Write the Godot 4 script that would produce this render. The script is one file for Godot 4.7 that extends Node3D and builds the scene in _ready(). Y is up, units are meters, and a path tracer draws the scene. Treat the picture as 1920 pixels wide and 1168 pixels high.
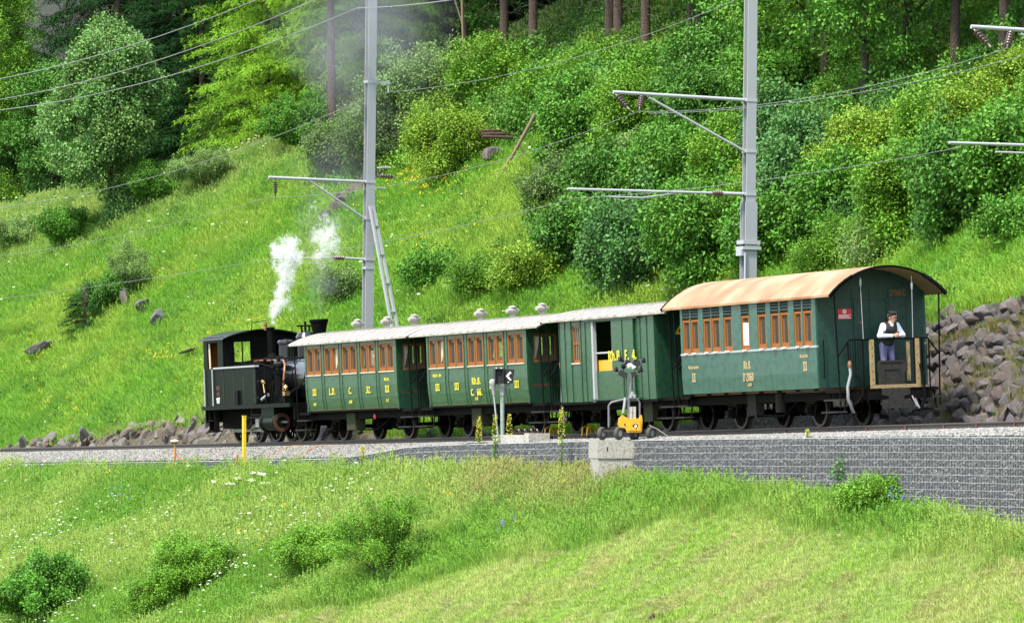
extends Node3D
# A mountain railway: a steam locomotive with four carriages on a curve, a meadow and forest hillside behind, a grass bank in front.
# Track frame: s runs along the rails away from the viewer (to the left), t across them (negative: the viewer's side), y up. Camera at the origin.
const FPX := 9030.0
const PITCH := 0.0261288
const RAD := 572.9578
const TH0 := 0.3839724
const X0 := 7.92
const D0 := 105.0
const LEAN := 0.24
const ORD := ["first", "second", "third", "fourth", "fifth", "sixth", "seventh", "eighth", "ninth", "tenth", "eleventh", "twelfth", "thirteenth", "fourteenth", "fifteenth", "sixteenth", "seventeenth", "eighteenth", "nineteenth", "twentieth", "21st", "22nd", "23rd", "24th", "25th", "26th"]
var M := {}
var T := {}
var G := {}
var rng := RandomNumberGenerator.new()
var vc := Color.WHITE
var used := {}
var nz := FastNoiseLite.new()
var nz2 := FastNoiseLite.new()

# ---------- numbers
func rf(a: float, b: float) -> float:
	return rng.randf_range(a, b)

func lerp_list(x: float, xs: Array, ys: Array) -> float:
	if x <= xs[0]: return ys[0]
	for i in range(1, xs.size()):
		if x <= xs[i]:
			return lerpf(ys[i - 1], ys[i], (x - xs[i - 1]) / (xs[i] - xs[i - 1]))
	return ys[-1]

func cen() -> Vector2:
	return Vector2(X0, D0) - RAD * Vector2(cos(TH0), sin(TH0))

func plan(s: float, t: float) -> Vector2:
	var th := TH0 + s / RAD
	return cen() + (RAD + t) * Vector2(cos(th), sin(th))

func st_of(p: Vector3) -> Vector2:
	var v := Vector2(p.x, -p.z) - cen()
	return Vector2(RAD * (atan2(v.y, v.x) - TH0), v.length() - RAD)

func yr(s: float) -> float:
	return 0.26 - 0.0107 * clampf(s, -30.0, 95.0)

func crest(s: float) -> float:
	return lerp_list(s, [45, 56, 62, 68, 75, 77, 81, 86, 92, 96, 100, 130], [60, 36, 27, 23.2, 19.8, 18.7, 18.2, 17.6, 17.3, 16.7, 16.2, 15])

func base_near(s: float) -> float:
	return lerp_list(s, [-17, -11.6, -8.8, -6.8, -1.2, 4.3, 10, 17, 25, 45, 70], [-2.05, -1.78, -1.52, -1.36, -1.10, -0.96, -0.90, -0.88, -0.94, -1.08, -1.3])

func wall_h(s: float) -> float:
	return lerp_list(s, [-4, 0.5, 4.7, 7.5, 11, 15, 20, 34, 38, 44, 50, 56, 62], [3.3, 2.95, 2.4, 1.9, 1.2, 0.5, 0.3, 0.3, 0.75, 0.95, 0.9, 0.6, 0.25])

func gab_top(s: float) -> float:
	return yr(s) + lerp_list(s, [-12, -6.8, -1.2, 4.3, 10, 21, 25, 30], [-0.40, -0.34, -0.30, -0.27, -0.25, -0.26, -0.55, -0.57])

func gab_t(s: float) -> float:
	return lerp_list(s, [20, 26], [-2.25, -2.6])

func height(s: float, t: float) -> float:
	var tb := gab_t(s)
	var far := smoothstep(0.0, 6.0, absf(t) - 1.5)
	var bump: float = (nz.get_noise_2d(s * 2.2, t * 2.2) * 0.16 + nz2.get_noise_2d(s, t) * 0.07) * far
	if t < tb + 0.10:
		var d := maxf(0.0, tb - 0.12 - t)
		var y := base_near(s) - 0.58 * minf(d, 16.0) - 0.25 * clampf(d - 16.0, 0.0, 26.0)
		return y + bump * smoothstep(0.0, 1.0, d)
	if t < -1.45:
		return lerpf(yr(s) - 0.2, gab_top(s) - 0.03, clampf((-1.45 - t) / (-1.45 - tb), 0, 1) if t > tb + 0.16 else 1.0)
	if t < 2.3:
		return yr(s) - 0.2 - 0.12 * smoothstep(1.3, 2.2, t)
	var hw := wall_h(s)
	var t1 := 2.3 + LEAN * hw
	if t < t1:
		return yr(s) - 0.32 + (t - 2.3) / LEAN
	var c := crest(s)
	var y2 := yr(s) - 0.32 + hw + 0.72 * (minf(t, c) - t1)
	if t > c:
		y2 += 0.12 * minf(t - c, 14.0) + 0.75 * maxf(0.0, t - c - 14.0)
	return y2 + bump * smoothstep(0.0, 2.0, t - t1) * 1.6

func ground(s: float, t: float) -> Vector3:
	var p := plan(s, t)
	return Vector3(p.x, height(s, t), -p.y)

func dir_at(u: float, v: float) -> Vector3:
	var a := (u - 960.0) / FPX
	var b := (584.0 - v) / FPX
	return Vector3(a, b * cos(PITCH) + sin(PITCH), -(cos(PITCH) - b * sin(PITCH)))

func at(u: float, v: float, d: float) -> Vector3:   # the point at depth d (metres along -z) on a sight line of the survey picture
	var k := dir_at(u, v)
	return k * (d / -k.z)

func spot(u: float, v: float) -> Vector3:            # where such a sight line meets the ground
	var k := dir_at(u, v)
	var d := 84.0
	while d < 260.0:
		var p: Vector3 = k * (d / -k.z)
		var q := st_of(p)
		if height(q.x, q.y) >= p.y: return p
		d += 0.1
	return k * 210.0

func proj(p: Vector3) -> Vector2:
	var yc := p.y * cos(PITCH) + p.z * sin(PITCH)
	var dc := -p.z * cos(PITCH) + p.y * sin(PITCH)
	return Vector2(960 + FPX * p.x / dc, 584 - FPX * yc / dc)

func track_xf(s: float, cant := -0.035) -> Transform3D:
	var th := TH0 + s / RAD
	var p := plan(s, 0)
	var ex := Vector3(-sin(th), -0.0107, -cos(th)).normalized()
	var ez := Vector3(cos(th), 0, -sin(th))
	var b := Basis(ex, ez.cross(ex).normalized(), ez)
	b = Basis(ex, cant) * b
	return Transform3D(b, Vector3(p.x, yr(s), -p.y))

# ---------- nodes
func numbered(n: String) -> String:
	if not used.has(n):
		used[n] = 0
		return n
	used[n] += 1
	return "%s_%03d" % [n, used[n]]

func tag(o: Node3D, label := "", category := "", group := "", kind := "") -> Node3D:
	if label: o.set_meta("label", label)
	if category: o.set_meta("category", category)
	if group: o.set_meta("group", group)
	if kind: o.set_meta("kind", kind)
	return o

func thing(n: String, label: String, category: String, xf := Transform3D(), group := "") -> Node3D:
	var o := Node3D.new()
	o.name = numbered(n)
	add_child(o)
	o.transform = xf
	return tag(o, label, category, group)

func part(n: String, mesh: Mesh, m: Material, parent: Node = self, xf := Transform3D()) -> MeshInstance3D:
	var o := MeshInstance3D.new()
	if parent == self: o.name = numbered(n)
	else:
		var k := str(parent.get_instance_id()) + n
		o.name = n if not used.has(k) else "%s_%03d" % [n, used[k]]
		used[k] = used.get(k, 0) + 1
	o.mesh = mesh
	if m: o.material_override = m
	o.transform = xf
	parent.add_child(o)
	return o

func obj(n: String, st: SurfaceTool, m: Material, parent: Node = self, xf := Transform3D()) -> MeshInstance3D:
	return part(n, st.commit(), m, parent, xf)

func many(n: String, mesh: Mesh, m: Material, xs: Array, cs: Array, parent: Node = self) -> MultiMeshInstance3D:
	var mm := MultiMesh.new()
	mm.transform_format = MultiMesh.TRANSFORM_3D
	mm.use_colors = cs.size() > 0
	mm.mesh = mesh
	mm.instance_count = xs.size()
	for i in xs.size():
		mm.set_instance_transform(i, xs[i])
	if cs.size():
		for i in xs.size():
			mm.set_instance_color(i, cs[i])
	var o := MultiMeshInstance3D.new()
	if parent == self: o.name = numbered(n)
	else: o.name = n
	o.multimesh = mm
	o.material_override = m
	parent.add_child(o, true)
	return o

# ---------- shapes
func mb() -> SurfaceTool:
	var st := SurfaceTool.new()
	st.begin(Mesh.PRIMITIVE_TRIANGLES)
	return st

func tri3(st: SurfaceTool, a: Vector3, b: Vector3, c: Vector3, na: Vector3, nb: Vector3, nc: Vector3) -> void:
	var flip: bool = (b - a).cross(c - a).dot(na + nb + nc) > 0
	st.set_color(vc)
	st.set_normal(na); st.add_vertex(a)
	if flip:
		st.set_normal(nc); st.add_vertex(c)
		st.set_normal(nb); st.add_vertex(b)
	else:
		st.set_normal(nb); st.add_vertex(b)
		st.set_normal(nc); st.add_vertex(c)

func tri(st: SurfaceTool, a: Vector3, b: Vector3, c: Vector3, n: Vector3) -> void:
	tri3(st, a, b, c, n, n, n)

func quad(st: SurfaceTool, a: Vector3, b: Vector3, c: Vector3, d: Vector3, n := Vector3.ZERO) -> void:
	if n == Vector3.ZERO: n = (b - a).cross(d - a).normalized()
	tri(st, a, b, c, n)
	tri(st, a, c, d, n)

func box(st: SurfaceTool, c: Vector3, s: Vector3, xf := Transform3D()) -> void:
	var h := s * 0.5
	for ax in 3:
		for sg in [-1.0, 1.0]:
			var n := Vector3.ZERO
			n[ax] = sg
			var u := Vector3.ZERO
			u[(ax + 1) % 3] = h[(ax + 1) % 3]
			var w := Vector3.ZERO
			w[(ax + 2) % 3] = h[(ax + 2) % 3]
			var o: Vector3 = c + n * h[ax]
			quad(st, xf * (o - u - w), xf * (o + u - w), xf * (o + u + w), xf * (o - u + w), (xf.basis * n).normalized())

func bx(x0: float, x1: float, y0: float, y1: float, z0: float, z1: float, st: SurfaceTool) -> void:
	box(st, Vector3(x0 + x1, y0 + y1, z0 + z1) * 0.5, Vector3(absf(x1 - x0), absf(y1 - y0), absf(z1 - z0)))

func look(dir: Vector3) -> Basis:   # a basis whose y runs along dir
	var y := dir.normalized()
	var x := y.cross(Vector3(0.31, 0.12, 0.94) if absf(y.z) < 0.9 else Vector3(1, 0.1, 0)).normalized()
	return Basis(x, y, x.cross(y))

func bar(st: SurfaceTool, a: Vector3, b: Vector3, w: float, h := 0.0) -> void:
	box(st, Vector3.ZERO, Vector3(w, (b - a).length(), h if h > 0 else w), Transform3D(look(b - a), (a + b) * 0.5))

func tube(st: SurfaceTool, pts: Array, r: float, n := 8, r1 := -1.0, cap := true) -> void:
	var rings := []
	for i in pts.size():
		var d: Vector3 = (pts[mini(i + 1, pts.size() - 1)] - pts[maxi(i - 1, 0)]).normalized()
		var b := look(d)
		var rr := r if r1 < 0 else lerpf(r, r1, float(i) / (pts.size() - 1))
		var ring := []
		for k in n:
			var a := TAU * k / n
			var q: Vector3 = b.x * cos(a) + b.z * sin(a)
			ring.append([pts[i] + q * rr, q])
		rings.append(ring)
	for i in range(pts.size() - 1):
		for k in n:
			var k2 := (k + 1) % n
			var a0 = rings[i][k]
			var a1 = rings[i][k2]
			var b0 = rings[i + 1][k]
			var b1 = rings[i + 1][k2]
			tri3(st, a0[0], a1[0], b1[0], a0[1], a1[1], b1[1])
			tri3(st, a0[0], b1[0], b0[0], a0[1], b1[1], b0[1])
	if cap:
		for e in [0, pts.size() - 1]:
			var nn: Vector3 = (pts[e] - pts[1 if e == 0 else e - 1]).normalized()
			for k in n:
				tri(st, pts[e], rings[e][k][0], rings[e][(k + 1) % n][0], nn)

func lathe(st: SurfaceTool, prof: Array, xf := Transform3D(), n := 16) -> void:   # profile of (radius, height) round y
	for i in range(prof.size() - 1):
		var p: Vector2 = prof[i]
		var q: Vector2 = prof[i + 1]
		var e := q - p
		if e.length() < 1e-6: continue
		var nn := Vector2(e.y, -e.x).normalized()
		for k in n:
			var a := TAU * k / n
			var b := TAU * (k + 1) / n
			var ca := Vector3(cos(a), 0, sin(a))
			var cb := Vector3(cos(b), 0, sin(b))
			var up := Vector3.UP
			var na: Vector3 = (xf.basis * (ca * nn.x + up * nn.y)).normalized()
			var nb: Vector3 = (xf.basis * (cb * nn.x + up * nn.y)).normalized()
			var a0: Vector3 = xf * (ca * p.x + up * p.y)
			var b0: Vector3 = xf * (cb * p.x + up * p.y)
			var a1: Vector3 = xf * (ca * q.x + up * q.y)
			var b1: Vector3 = xf * (cb * q.x + up * q.y)
			if p.x > 1e-5: tri3(st, a0, b0, b1, na, nb, nb)
			if q.x > 1e-5: tri3(st, a0, b1, a1, na, nb, na)

func prism(st: SurfaceTool, poly: PackedVector2Array, z0: float, z1: float, xf := Transform3D()) -> void:   # outline in x and y
	var idx := Geometry2D.triangulate_polygon(poly)
	for i in range(0, idx.size(), 3):
		var a := poly[idx[i]]
		var b := poly[idx[i + 1]]
		var c := poly[idx[i + 2]]
		for z in [z0, z1]:
			var n: Vector3 = (xf.basis * Vector3(0, 0, signf(z - (z0 + z1) * 0.5))).normalized()
			tri(st, xf * Vector3(a.x, a.y, z), xf * Vector3(b.x, b.y, z), xf * Vector3(c.x, c.y, z), n)
	var sg := -1.0 if Geometry2D.is_polygon_clockwise(poly) else 1.0
	for i in poly.size():
		var a := poly[i]
		var b := poly[(i + 1) % poly.size()]
		var e := (b - a).normalized()
		var n2: Vector3 = (xf.basis * Vector3(e.y * sg, -e.x * sg, 0)).normalized()
		quad(st, xf * Vector3(a.x, a.y, z0), xf * Vector3(b.x, b.y, z0), xf * Vector3(b.x, b.y, z1), xf * Vector3(a.x, a.y, z1), n2)

func ball(st: SurfaceTool, c: Vector3, r: Vector3, n := 10) -> void:
	var pr := []
	for i in range(n / 2 + 1):
		var a := PI * i / (n / 2) - PI / 2
		pr.append(Vector2(cos(a), sin(a)))
	lathe(st, pr, Transform3D(Basis.from_scale(r), c), n)

func ax(c: Vector3, dir: Vector3) -> Transform3D:   # lathe axis along dir
	return Transform3D(look(dir), c)

func lettering(parent: Node, txt: String, h: float, m: Material, xf: Transform3D, squeeze := 1.0) -> void:
	var tm := TextMesh.new()
	tm.text = txt
	tm.font = G.font
	tm.font_size = 32
	tm.pixel_size = h / 23.0
	tm.depth = 0.006
	tm.curve_step = 4.0
	part("lettering", tm, m, parent, xf * Transform3D(Basis.from_scale(Vector3(squeeze, 1, 1)), Vector3.ZERO))

# ---------- materials
func noise_tex(freq: float, ramp: Array, type := FastNoiseLite.TYPE_SIMPLEX_SMOOTH, size := 512, sd := 3, oct := 4, normal := 0.0) -> NoiseTexture2D:
	var n := FastNoiseLite.new()
	n.noise_type = type
	n.frequency = freq
	n.seed = sd
	n.fractal_octaves = oct
	var t := NoiseTexture2D.new()
	t.width = size
	t.height = size
	t.seamless = true
	t.noise = n
	if normal > 0:
		t.as_normal_map = true
		t.bump_strength = normal
	elif ramp.size():
		var g := Gradient.new()
		var offs := PackedFloat32Array()
		var cols := PackedColorArray()
		for r in ramp:
			offs.append(r[0])
			cols.append(r[1])
		g.offsets = offs
		g.colors = cols
		t.color_ramp = g
	return t

func mat(r: float, g: float, b: float, rough := 0.7, metal := 0.0, tex := "", scale := 1.0) -> StandardMaterial3D:   # linear base colour
	var m := StandardMaterial3D.new()
	m.albedo_color = (Color(r, g, b) * 0.82).linear_to_srgb()
	m.albedo_color.a = 1.0
	m.roughness = rough
	m.metallic = metal
	if tex:
		m.albedo_texture = T[tex]
		m.uv1_triplanar = true
		m.uv1_scale = Vector3.ONE * scale
	return m

func relief(m: StandardMaterial3D, tex: String, cm: float) -> StandardMaterial3D:
	m.heightmap_enabled = true
	m.heightmap_texture = T[tex]
	m.heightmap_scale = cm
	return m

func leaf_mat(back := 0.5) -> StandardMaterial3D:
	var m := StandardMaterial3D.new()
	m.vertex_color_use_as_albedo = true
	m.roughness = 0.6
	m.metallic_specular = 0.35
	m.backlight_enabled = true
	m.backlight = Color(back, back, back * 0.6)
	m.cull_mode = BaseMaterial3D.CULL_DISABLED
	return m

func make_materials() -> void:
	var w := Color.WHITE
	T.grime = noise_tex(0.012, [[0.1, Color(0.72, 0.70, 0.66)], [0.45, Color(0.92, 0.91, 0.90)], [1.0, w]])
	T.rust = noise_tex(0.014, [[0.2, Color(0.88, 0.66, 0.52)], [0.5, Color(0.96, 0.86, 0.76)], [0.75, w], [1.0, w]], FastNoiseLite.TYPE_SIMPLEX_SMOOTH, 512, 8, 5)
	T.roofdirt = noise_tex(0.02, [[0.2, Color(0.80, 0.77, 0.73)], [0.5, Color(0.94, 0.92, 0.90)], [0.8, w]], FastNoiseLite.TYPE_SIMPLEX_SMOOTH, 512, 21, 5)
	T.rock = noise_tex(0.02, [[0.15, Color(0.46, 0.44, 0.44)], [0.42, Color(0.74, 0.72, 0.73)], [0.6, Color(0.88, 0.85, 0.83)], [0.9, w]], FastNoiseLite.TYPE_SIMPLEX_SMOOTH, 512, 5, 6)
	T.gravel = noise_tex(0.11, [[0.0, Color(0.30, 0.29, 0.28)], [0.5, Color(0.72, 0.71, 0.69)], [1.0, w]], FastNoiseLite.TYPE_CELLULAR, 512, 9, 2)
	T.bump = noise_tex(0.03, [], FastNoiseLite.TYPE_SIMPLEX_SMOOTH, 512, 12, 5)
	T.soil = noise_tex(0.02, [[0.15, Color(0.55, 0.52, 0.42)], [0.5, Color(0.82, 0.84, 0.72)], [0.85, w]], FastNoiseLite.TYPE_SIMPLEX_SMOOTH, 1024, 15, 6)
	T.bark = noise_tex(0.05, [[0.2, Color(0.35, 0.30, 0.28)], [0.7, Color(0.85, 0.80, 0.76)], [1.0, w]], FastNoiseLite.TYPE_SIMPLEX_SMOOTH, 256, 17, 4)
	M.coach = mat(0.022, 0.094, 0.032, 0.42, 0, "grime", 0.7)
	M.coach2 = mat(0.018, 0.086, 0.030, 0.42, 0, "grime", 0.9)
	M.batten = mat(0.006, 0.04, 0.02, 0.5)
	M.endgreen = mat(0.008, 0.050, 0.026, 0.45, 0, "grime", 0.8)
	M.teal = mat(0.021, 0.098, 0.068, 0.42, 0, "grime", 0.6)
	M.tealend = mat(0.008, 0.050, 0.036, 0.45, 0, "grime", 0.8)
	M.louvre = mat(0.06, 0.09, 0.10, 0.5)
	M.roofwhite = mat(0.41, 0.388, 0.355, 0.6, 0, "roofdirt", 0.22)
	M.seam = mat(0.24, 0.225, 0.21, 0.7)
	M.ventgrey = mat(0.32, 0.30, 0.27, 0.6)
	M.meshwire = mat(0.33, 0.355, 0.39, 0.5, 0.1)
	M.roofrust = mat(0.38, 0.262, 0.165, 0.65, 0, "rust", 0.11)
	M.roofedge = mat(0.02, 0.022, 0.024, 0.5)
	M.cream = mat(0.55, 0.50, 0.40, 0.7)
	M.ceiling = mat(0.40, 0.30, 0.15, 0.7)
	M.wood = mat(0.27, 0.086, 0.012, 0.5)
	M.wood.metallic_specular = 0.25
	M.woodin = mat(0.16, 0.06, 0.02, 0.7)
	M.beige = mat(0.34, 0.25, 0.12, 0.6, 0, "grime", 2.0)
	M.black = mat(0.006, 0.0065, 0.007, 0.5, 0, "grime", 1.5)
	M.gloss = mat(0.008, 0.009, 0.010, 0.22, 0, "grime", 1.0)
	M.locogreen = mat(0.0065, 0.0125, 0.007, 0.3, 0, "grime", 1.0)
	for q in [M.locogreen, M.black]: q.metallic_specular = 0.13
	M.steel = mat(0.30, 0.30, 0.29, 0.4, 0.6, "grime", 3.0)
	M.under = mat(0.0085, 0.008, 0.0075, 0.75, 0, "grime", 2.0)
	M.undergrey = mat(0.042, 0.041, 0.038, 0.8, 0, "grime", 2.0)
	M.olive = mat(0.055, 0.062, 0.034, 0.7, 0, "grime", 2.0)
	for q in [M.under, M.undergrey, M.olive]: q.metallic_specular = 0.15
	M.hose = mat(0.22, 0.23, 0.24, 0.5)
	M.copper = mat(0.30, 0.13, 0.075, 0.4, 0.6)
	M.brass = mat(0.42, 0.29, 0.12, 0.35, 0.8)
	M.yellow = mat(0.62, 0.53, 0.025, 0.6)
	M.letterbeige = mat(0.42, 0.31, 0.16, 0.6)
	M.letterbrown = mat(0.16, 0.085, 0.022, 0.6)
	M.white = mat(0.75, 0.75, 0.74, 0.6)
	M.red = mat(0.55, 0.02, 0.03, 0.5)
	M.redmark = mat(0.26, 0.05, 0.045, 0.7)
	M.post = mat(0.30, 0.315, 0.34, 0.5, 0.1)
	M.postgreen = mat(0.30, 0.38, 0.37, 0.5, 0.1, "grime", 2.0)
	M.trolley = mat(0.13, 0.135, 0.15, 0.5)
	M.galv = mat(0.36, 0.375, 0.40, 0.5, 0.15)
	M.wire = mat(0.22, 0.23, 0.235, 0.6, 0.1)
	M.insul = mat(0.07, 0.045, 0.04, 0.3)
	M.insulgrey = mat(0.30, 0.31, 0.33, 0.35)
	M.concrete = relief(mat(0.42, 0.41, 0.38, 0.85, 0, "grime", 1.6), "bump", 1.0)
	M.concwhite = mat(0.48, 0.475, 0.45, 0.8, 0, "grime", 1.6)
	M.rail = mat(0.07, 0.054, 0.043, 0.55, 0.3, "grime", 3.0)
	M.railtop = mat(0.35, 0.34, 0.33, 0.35, 0.8)
	M.sleeper = mat(0.06, 0.045, 0.035, 0.85, 0, "bark", 2.0)
	M.yellowpaint = mat(0.80, 0.42, 0.006, 0.4, 0, "grime", 3.0)
	M.postyellow = mat(0.80, 0.56, 0.01, 0.5, 0, "grime", 3.0)
	M.orange = mat(0.50, 0.22, 0.07, 0.6)
	M.rubber = mat(0.05, 0.048, 0.045, 0.85)
	M.rusty = mat(0.14, 0.05, 0.03, 0.8, 0, "bark", 6.0)
	M.skin = mat(0.48, 0.24, 0.16, 0.6)
	M.cap = mat(0.012, 0.012, 0.016, 0.8)
	M.vest = mat(0.012, 0.012, 0.016, 0.8)
	M.glass = StandardMaterial3D.new()
	M.glass.transparency = BaseMaterial3D.TRANSPARENCY_ALPHA
	M.glass.albedo_color = Color(0.8, 0.9, 0.88, 0.05)
	M.glass.roughness = 0.04
	M.glass.metallic_specular = 0.22
	M.body = StandardMaterial3D.new()
	M.body.vertex_color_use_as_albedo = true
	M.body.roughness = 0.8
	M.stone = relief(mat(0.28, 0.27, 0.28, 0.9, 0, "rock", 1.2), "bump", 3.0)
	M.stone.vertex_color_use_as_albedo = true
	M.gravelstone = mat(0.27, 0.267, 0.26, 0.9)
	M.gravelstone.vertex_color_use_as_albedo = true
	M.ballast = relief(mat(0.22, 0.217, 0.21, 0.95, 0, "gravel", 1.4), "gravel", 4.0)
	M.fill = relief(mat(0.125, 0.127, 0.14, 0.95, 0, "gravel", 1.8), "gravel", 4.0)
	M.earth = relief(mat(1, 1, 1, 0.95, 0, "soil", 0.35), "bump", 6.0)
	M.earth.vertex_color_use_as_albedo = true
	M.bark = relief(mat(0.17, 0.14, 0.115, 0.9, 0, "bark", 1.5), "bark", 3.0)
	M.birch = mat(0.42, 0.35, 0.25, 0.8, 0, "bark", 3.0)
	M.log = relief(mat(0.16, 0.10, 0.06, 0.9, 0, "bark", 2.0), "bark", 3.0)
	M.steam = StandardMaterial3D.new()
	M.steam.transparency = BaseMaterial3D.TRANSPARENCY_ALPHA
	M.steam.albedo_color = Color(0.93, 0.935, 0.95, 0.10)
	M.steam.roughness = 1.0
	M.steam.metallic_specular = 0.0
	M.steam.backlight_enabled = true
	M.steam.backlight = Color(0.9, 0.9, 0.9)
	M.steam.cull_mode = BaseMaterial3D.CULL_DISABLED
	M.leaf = leaf_mat(0.55)
	M.needle = leaf_mat(0.35)
	M.needle.metallic_specular = 0.08
	M.grass = leaf_mat(0.6)
	M.flower = leaf_mat(0.4)

func _ready() -> void:
	rng.seed = 77
	nz.seed = 4; nz.frequency = 0.09; nz.fractal_octaves = 3
	nz2.seed = 9; nz2.frequency = 0.9; nz2.fractal_octaves = 2
	var cam := Camera3D.new()
	cam.name = "camera"
	cam.fov = rad_to_deg(2.0 * atan(584.0 / FPX))
	cam.near = 1.0
	cam.far = 900.0
	cam.rotation = Vector3(PITCH, 0, 0)
	cam.current = true
	add_child(cam)
	var sky_m := ProceduralSkyMaterial.new()
	sky_m.sky_top_color = Color(0.80, 0.86, 0.94)
	sky_m.sky_horizon_color = Color(0.90, 0.92, 0.94)
	sky_m.ground_bottom_color = Color(0.16, 0.20, 0.12)
	sky_m.ground_horizon_color = Color(0.40, 0.45, 0.38)
	sky_m.sun_angle_max = 30.0
	var env := Environment.new()
	env.background_mode = Environment.BG_SKY
	env.sky = Sky.new()
	env.sky.sky_material = sky_m
	env.background_energy_multiplier = 1.12
	env.tonemap_mode = Environment.TONE_MAPPER_LINEAR
	env.tonemap_exposure = 3.1
	env.sdfgi_enabled = true
	env.ssao_enabled = true
	env.ssil_enabled = true
	env.volumetric_fog_enabled = true
	env.volumetric_fog_density = 0.0
	var we := WorldEnvironment.new()
	we.name = "world_environment"
	we.environment = env
	add_child(we)
	var sun := DirectionalLight3D.new()
	sun.name = "sun"
	sun.light_energy = 0.95
	sun.light_color = Color(1.0, 0.96, 0.88)
	sun.light_angular_distance = 7.0
	sun.shadow_enabled = true
	sun.rotation_degrees = Vector3(-58, -38, 0)
	add_child(sun)
	var font := SystemFont.new()
	font.font_names = PackedStringArray(["Droid Sans"])
	font.font_weight = 700
	G.font = font
	make_materials()
	build_ground()
	build_track()
	build_stone_walls()
	build_gabions()
	build_poles()
	build_train()
	build_trackside()
	build_steam()
	build_plants()
	build_grass()

# ---------- land
func mowed(s: float, t: float) -> float:
	var edge := -3.2 - maxf(0.0, s - 1.0) * 0.36
	var a := smoothstep(0.5, -0.5, t - edge + nz.get_noise_2d(s * 3.0, t * 3.0) * 0.8) if s < 22.0 else 0.0
	var b := smoothstep(-10.4, -10.9, t + nz.get_noise_2d(s * 2.0, t * 2.0) * 0.8)
	return maxf(a, b)

func land_color(s: float, t: float) -> Color:
	var n := nz.get_noise_2d(s * 1.5, t * 1.5)
	if t < gab_t(s) - 0.1:
		var m := mowed(s, t)
		var c := Color(0.10, 0.19, 0.03).lerp(Color(0.20, 0.22, 0.06), clampf(0.4 + n, 0, 1))
		var c2 := Color(0.19, 0.27, 0.06).lerp(Color(0.28, 0.27, 0.10), clampf(0.25 + n * 1.6, 0, 1))
		return c.lerp(c2, m)
	if t < 2.0: return Color(0.24, 0.23, 0.22)
	var t1 := 2.3 + LEAN * wall_h(s)
	var soil := Color(0.15, 0.125, 0.095) if s > 30.0 else Color(0.11, 0.105, 0.108)
	if t < t1 + 0.1: return soil
	var g := Color(0.12, 0.22, 0.025).lerp(Color(0.22, 0.25, 0.05), clampf(n * 1.4, 0, 1))
	if s > 34.0 and s < 62.0: g = soil.lerp(g, smoothstep(0.0, 1.6, t - t1 + n * 2.0))
	var c0 := crest(s)
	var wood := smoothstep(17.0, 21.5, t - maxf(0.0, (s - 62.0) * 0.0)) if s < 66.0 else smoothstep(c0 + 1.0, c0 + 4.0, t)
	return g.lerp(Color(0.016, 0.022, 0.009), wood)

func grid_mesh(ss: Array, ts: Array, lift: float) -> ArrayMesh:
	var v := PackedVector3Array()
	var c := PackedColorArray()
	var idx := PackedInt32Array()
	for s in ss:
		for t0 in ts:
			var t: float = t0 if t0 > -8.5 or ts.size() > 12 else gab_t(s) + 0.18
			var p := ground(s, t)
			if s < -55.0 or t < -30.0:
				p.y = maxf(p.y, -1.75 - 0.3 * maxf(0.0, Vector2(p.x, p.z).length() - 1.5))
			v.append(p + Vector3(0, lift, 0))
			c.append(land_color(s, t))
	var n: int = ts.size()
	for i in range(ss.size() - 1):
		for j in range(n - 1):
			var a := i * n + j
			idx.append_array([a, a + 1, a + n, a + 1, a + n + 1, a + n])
	var nn := PackedVector3Array()
	nn.resize(v.size())
	for k in range(0, idx.size(), 3):
		var f := (v[idx[k + 1]] - v[idx[k]]).cross(v[idx[k + 2]] - v[idx[k]])
		if f.y < 0: f = -f
		for e in 3: nn[idx[k + e]] += f
	for k in nn.size(): nn[k] = nn[k].normalized()
	var up := (v[1] - v[0]).cross(v[n] - v[0]).y
	if up > 0:                                  # clockwise seen from above
		for k in range(0, idx.size(), 3):
			var q := idx[k]
			idx[k] = idx[k + 1]
			idx[k + 1] = q
	var arr := []
	arr.resize(Mesh.ARRAY_MAX)
	arr[Mesh.ARRAY_VERTEX] = v
	arr[Mesh.ARRAY_NORMAL] = nn
	arr[Mesh.ARRAY_COLOR] = c
	arr[Mesh.ARRAY_INDEX] = idx
	var m := ArrayMesh.new()
	m.add_surface_from_arrays(Mesh.PRIMITIVE_TRIANGLES, arr)
	return m

func steps(list: Array) -> Array:   # [from, to, step, to, step, ...]
	var out := []
	var x: float = list[0]
	for k in range(1, list.size(), 2):
		while x < list[k] - 1e-4:
			out.append(x)
			x += list[k + 1]
		x = list[k]
	out.append(x)
	return out

func build_ground() -> void:
	var ss := steps([-150, -24, 6, -17, 1, 112, 0.6, 260, 6])
	var ts := steps([-120, -24, 6, -14, 1, -3, 0.4, -2.0, 0.05, -1.4, 0.2, 2.3, 0.6, 3.5, 0.12, 24, 0.5, 45, 1.5, 200, 10])
	tag(part("ground", grid_mesh(ss, ts, 0.0), M.earth), "green hillside and bank that the railway is cut into", "", "", "structure")

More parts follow.
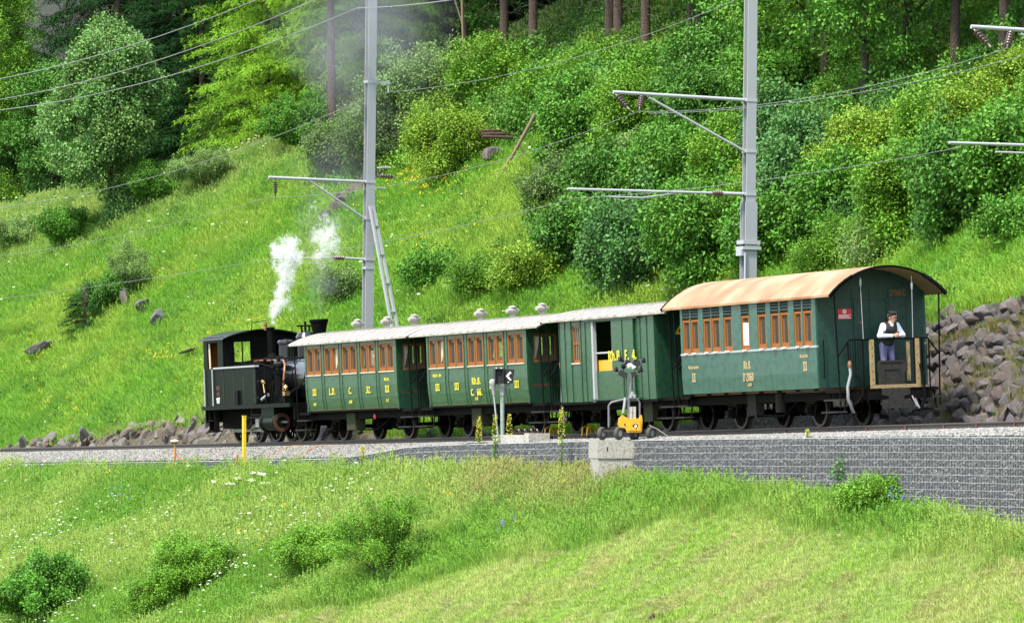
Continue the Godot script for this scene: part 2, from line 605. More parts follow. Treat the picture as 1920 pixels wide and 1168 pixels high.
func stone_mesh(sd: int, sub: int, tone: Color, cuts := 7, c0 := 0.5, c1 := 0.8) -> ArrayMesh:
	var r := RandomNumberGenerator.new()
	r.seed = sd
	var g := (1.0 + sqrt(5.0)) / 2.0
	var vs: Array = [Vector3(-1, g, 0), Vector3(1, g, 0), Vector3(-1, -g, 0), Vector3(1, -g, 0), Vector3(0, -1, g), Vector3(0, 1, g), Vector3(0, -1, -g), Vector3(0, 1, -g), Vector3(g, 0, -1), Vector3(g, 0, 1), Vector3(-g, 0, -1), Vector3(-g, 0, 1)]
	var fs: Array = [[0, 11, 5], [0, 5, 1], [0, 1, 7], [0, 7, 10], [0, 10, 11], [1, 5, 9], [5, 11, 4], [11, 10, 2], [10, 7, 6], [7, 1, 8], [3, 9, 4], [3, 4, 2], [3, 2, 6], [3, 6, 8], [3, 8, 9], [4, 9, 5], [2, 4, 11], [6, 2, 10], [8, 6, 7], [9, 8, 1]]
	var tris := []
	for f in fs: tris.append([vs[f[0]].normalized(), vs[f[1]].normalized(), vs[f[2]].normalized()])
	for k in sub:
		var nt := []
		for q in tris:
			var a: Vector3 = (q[0] + q[1]).normalized()
			var b: Vector3 = (q[1] + q[2]).normalized()
			var c: Vector3 = (q[2] + q[0]).normalized()
			nt.append_array([[q[0], a, c], [a, q[1], b], [c, b, q[2]], [a, b, c]])
		tris = nt
	var planes := []
	for k in cuts:
		planes.append([Vector3(r.randf_range(-1, 1), r.randf_range(-1, 1), r.randf_range(-1, 1)).normalized(), r.randf_range(c0, c1)])
	var st := mb()
	for q in tris:
		var p := []
		for x in q:
			var y: Vector3 = x
			for pl in planes:
				var d: float = y.dot(pl[0])
				if d > pl[1]: y -= pl[0] * (d - pl[1]) * 0.92
			p.append(y)
		var n: Vector3 = (p[1] - p[0]).cross(p[2] - p[0]).normalized()
		if n.dot(p[0] + p[1] + p[2]) < 0: n = -n
		vc = tone * r.randf_range(0.94, 1.05)
		tri(st, p[0], p[1], p[2], n)
	vc = Color.WHITE
	return st.commit()

func sweep(st: SurfaceTool, s0: float, s1: float, step: float, prof: Array) -> void:   # closed outline of (t, y) in the track's frame
	var c := Vector2.ZERO
	for p in prof: c += p / prof.size()
	var s := s0
	while s < s1 - 1e-4:
		var a := track_xf(s)
		var b := track_xf(minf(s + step, s1))
		for i in prof.size():
			var p: Vector2 = prof[i]
			var q: Vector2 = prof[(i + 1) % prof.size()]
			var e := (q - p).normalized()
			var n2 := Vector2(e.y, -e.x)
			if n2.dot((p + q) * 0.5 - c) < 0: n2 = -n2
			var n: Vector3 = a.basis * Vector3(0, n2.y, n2.x)
			quad(st, a * Vector3(0, p.y, p.x), b * Vector3(0, p.y, p.x), b * Vector3(0, q.y, q.x), a * Vector3(0, q.y, q.x), n)
		s += step

func build_track() -> void:
	var m := grid_mesh(steps([-60, -16, 4, 100, 0.8, 160, 4]), [-9.0, -1.9, -1.7, -1.45, -0.8, 0.0, 0.8, 1.45, 1.9], 0.02)
	tag(part("ballast_bed", m, M.ballast), "grey stone ballast bed under the curving track", "", "", "structure")
	var tr := thing("railway_track", "single curving railway track of two rusty rails on grey ballast", "railway track")
	for sg in [-1.0, 1.0]:
		var c: float = sg * 0.53
		var st := mb()
		sweep(st, -40, 120, 1.0, [Vector2(c - 0.055, -0.14), Vector2(c + 0.055, -0.14), Vector2(c + 0.055, -0.125), Vector2(c + 0.012, -0.11), Vector2(c + 0.012, -0.04), Vector2(c + 0.032, -0.03), Vector2(c + 0.032, -0.004), Vector2(c - 0.032, -0.004), Vector2(c - 0.032, -0.03), Vector2(c - 0.012, -0.04), Vector2(c - 0.012, -0.11), Vector2(c - 0.055, -0.125)])
		var rl := obj("rail", st, M.rail, tr)
		st = mb()
		sweep(st, -40, 120, 1.0, [Vector2(c - 0.024, -0.003), Vector2(c + 0.024, -0.003), Vector2(c + 0.024, 0.0), Vector2(c - 0.024, 0.0)])
		obj("running_surface", st, M.railtop, rl)
		if sg < 0:
			for s in [-7.6, -5.9, -4.4, -2.6, -0.7, 1.2, 3.4]:
				st = mb()
				bx(-0.015, 0.015, -0.11, -0.03, c - 0.036, c - 0.026, st)
				bx(-0.02, 0.03, -0.125, -0.112, c - 0.062, c - 0.03, st)
				part("paint_mark", st.commit(), M.redmark, rl, track_xf(s))
	var sl := mb()
	bx(-0.11, 0.11, -0.27, -0.142, -0.95, 0.95, sl)
	var slm := sl.commit()
	for k in 146:
		part("sleeper", slm, M.sleeper, tr, track_xf(-15.0 + k * 0.62))
	# loose stones of the ballast
	for vk in 3:
		var xs := []
		var cs := []
		for k in 24000:
			var s := rf(-16, 78)
			var t := lerpf(gab_t(s) + 0.17, -0.15, rng.randf()) if rng.randf() < 0.85 else rf(0.3, 1.5)
			if absf(t + 0.53) < 0.07: continue
			var p := ground(s, t) + Vector3(0, 0.022, 0)
			var q := rf(0.022, 0.042)
			xs.append(Transform3D(Basis(Vector3(rf(-1, 1), rf(-1, 1), rf(-1, 1)).normalized(), rf(0, 6.28)) * Basis.from_scale(Vector3(q, q * rf(0.6, 1), q * rf(0.7, 1.2))), p))
			var g := rf(0.55, 1.15)
			cs.append(Color(g, g * rf(0.96, 1.0), g * rf(0.9, 1.0)))
		tag(many("ballast_gravel", stone_mesh(31 + vk, 0, Color.WHITE, 4), M.gravelstone, xs, cs), "loose grey stones of the ballast shoulder beside the rails", "gravel", "", "stuff")

func build_stone_walls() -> void:
	var tones := [Color(1.0, 0.97, 0.98), Color(0.74, 0.72, 0.75), Color(0.58, 0.56, 0.58), Color(0.95, 0.90, 0.83), Color(0.66, 0.60, 0.58), Color(0.82, 0.82, 0.88), Color(0.50, 0.49, 0.52), Color(0.72, 0.62, 0.57)]
	G.stones = []
	for k in 16: G.stones.append(stone_mesh(100 + k, 1, tones[k % 8], 12, 0.36, 0.66))
	var base := track_xf(-3.0)
	base.basis = Basis.IDENTITY
	base.origin = ground(-3.0, 2.4)
	var w := thing("boulder_wall", "dry wall of rough grey boulders beside the track behind the last carriage", "stone wall", base)
	var inv := base.affine_inverse()
	var n := 0
	var s := -3.6
	while s < 15.0:
		var col_h := wall_h(s) + rf(-0.1, 0.15)
		if s > 6.4: col_h = minf(col_h, 0.95)
		var y := 0.0
		var wd := rf(0.32, 0.50) if s < 6.4 else rf(0.5, 0.75)
		while y < col_h and n < 299:
			var hh := rf(0.20, 0.33) * lerpf(1.25, 0.85, clampf(y / 2.5, 0, 1)) * (1.0 if s < 6.4 else 1.15)
			var yy := y + hh * 0.5
			var f := ground(s + rf(-0.12, 0.12), 2.3)
			var p := plan(s + rf(-0.14, 0.14), 2.3 + LEAN * yy + rf(-0.03, 0.05))
			var pos := Vector3(p.x, f.y + yy - 0.1, -p.y)
			var sc := Vector3(wd * rf(0.9, 1.2), hh * rf(0.92, 1.2), rf(0.19, 0.26))
			var b := track_xf(s).basis * Basis(Vector3(0, 0, 1), rf(-0.35, 0.35)) * Basis(Vector3(1, 0, 0), 0.23) * Basis(Vector3(0, 1, 0), rf(-0.25, 0.25)) * Basis.from_scale(sc)
			part("stone", G.stones[rng.randi() % 16], M.stone, w, inv * Transform3D(b, pos))
			n += 1
			y += hh
		s += wd * 0.88
	# the crags at the foot of the meadow ahead of the engine
	var tans := [Color(1.2, 1.0, 0.78), Color(1.0, 0.93, 0.85), Color(0.95, 0.78, 0.58), Color(1.25, 1.15, 1.0)]
	G.crags = []
	for k in 8: G.crags.append(stone_mesh(200 + k, 1, tans[k % 4], 12, 0.4, 0.7))
	base.origin = ground(46, 2.4)
	inv = base.affine_inverse()
	var o := thing("rock_outcrop", "crumbling tan and grey rock ledge at the foot of the meadow ahead of the engine", "rock ledge", base)
	for k in 270:
		var s2 := rf(36.5, 64.5)
		var hh := wall_h(s2) + 0.2
		var yy := rf(-0.1, 1.0) * hh
		var p := ground(s2, 2.3 + LEAN * yy + 0.13)
		var sz := rf(0.26, 0.62)
		var b := track_xf(s2).basis * Basis(Vector3(0, 0, 1), -0.35 + rf(-0.3, 0.3)) * Basis(Vector3(0, 1, 0), rf(-0.6, 0.6)) * Basis.from_scale(Vector3(sz * rf(0.9, 1.8), sz * rf(0.3, 0.7), sz * 0.45))
		part("rock", G.crags[rng.randi() % 8], M.stone, o, inv * Transform3D(b, Vector3(p.x, yr(s2) - 0.3 + yy, p.z)))
	for k in 16:
		var s3 := 14.0 + k * 1.45 + rf(-0.4, 0.4)
		var p3 := ground(s3, rf(2.3, 2.7))
		var b3 := Basis(Vector3.UP, rf(0, 6)) * Basis.from_scale(Vector3(rf(0.2, 0.45), rf(0.16, 0.3), rf(0.2, 0.4)))
		tag(part("boulder", G.stones[rng.randi() % 16], M.stone, self, Transform3D(b3, p3 + Vector3(0, 0.06, 0))), "%s grey boulder in the ditch, counted from the %s" % [ORD[k % 6], "open van" if k < 6 else "middle of coach C 66" if k < 12 else "end of coach C 32"], "boulder", "boulders in the ditch behind the train")

func build_gabions() -> void:
	var cut := mb()
	var gm := stone_mesh(61, 0, Color.WHITE, 4)
	var s := -14.4
	var k := 0
	while s < 56.0:
		var l := 2.4
		var mid := s + l * 0.5
		var th := TH0 + mid / RAD
		var b := Basis(Vector3(-sin(th), 0, -cos(th)), Vector3.UP, Vector3(cos(th), 0, -sin(th)))
		var p := plan(mid, gab_t(mid))
		var yb := base_near(mid) - 0.25
		var xf := Transform3D(b, Vector3(p.x, yb, -p.y))
		var rank := int(roundf((mid - 9.0) / 2.4))
		var gl := "%s wire gabion basket %s the concrete block, counting along the track" % [ORD[maxi(absi(rank) - 1, 0) % 26], "left of" if rank > 0 else "right of"]
		if rank == 0: gl = "wire gabion basket beside and behind the concrete block"
		var g := thing("gabion_basket", gl, "gabion", xf, "gabion baskets along the track edge")
		var inv := xf.affine_inverse()
		var tl: Vector3 = inv * at_st(s, gab_t(s), gab_top(s))
		var tr: Vector3 = inv * at_st(s + l, gab_t(s + l), gab_top(s + l))
		var st := mb()
		quad(st, Vector3(tl.x, 0, tl.z - 0.03), Vector3(tr.x, 0, tr.z - 0.03), tr + Vector3(0, 0, -0.03), tl + Vector3(0, 0, -0.03), Vector3(0, 0, -1))
		quad(st, tl + Vector3(0, 0, -0.03), tr + Vector3(0, 0, -0.03), tr + Vector3(0, 0.0, 0.3), tl + Vector3(0, 0.0, 0.3), Vector3.UP)
		obj("gravel_face", st, M.fill, g)
		var xs := []
		var cs := []
		for i in int(420.0 * maxf(tl.y, tr.y)):
			var fx := rng.randf()
			var e := tl.lerp(tr, fx)
			var q := rf(0.022, 0.045)
			xs.append(Transform3D(Basis(Vector3(rf(-1, 1), rf(-1, 1), rf(-1, 1)).normalized(), rf(0, 6)) * Basis.from_scale(Vector3(q, q * 0.8, q)), Vector3(e.x, e.y * rng.randf(), e.z - 0.03)))
			var c := rf(0.45, 0.9)
			cs.append(Color(c, c, c * 1.04))
		tag(many("stone_fill", gm, M.gravelstone, xs, cs, g), "", "", "", "stuff")
		st = mb()
		var nv := 34
		for i in nv:
			var e2 := tl.lerp(tr, (i + 0.5) / nv)
			tube(st, [Vector3(e2.x, 0, e2.z - 0.085), e2 + Vector3(0, 0, -0.085)], 0.0062 if i > 0 else 0.009, 3, -1, false)
		var nh := int(maxf(tl.y, tr.y) / 0.15)
		for j in nh + 1:
			var off := Vector3(0, -0.15 * j + 0.002, -0.09)
			tube(st, [tl + off, tr + off], 0.0052 if j > 0 else 0.010, 4, -1, false)
		tag(obj("wire_mesh", st, M.meshwire, g), "", "", "", "stuff")
		s += l
		k += 1

func at_st(s: float, t: float, y: float) -> Vector3:
	var p := plan(s, t)
	return Vector3(p.x, y, -p.y)

# ---------- overhead line
func h_beam(st: SurfaceTool, h: float, w: float, d: float, y0 := 0.0) -> void:   # upright; flanges face along x
	bx(-d / 2, -d / 2 + 0.03, y0, h, -w / 2, w / 2, st)
	bx(d / 2 - 0.03, d / 2, y0, h, -w / 2, w / 2, st)
	bx(-d / 2 + 0.03, d / 2 - 0.03, y0, h, -0.012, 0.012, st)

func insulator(parent: Node, a: Vector3, b: Vector3, r: float, m: Material) -> void:
	var st := mb()
	var l := (b - a).length()
	var pr := [Vector2(0, 0), Vector2(0.022, 0), Vector2(0.022, l * 0.14)]
	var n := 5
	for k in n:
		var y := l * (0.16 + 0.68 * k / n)
		pr.append_array([Vector2(r * 0.4, y), Vector2(r, y + l * 0.03), Vector2(r * 0.85, y + l * 0.07), Vector2(r * 0.4, y + l * 0.09)])
	pr.append_array([Vector2(0.022, l * 0.86), Vector2(0.022, l), Vector2(0, l)])
	lathe(st, pr, Transform3D(look(b - a), a), 10)
	obj("insulator", st, m, parent)

func post_frame(s: float, t: float) -> Transform3D:
	var th := TH0 + s / RAD
	var b := Basis(Vector3(-sin(th), 0, -cos(th)), Vector3.UP, Vector3(cos(th), 0, -sin(th)))
	b = Basis(Vector3(0, 0, -1), 0.011) * b
	return Transform3D(b, ground(s, t) - Vector3(0, 0.2, 0))

func wire(a: Vector3, b: Vector3, sag: float, r: float, label: String, group := "overhead line wires") -> void:
	var pts := []
	var mid := (a + b) * 0.5
	for k in 17:
		var f := k / 16.0
		pts.append(a.lerp(b, f) - Vector3(0, sag * 4.0 * f * (1.0 - f), 0) - mid)
	var st := mb()
	tube(st, pts, r * 0.62, 5, -1, false)
	tag(obj("overhead_wire", st, M.wire, self, Transform3D(Basis.IDENTITY, mid)), label, "wire", group)

func build_poles() -> void:
	# the post with the ladder strut, behind the first carriage
	var xf := post_frame(37.5, 3.33)
	var y0 := -xf.origin.y
	var p := thing("catenary_post", "tall grey steel post with a ladder strut behind the first carriage", "line post", xf, "posts of the overhead line")
	var st := mb()
	h_beam(st, 14.6 + y0, 0.26, 0.25)
	obj("post", st, M.post, p)
	st = mb()
	bx(-0.3, 0.3, 0, 0.5, -0.3, 0.3, st)
	obj("foot", st, M.concrete, p)
	st = mb()
	tube(st, [Vector3(0, y0 + 7.47, -0.1), Vector3(0, y0 + 7.5, -3.2)], 0.042, 10)
	obj("arm", st, M.galv, p)
	st = mb()
	tube(st, [Vector3(0, y0 + 6.4, -0.15), Vector3(0, y0 + 7.47, -1.95)], 0.032, 8)
	obj("brace", st, M.galv, p)
	for yy in [6.4, 7.47, 5.2, 10.4, 4.95]:
		st = mb()
		bx(-0.14, 0.14, y0 + yy - 0.04, y0 + yy + 0.04, -0.145, 0.145, st)
		obj("clamp", st, M.galv, p)
	insulator(p, Vector3(0, y0 + 7.47, -2.98), Vector3(0, y0 + 6.95, -2.98), 0.075, M.insul)
	st = mb()
	tube(st, [Vector3(0, y0 + 5.2, -0.15), Vector3(0, y0 + 5.22, -0.75)], 0.035, 8)
	tube(st, [Vector3(0, y0 + 5.22, -1.15), Vector3(0, y0 + 5.15, -3.05)], 0.02, 8)
	obj("register_arm", st, M.galv, p)
	insulator(p, Vector3(0, y0 + 5.22, -0.72), Vector3(0, y0 + 5.22, -1.18), 0.075, M.insul)
	st = mb()
	bx(-0.04, 0.04, y0 + 10.36, y0 + 10.44, 0.15, 0.62, st)
	tube(st, [Vector3(0, y0 + 10.36, 0.58), Vector3(0, y0 + 10.1, 0.58)], 0.03, 6)
	obj("bracket", st, M.galv, p)
	insulator(p, Vector3(-0.1, y0 + 7.65, 0.2), Vector3(-0.3, y0 + 7.62, 0.72), 0.09, M.insul)
	insulator(p, Vector3(-0.1, y0 + 7.88, 0.2), Vector3(-0.3, y0 + 7.9, 0.55), 0.06, M.insulgrey)
	insulator(p, Vector3(-0.1, y0 + 7.3, 0.2), Vector3(-0.2, y0 + 7.28, 0.42), 0.05, M.insulgrey)
	var top := Vector3(-0.18, y0 + 6.75, 0.0)
	var foot := Vector3(-2.35, 0.1, 0.35)
	var strut := mb()
	var dz := Vector3(0.04, 0, 0.13)
	bar(strut, top - dz * 0.5, foot - dz, 0.07, 0.07)
	bar(strut, top + dz * 0.5, foot + dz, 0.07, 0.07)
	var sp := obj("strut", strut, M.post, p)
	for k in 7:
		st = mb()
		var c := top.lerp(foot, 0.1 + k * 0.14)
		var e := dz * lerpf(0.5, 1.0, 0.1 + k * 0.14)
		bar(st, c - e, c + e, 0.05, 0.12)
		obj("rung", st, M.post, sp)
	# the second post, in front of the thicket, and the third, outside the picture
	for k in 2:
		var s := 17.0 if k == 0 else -3.5
		var xf2 := post_frame(s, 5.12)
		var yb := -xf2.origin.y
		var q := thing("catenary_post", "tall grey steel post rising behind the tan roof of the last carriage" if k == 0 else "grey steel post whose arm reaches in above the wall", "line post", xf2, "posts of the overhead line")
		st = mb()
		h_beam(st, 14.6 + yb, 0.26, 0.25)
		obj("post", st, M.post, q)
		st = mb()
		h_beam(st, 6.0 + yb, 0.33, 0.32)
		obj("reinforced_foot", st, M.post, q)
		st = mb()
		bx(-0.22, 0.22, yb + 4.78, yb + 4.86, -0.26, 0.26, st)
		bx(-0.20, 0.20, yb + 4.92, yb + 5.02, -0.24, 0.24, st)
		bx(-0.16, 0.16, yb + 4.62, yb + 4.78, -0.28, -0.17, st)
		obj("junction_box", st, M.galv, q)
		st = mb()
		tube(st, [Vector3(-0.2, 0.2, -0.19), Vector3(-0.2, yb + 4.7, -0.19)], 0.03, 6)
		obj("cable_pipe", st, M.galv, q)
		st = mb()
		var end := -3.85 if k == 0 else -4.6
		tube(st, [Vector3(0, yb + 8.6, -0.1), Vector3(0, yb + 8.66, end)], 0.045, 10)
		obj("arm", st, M.galv, q)
		st = mb()
		tube(st, [Vector3(0, yb + 7.3, -0.15), Vector3(0, yb + 8.56, end * 0.74)], 0.032, 8)
		obj("brace", st, M.galv, q)
		st = mb()
		tube(st, [Vector3(0, yb + 6.2, -0.15), Vector3(0, yb + 6.2, -0.75)], 0.045, 8)
		tube(st, [Vector3(0, yb + 6.2, -1.05), Vector3(0, yb + 6.18, -5.1)], 0.032, 8)
		tube(st, [Vector3(0, yb + 6.19, -1.9), Vector3(0, yb + 6.02, -3.0), Vector3(0, yb + 6.02, -4.0)], 0.02, 8)
		obj("register_arm", st, M.galv, q)
		insulator(q, Vector3(0, yb + 6.2, -0.7), Vector3(0, yb + 6.2, -1.1), 0.08, M.insul)
		insulator(q, Vector3(0, yb + 8.62, end + 0.05), Vector3(-0.45, yb + 8.2, end + 0.25), 0.085, M.insul)
		insulator(q, Vector3(0, yb + 8.62, end * 0.79), Vector3(-0.4, yb + 8.18, end * 0.86), 0.085, M.insul)
		for yy in [6.2, 7.3, 8.6]:
			st = mb()
			bx(-0.14, 0.14, yb + yy - 0.04, yb + yy + 0.04, -0.145, 0.145, st)
			obj("clamp", st, M.galv, q)
	var xf4 := post_frame(76, 3.2)
	var p4 := thing("catenary_post", "grey steel post further down the line", "line post", xf4, "posts of the overhead line")
	st = mb()
	h_beam(st, 13.5 - xf4.origin.y, 0.26, 0.25)
	obj("post", st, M.post, p4)
	# wires
	wire(at_st(-3.5, 0.35, 6.15), at_st(17, 0.3, 6.0), 0.15, 0.010, "contact wire running from the upper corner to the post in front of the thicket")
	wire(at_st(17, 0.3, 6.0), at_st(37.5, 0.15, 5.15), 0.15, 0.010, "contact wire stretched over the train between the two posts")
	wire(at_st(37.5, 0.15, 5.15), at_st(76, 0.15, 4.4), 0.2, 0.010, "contact wire over the track ahead of the engine")
	wire(at_st(-3.9, 1.1, 8.2), at_st(16.6, 1.85, 8.2), 0.35, 0.011, "upper bearing wire crossing the dark trees beside the post")
	wire(at_st(-3.9, 1.9, 8.18), at_st(16.6, 2.15, 8.16), 0.3, 0.011, "lower bearing wire crossing the dark trees beside the post")
	wire(at_st(16.6, 1.85, 8.2), at_st(37.5, 0.2, 6.95), 0.5, 0.010, "bearing wire sagging across the thicket between the posts")
	wire(at_st(37.5, 0.2, 6.95), at_st(76, 0.2, 6.2), 0.6, 0.010, "bearing wire over the track ahead of the engine, above the contact wire")
	wire(at_st(37.5, 3.7, 10.1), at_st(76, 3.6, 8.2), 0.9, 0.014, "dark wire passing in front of the trunk of the round tree")
	wire(at_st(17, 5.6, 11.5), at_st(37.5, 3.8, 10.1), 0.5, 0.012, "wire rising from the short bracket of the strutted post")
	for k in 3:
		wire(at_st(37.5, 3.0, [14.1, 13.35, 12.55][k]), at_st(76, 3.0 + 0.5 * k, [12.5, 11.9, 11.75][k]), 0.75, 0.024, ["topmost of the three thick grey wires before the round tree", "middle one of the three thick grey wires before the round tree", "lowest of the three thick grey wires before the round tree"][k], "thick feeder wires")
		wire(at_st(37.5, 3.0, [14.1, 13.35, 12.55][k]), at_st(17, 5.2, [14.4, 14.0, 13.6][k]), 0.6, 0.024, "%s grey feeder wire rising away to the upper border from the strutted post" % ["topmost", "middle", "lowest"][k], "thick feeder wires")

# ---------- the train. In a vehicle's own frame x runs along the track away from the viewer, z = -1.28 is the side that is seen.
func skin(st: SurfaceTool, x0: float, x1: float, pts: Array, th: float) -> void:   # a sheet of thickness th through (y, z) points, outside towards -z when th > 0
	for i in range(pts.size() - 1):
		var p: Vector2 = pts[i]
		var q: Vector2 = pts[i + 1]
		var e := (q - p).normalized()
		var n := Vector3(0, e.y, -e.x)
		if n.z * th > 0: n = -n
		var po := Vector3(0, p.x, p.y)
		var qo := Vector3(0, q.x, q.y)
		var X := Vector3(x0, 0, 0)
		var Y := Vector3(x1, 0, 0)
		var ins := Vector3(0, 0, th)
		quad(st, po + X, po + Y, qo + Y, qo + X, n)
		quad(st, po + X + ins, po + Y + ins, qo + Y + ins, qo + X + ins, -n)
		quad(st, po + X, qo + X, qo + X + ins, po + X + ins, Vector3(-1, 0, 0))
		quad(st, po + Y, qo + Y, qo + Y + ins, po + Y + ins, Vector3(1, 0, 0))

func side_pts(y0: float, y1: float, sg: float, hw := 1.28, belly := 0.075) -> Array:   # the body side between two heights, bellied in below
	var out := []
	for y in [y1, 1.45, 1.15, 0.95, y0]:
		if y <= y1 and y >= y0:
			var z: float = hw - belly * pow(clampf((1.45 - y) / 0.65, 0, 1), 2.0)
			if out.is_empty() or out[-1].x - y > 0.01: out.append(Vector2(y, z * sg))
	return out

func arc(hw: float, ye: float, ya: float, n := 14) -> Array:
	var out := []
	var h := ya - ye
	var r := (hw * hw + h * h) / (2 * h)
	var a0 := asin(hw / r)
	for k in n + 1:
		var a := lerpf(-a0, a0, float(k) / n)
		out.append(Vector2(r * sin(a), ya - r + r * cos(a)))
	return out

func roof_shell(st: SurfaceTool, x0: float, x1: float, hw: float, ye: float, ya: float, th: float) -> void:
	var o := arc(hw, ye, ya, 18)
	for i in range(o.size() - 1):
		var p: Vector2 = o[i]
		var q: Vector2 = o[i + 1]
		var cy := ya - (hw * hw + (ya - ye) * (ya - ye)) / (2 * (ya - ye))
		var np := Vector3(0, p.y - cy, p.x).normalized()
		var nq := Vector3(0, q.y - cy, q.x).normalized()
		var a := Vector3(x0, p.y, p.x)
		var b := Vector3(x1, p.y, p.x)
		var c := Vector3(x1, q.y, q.x)
		var d := Vector3(x0, q.y, q.x)
		tri3(st, a, b, c, np, np, nq)
		tri3(st, a, c, d, np, nq, nq)
		var dn := Vector3(0, -th, 0)
		for e in [[a, d, Vector3(-1, 0, 0)], [b, c, Vector3(1, 0, 0)]]:
			quad(st, e[0], e[1], e[1] + dn, e[0] + dn, e[2])
	for e in [o[0], o[-1]]:
		quad(st, Vector3(x0, e.y, e.x), Vector3(x1, e.y, e.x), Vector3(x1, e.y - th, e.x), Vector3(x0, e.y - th, e.x), Vector3(0, 0, signf(e.x)))

func roof_lining(st: SurfaceTool, x0: float, x1: float, hw: float, ye: float, ya: float) -> void:
	var o := arc(hw, ye, ya, 18)
	for i in range(o.size() - 1):
		var p: Vector2 = o[i]
		var q: Vector2 = o[i + 1]
		quad(st, Vector3(x0, p.y, p.x), Vector3(x1, p.y, p.x), Vector3(x1, q.y, q.x), Vector3(x0, q.y, q.x), Vector3(0, -1, 0))

func end_outline(hw: float, y0: float, ye: float, ya: float, z0: float, z1: float) -> PackedVector2Array:   # part of the end wall below the roof arc, in (z, y)
	var out := PackedVector2Array([Vector2(z0, y0), Vector2(z1, y0)])
	var h := ya - ye
	var r := (hw * hw + h * h) / (2 * h)
	for k in 9:
		var z := lerpf(z1, z0, k / 8.0)
		out.append(Vector2(z, ya - r + sqrt(maxf(0, r * r - z * z))))
	return out

func end_piece(st: SurfaceTool, poly: PackedVector2Array, x0: float, x1: float) -> void:   # outline in (z, y), standing across the vehicle
	prism(st, poly, x0, x1, Transform3D(Basis(Vector3(0, 0, 1), Vector3(0, 1, 0), Vector3(1, 0, 0)), Vector3.ZERO))

func face_side(x: float, y: float, z: float) -> Transform3D:
	return Transform3D(Basis(Vector3.UP, PI), Vector3(x, y, z))

func face_end(x: float, y: float, z: float) -> Transform3D:
	return Transform3D(Basis(Vector3.UP, -PI / 2), Vector3(x, y, z))

func wheel(parent: Node, x: float, z: float, r: float, spokes := 10) -> void:
	var w := Node3D.new()
	w.name = "wheel" if not parent.has_node("wheel") else "wheel_%03d" % (parent.get_child_count())
	w.position = Vector3(x, r, z)
	parent.add_child(w)
	if not G.has("tyre%.2f" % r):
		var sg := 1.0
		var st := mb()
		lathe(st, [Vector2(r - 0.06, -0.06), Vector2(r - 0.015, -0.06), Vector2(r, -0.05), Vector2(r, 0.04), Vector2(r + 0.025, 0.05), Vector2(r + 0.025, 0.07), Vector2(r - 0.06, 0.07), Vector2(r - 0.06, -0.06)], ax(Vector3.ZERO, Vector3(0, 0, 1)), 28)
		G["tyre%.2f" % r] = st.commit()
		st = mb()
		for k in spokes:
			var a := TAU * k / spokes
			bar(st, Vector3(cos(a), sin(a), 0) * 0.07, Vector3(cos(a), sin(a), 0) * (r - 0.05), 0.05, 0.03)
		lathe(st, [Vector2(0, -0.09), Vector2(0.05, -0.09), Vector2(0.085, -0.07), Vector2(0.085, 0.06), Vector2(0, 0.06)], ax(Vector3.ZERO, Vector3(0, 0, 1)), 14)
		G["spokes%.2f" % r] = st.commit()
	var f := Transform3D(Basis.from_scale(Vector3(1, 1, 1)) if z < 0 else Basis(Vector3.UP, PI), Vector3.ZERO)
	part("tyre", G["tyre%.2f" % r], M.rail, w, f)
	part("spoked_disc", G["spokes%.2f" % r], M.under, w, f)

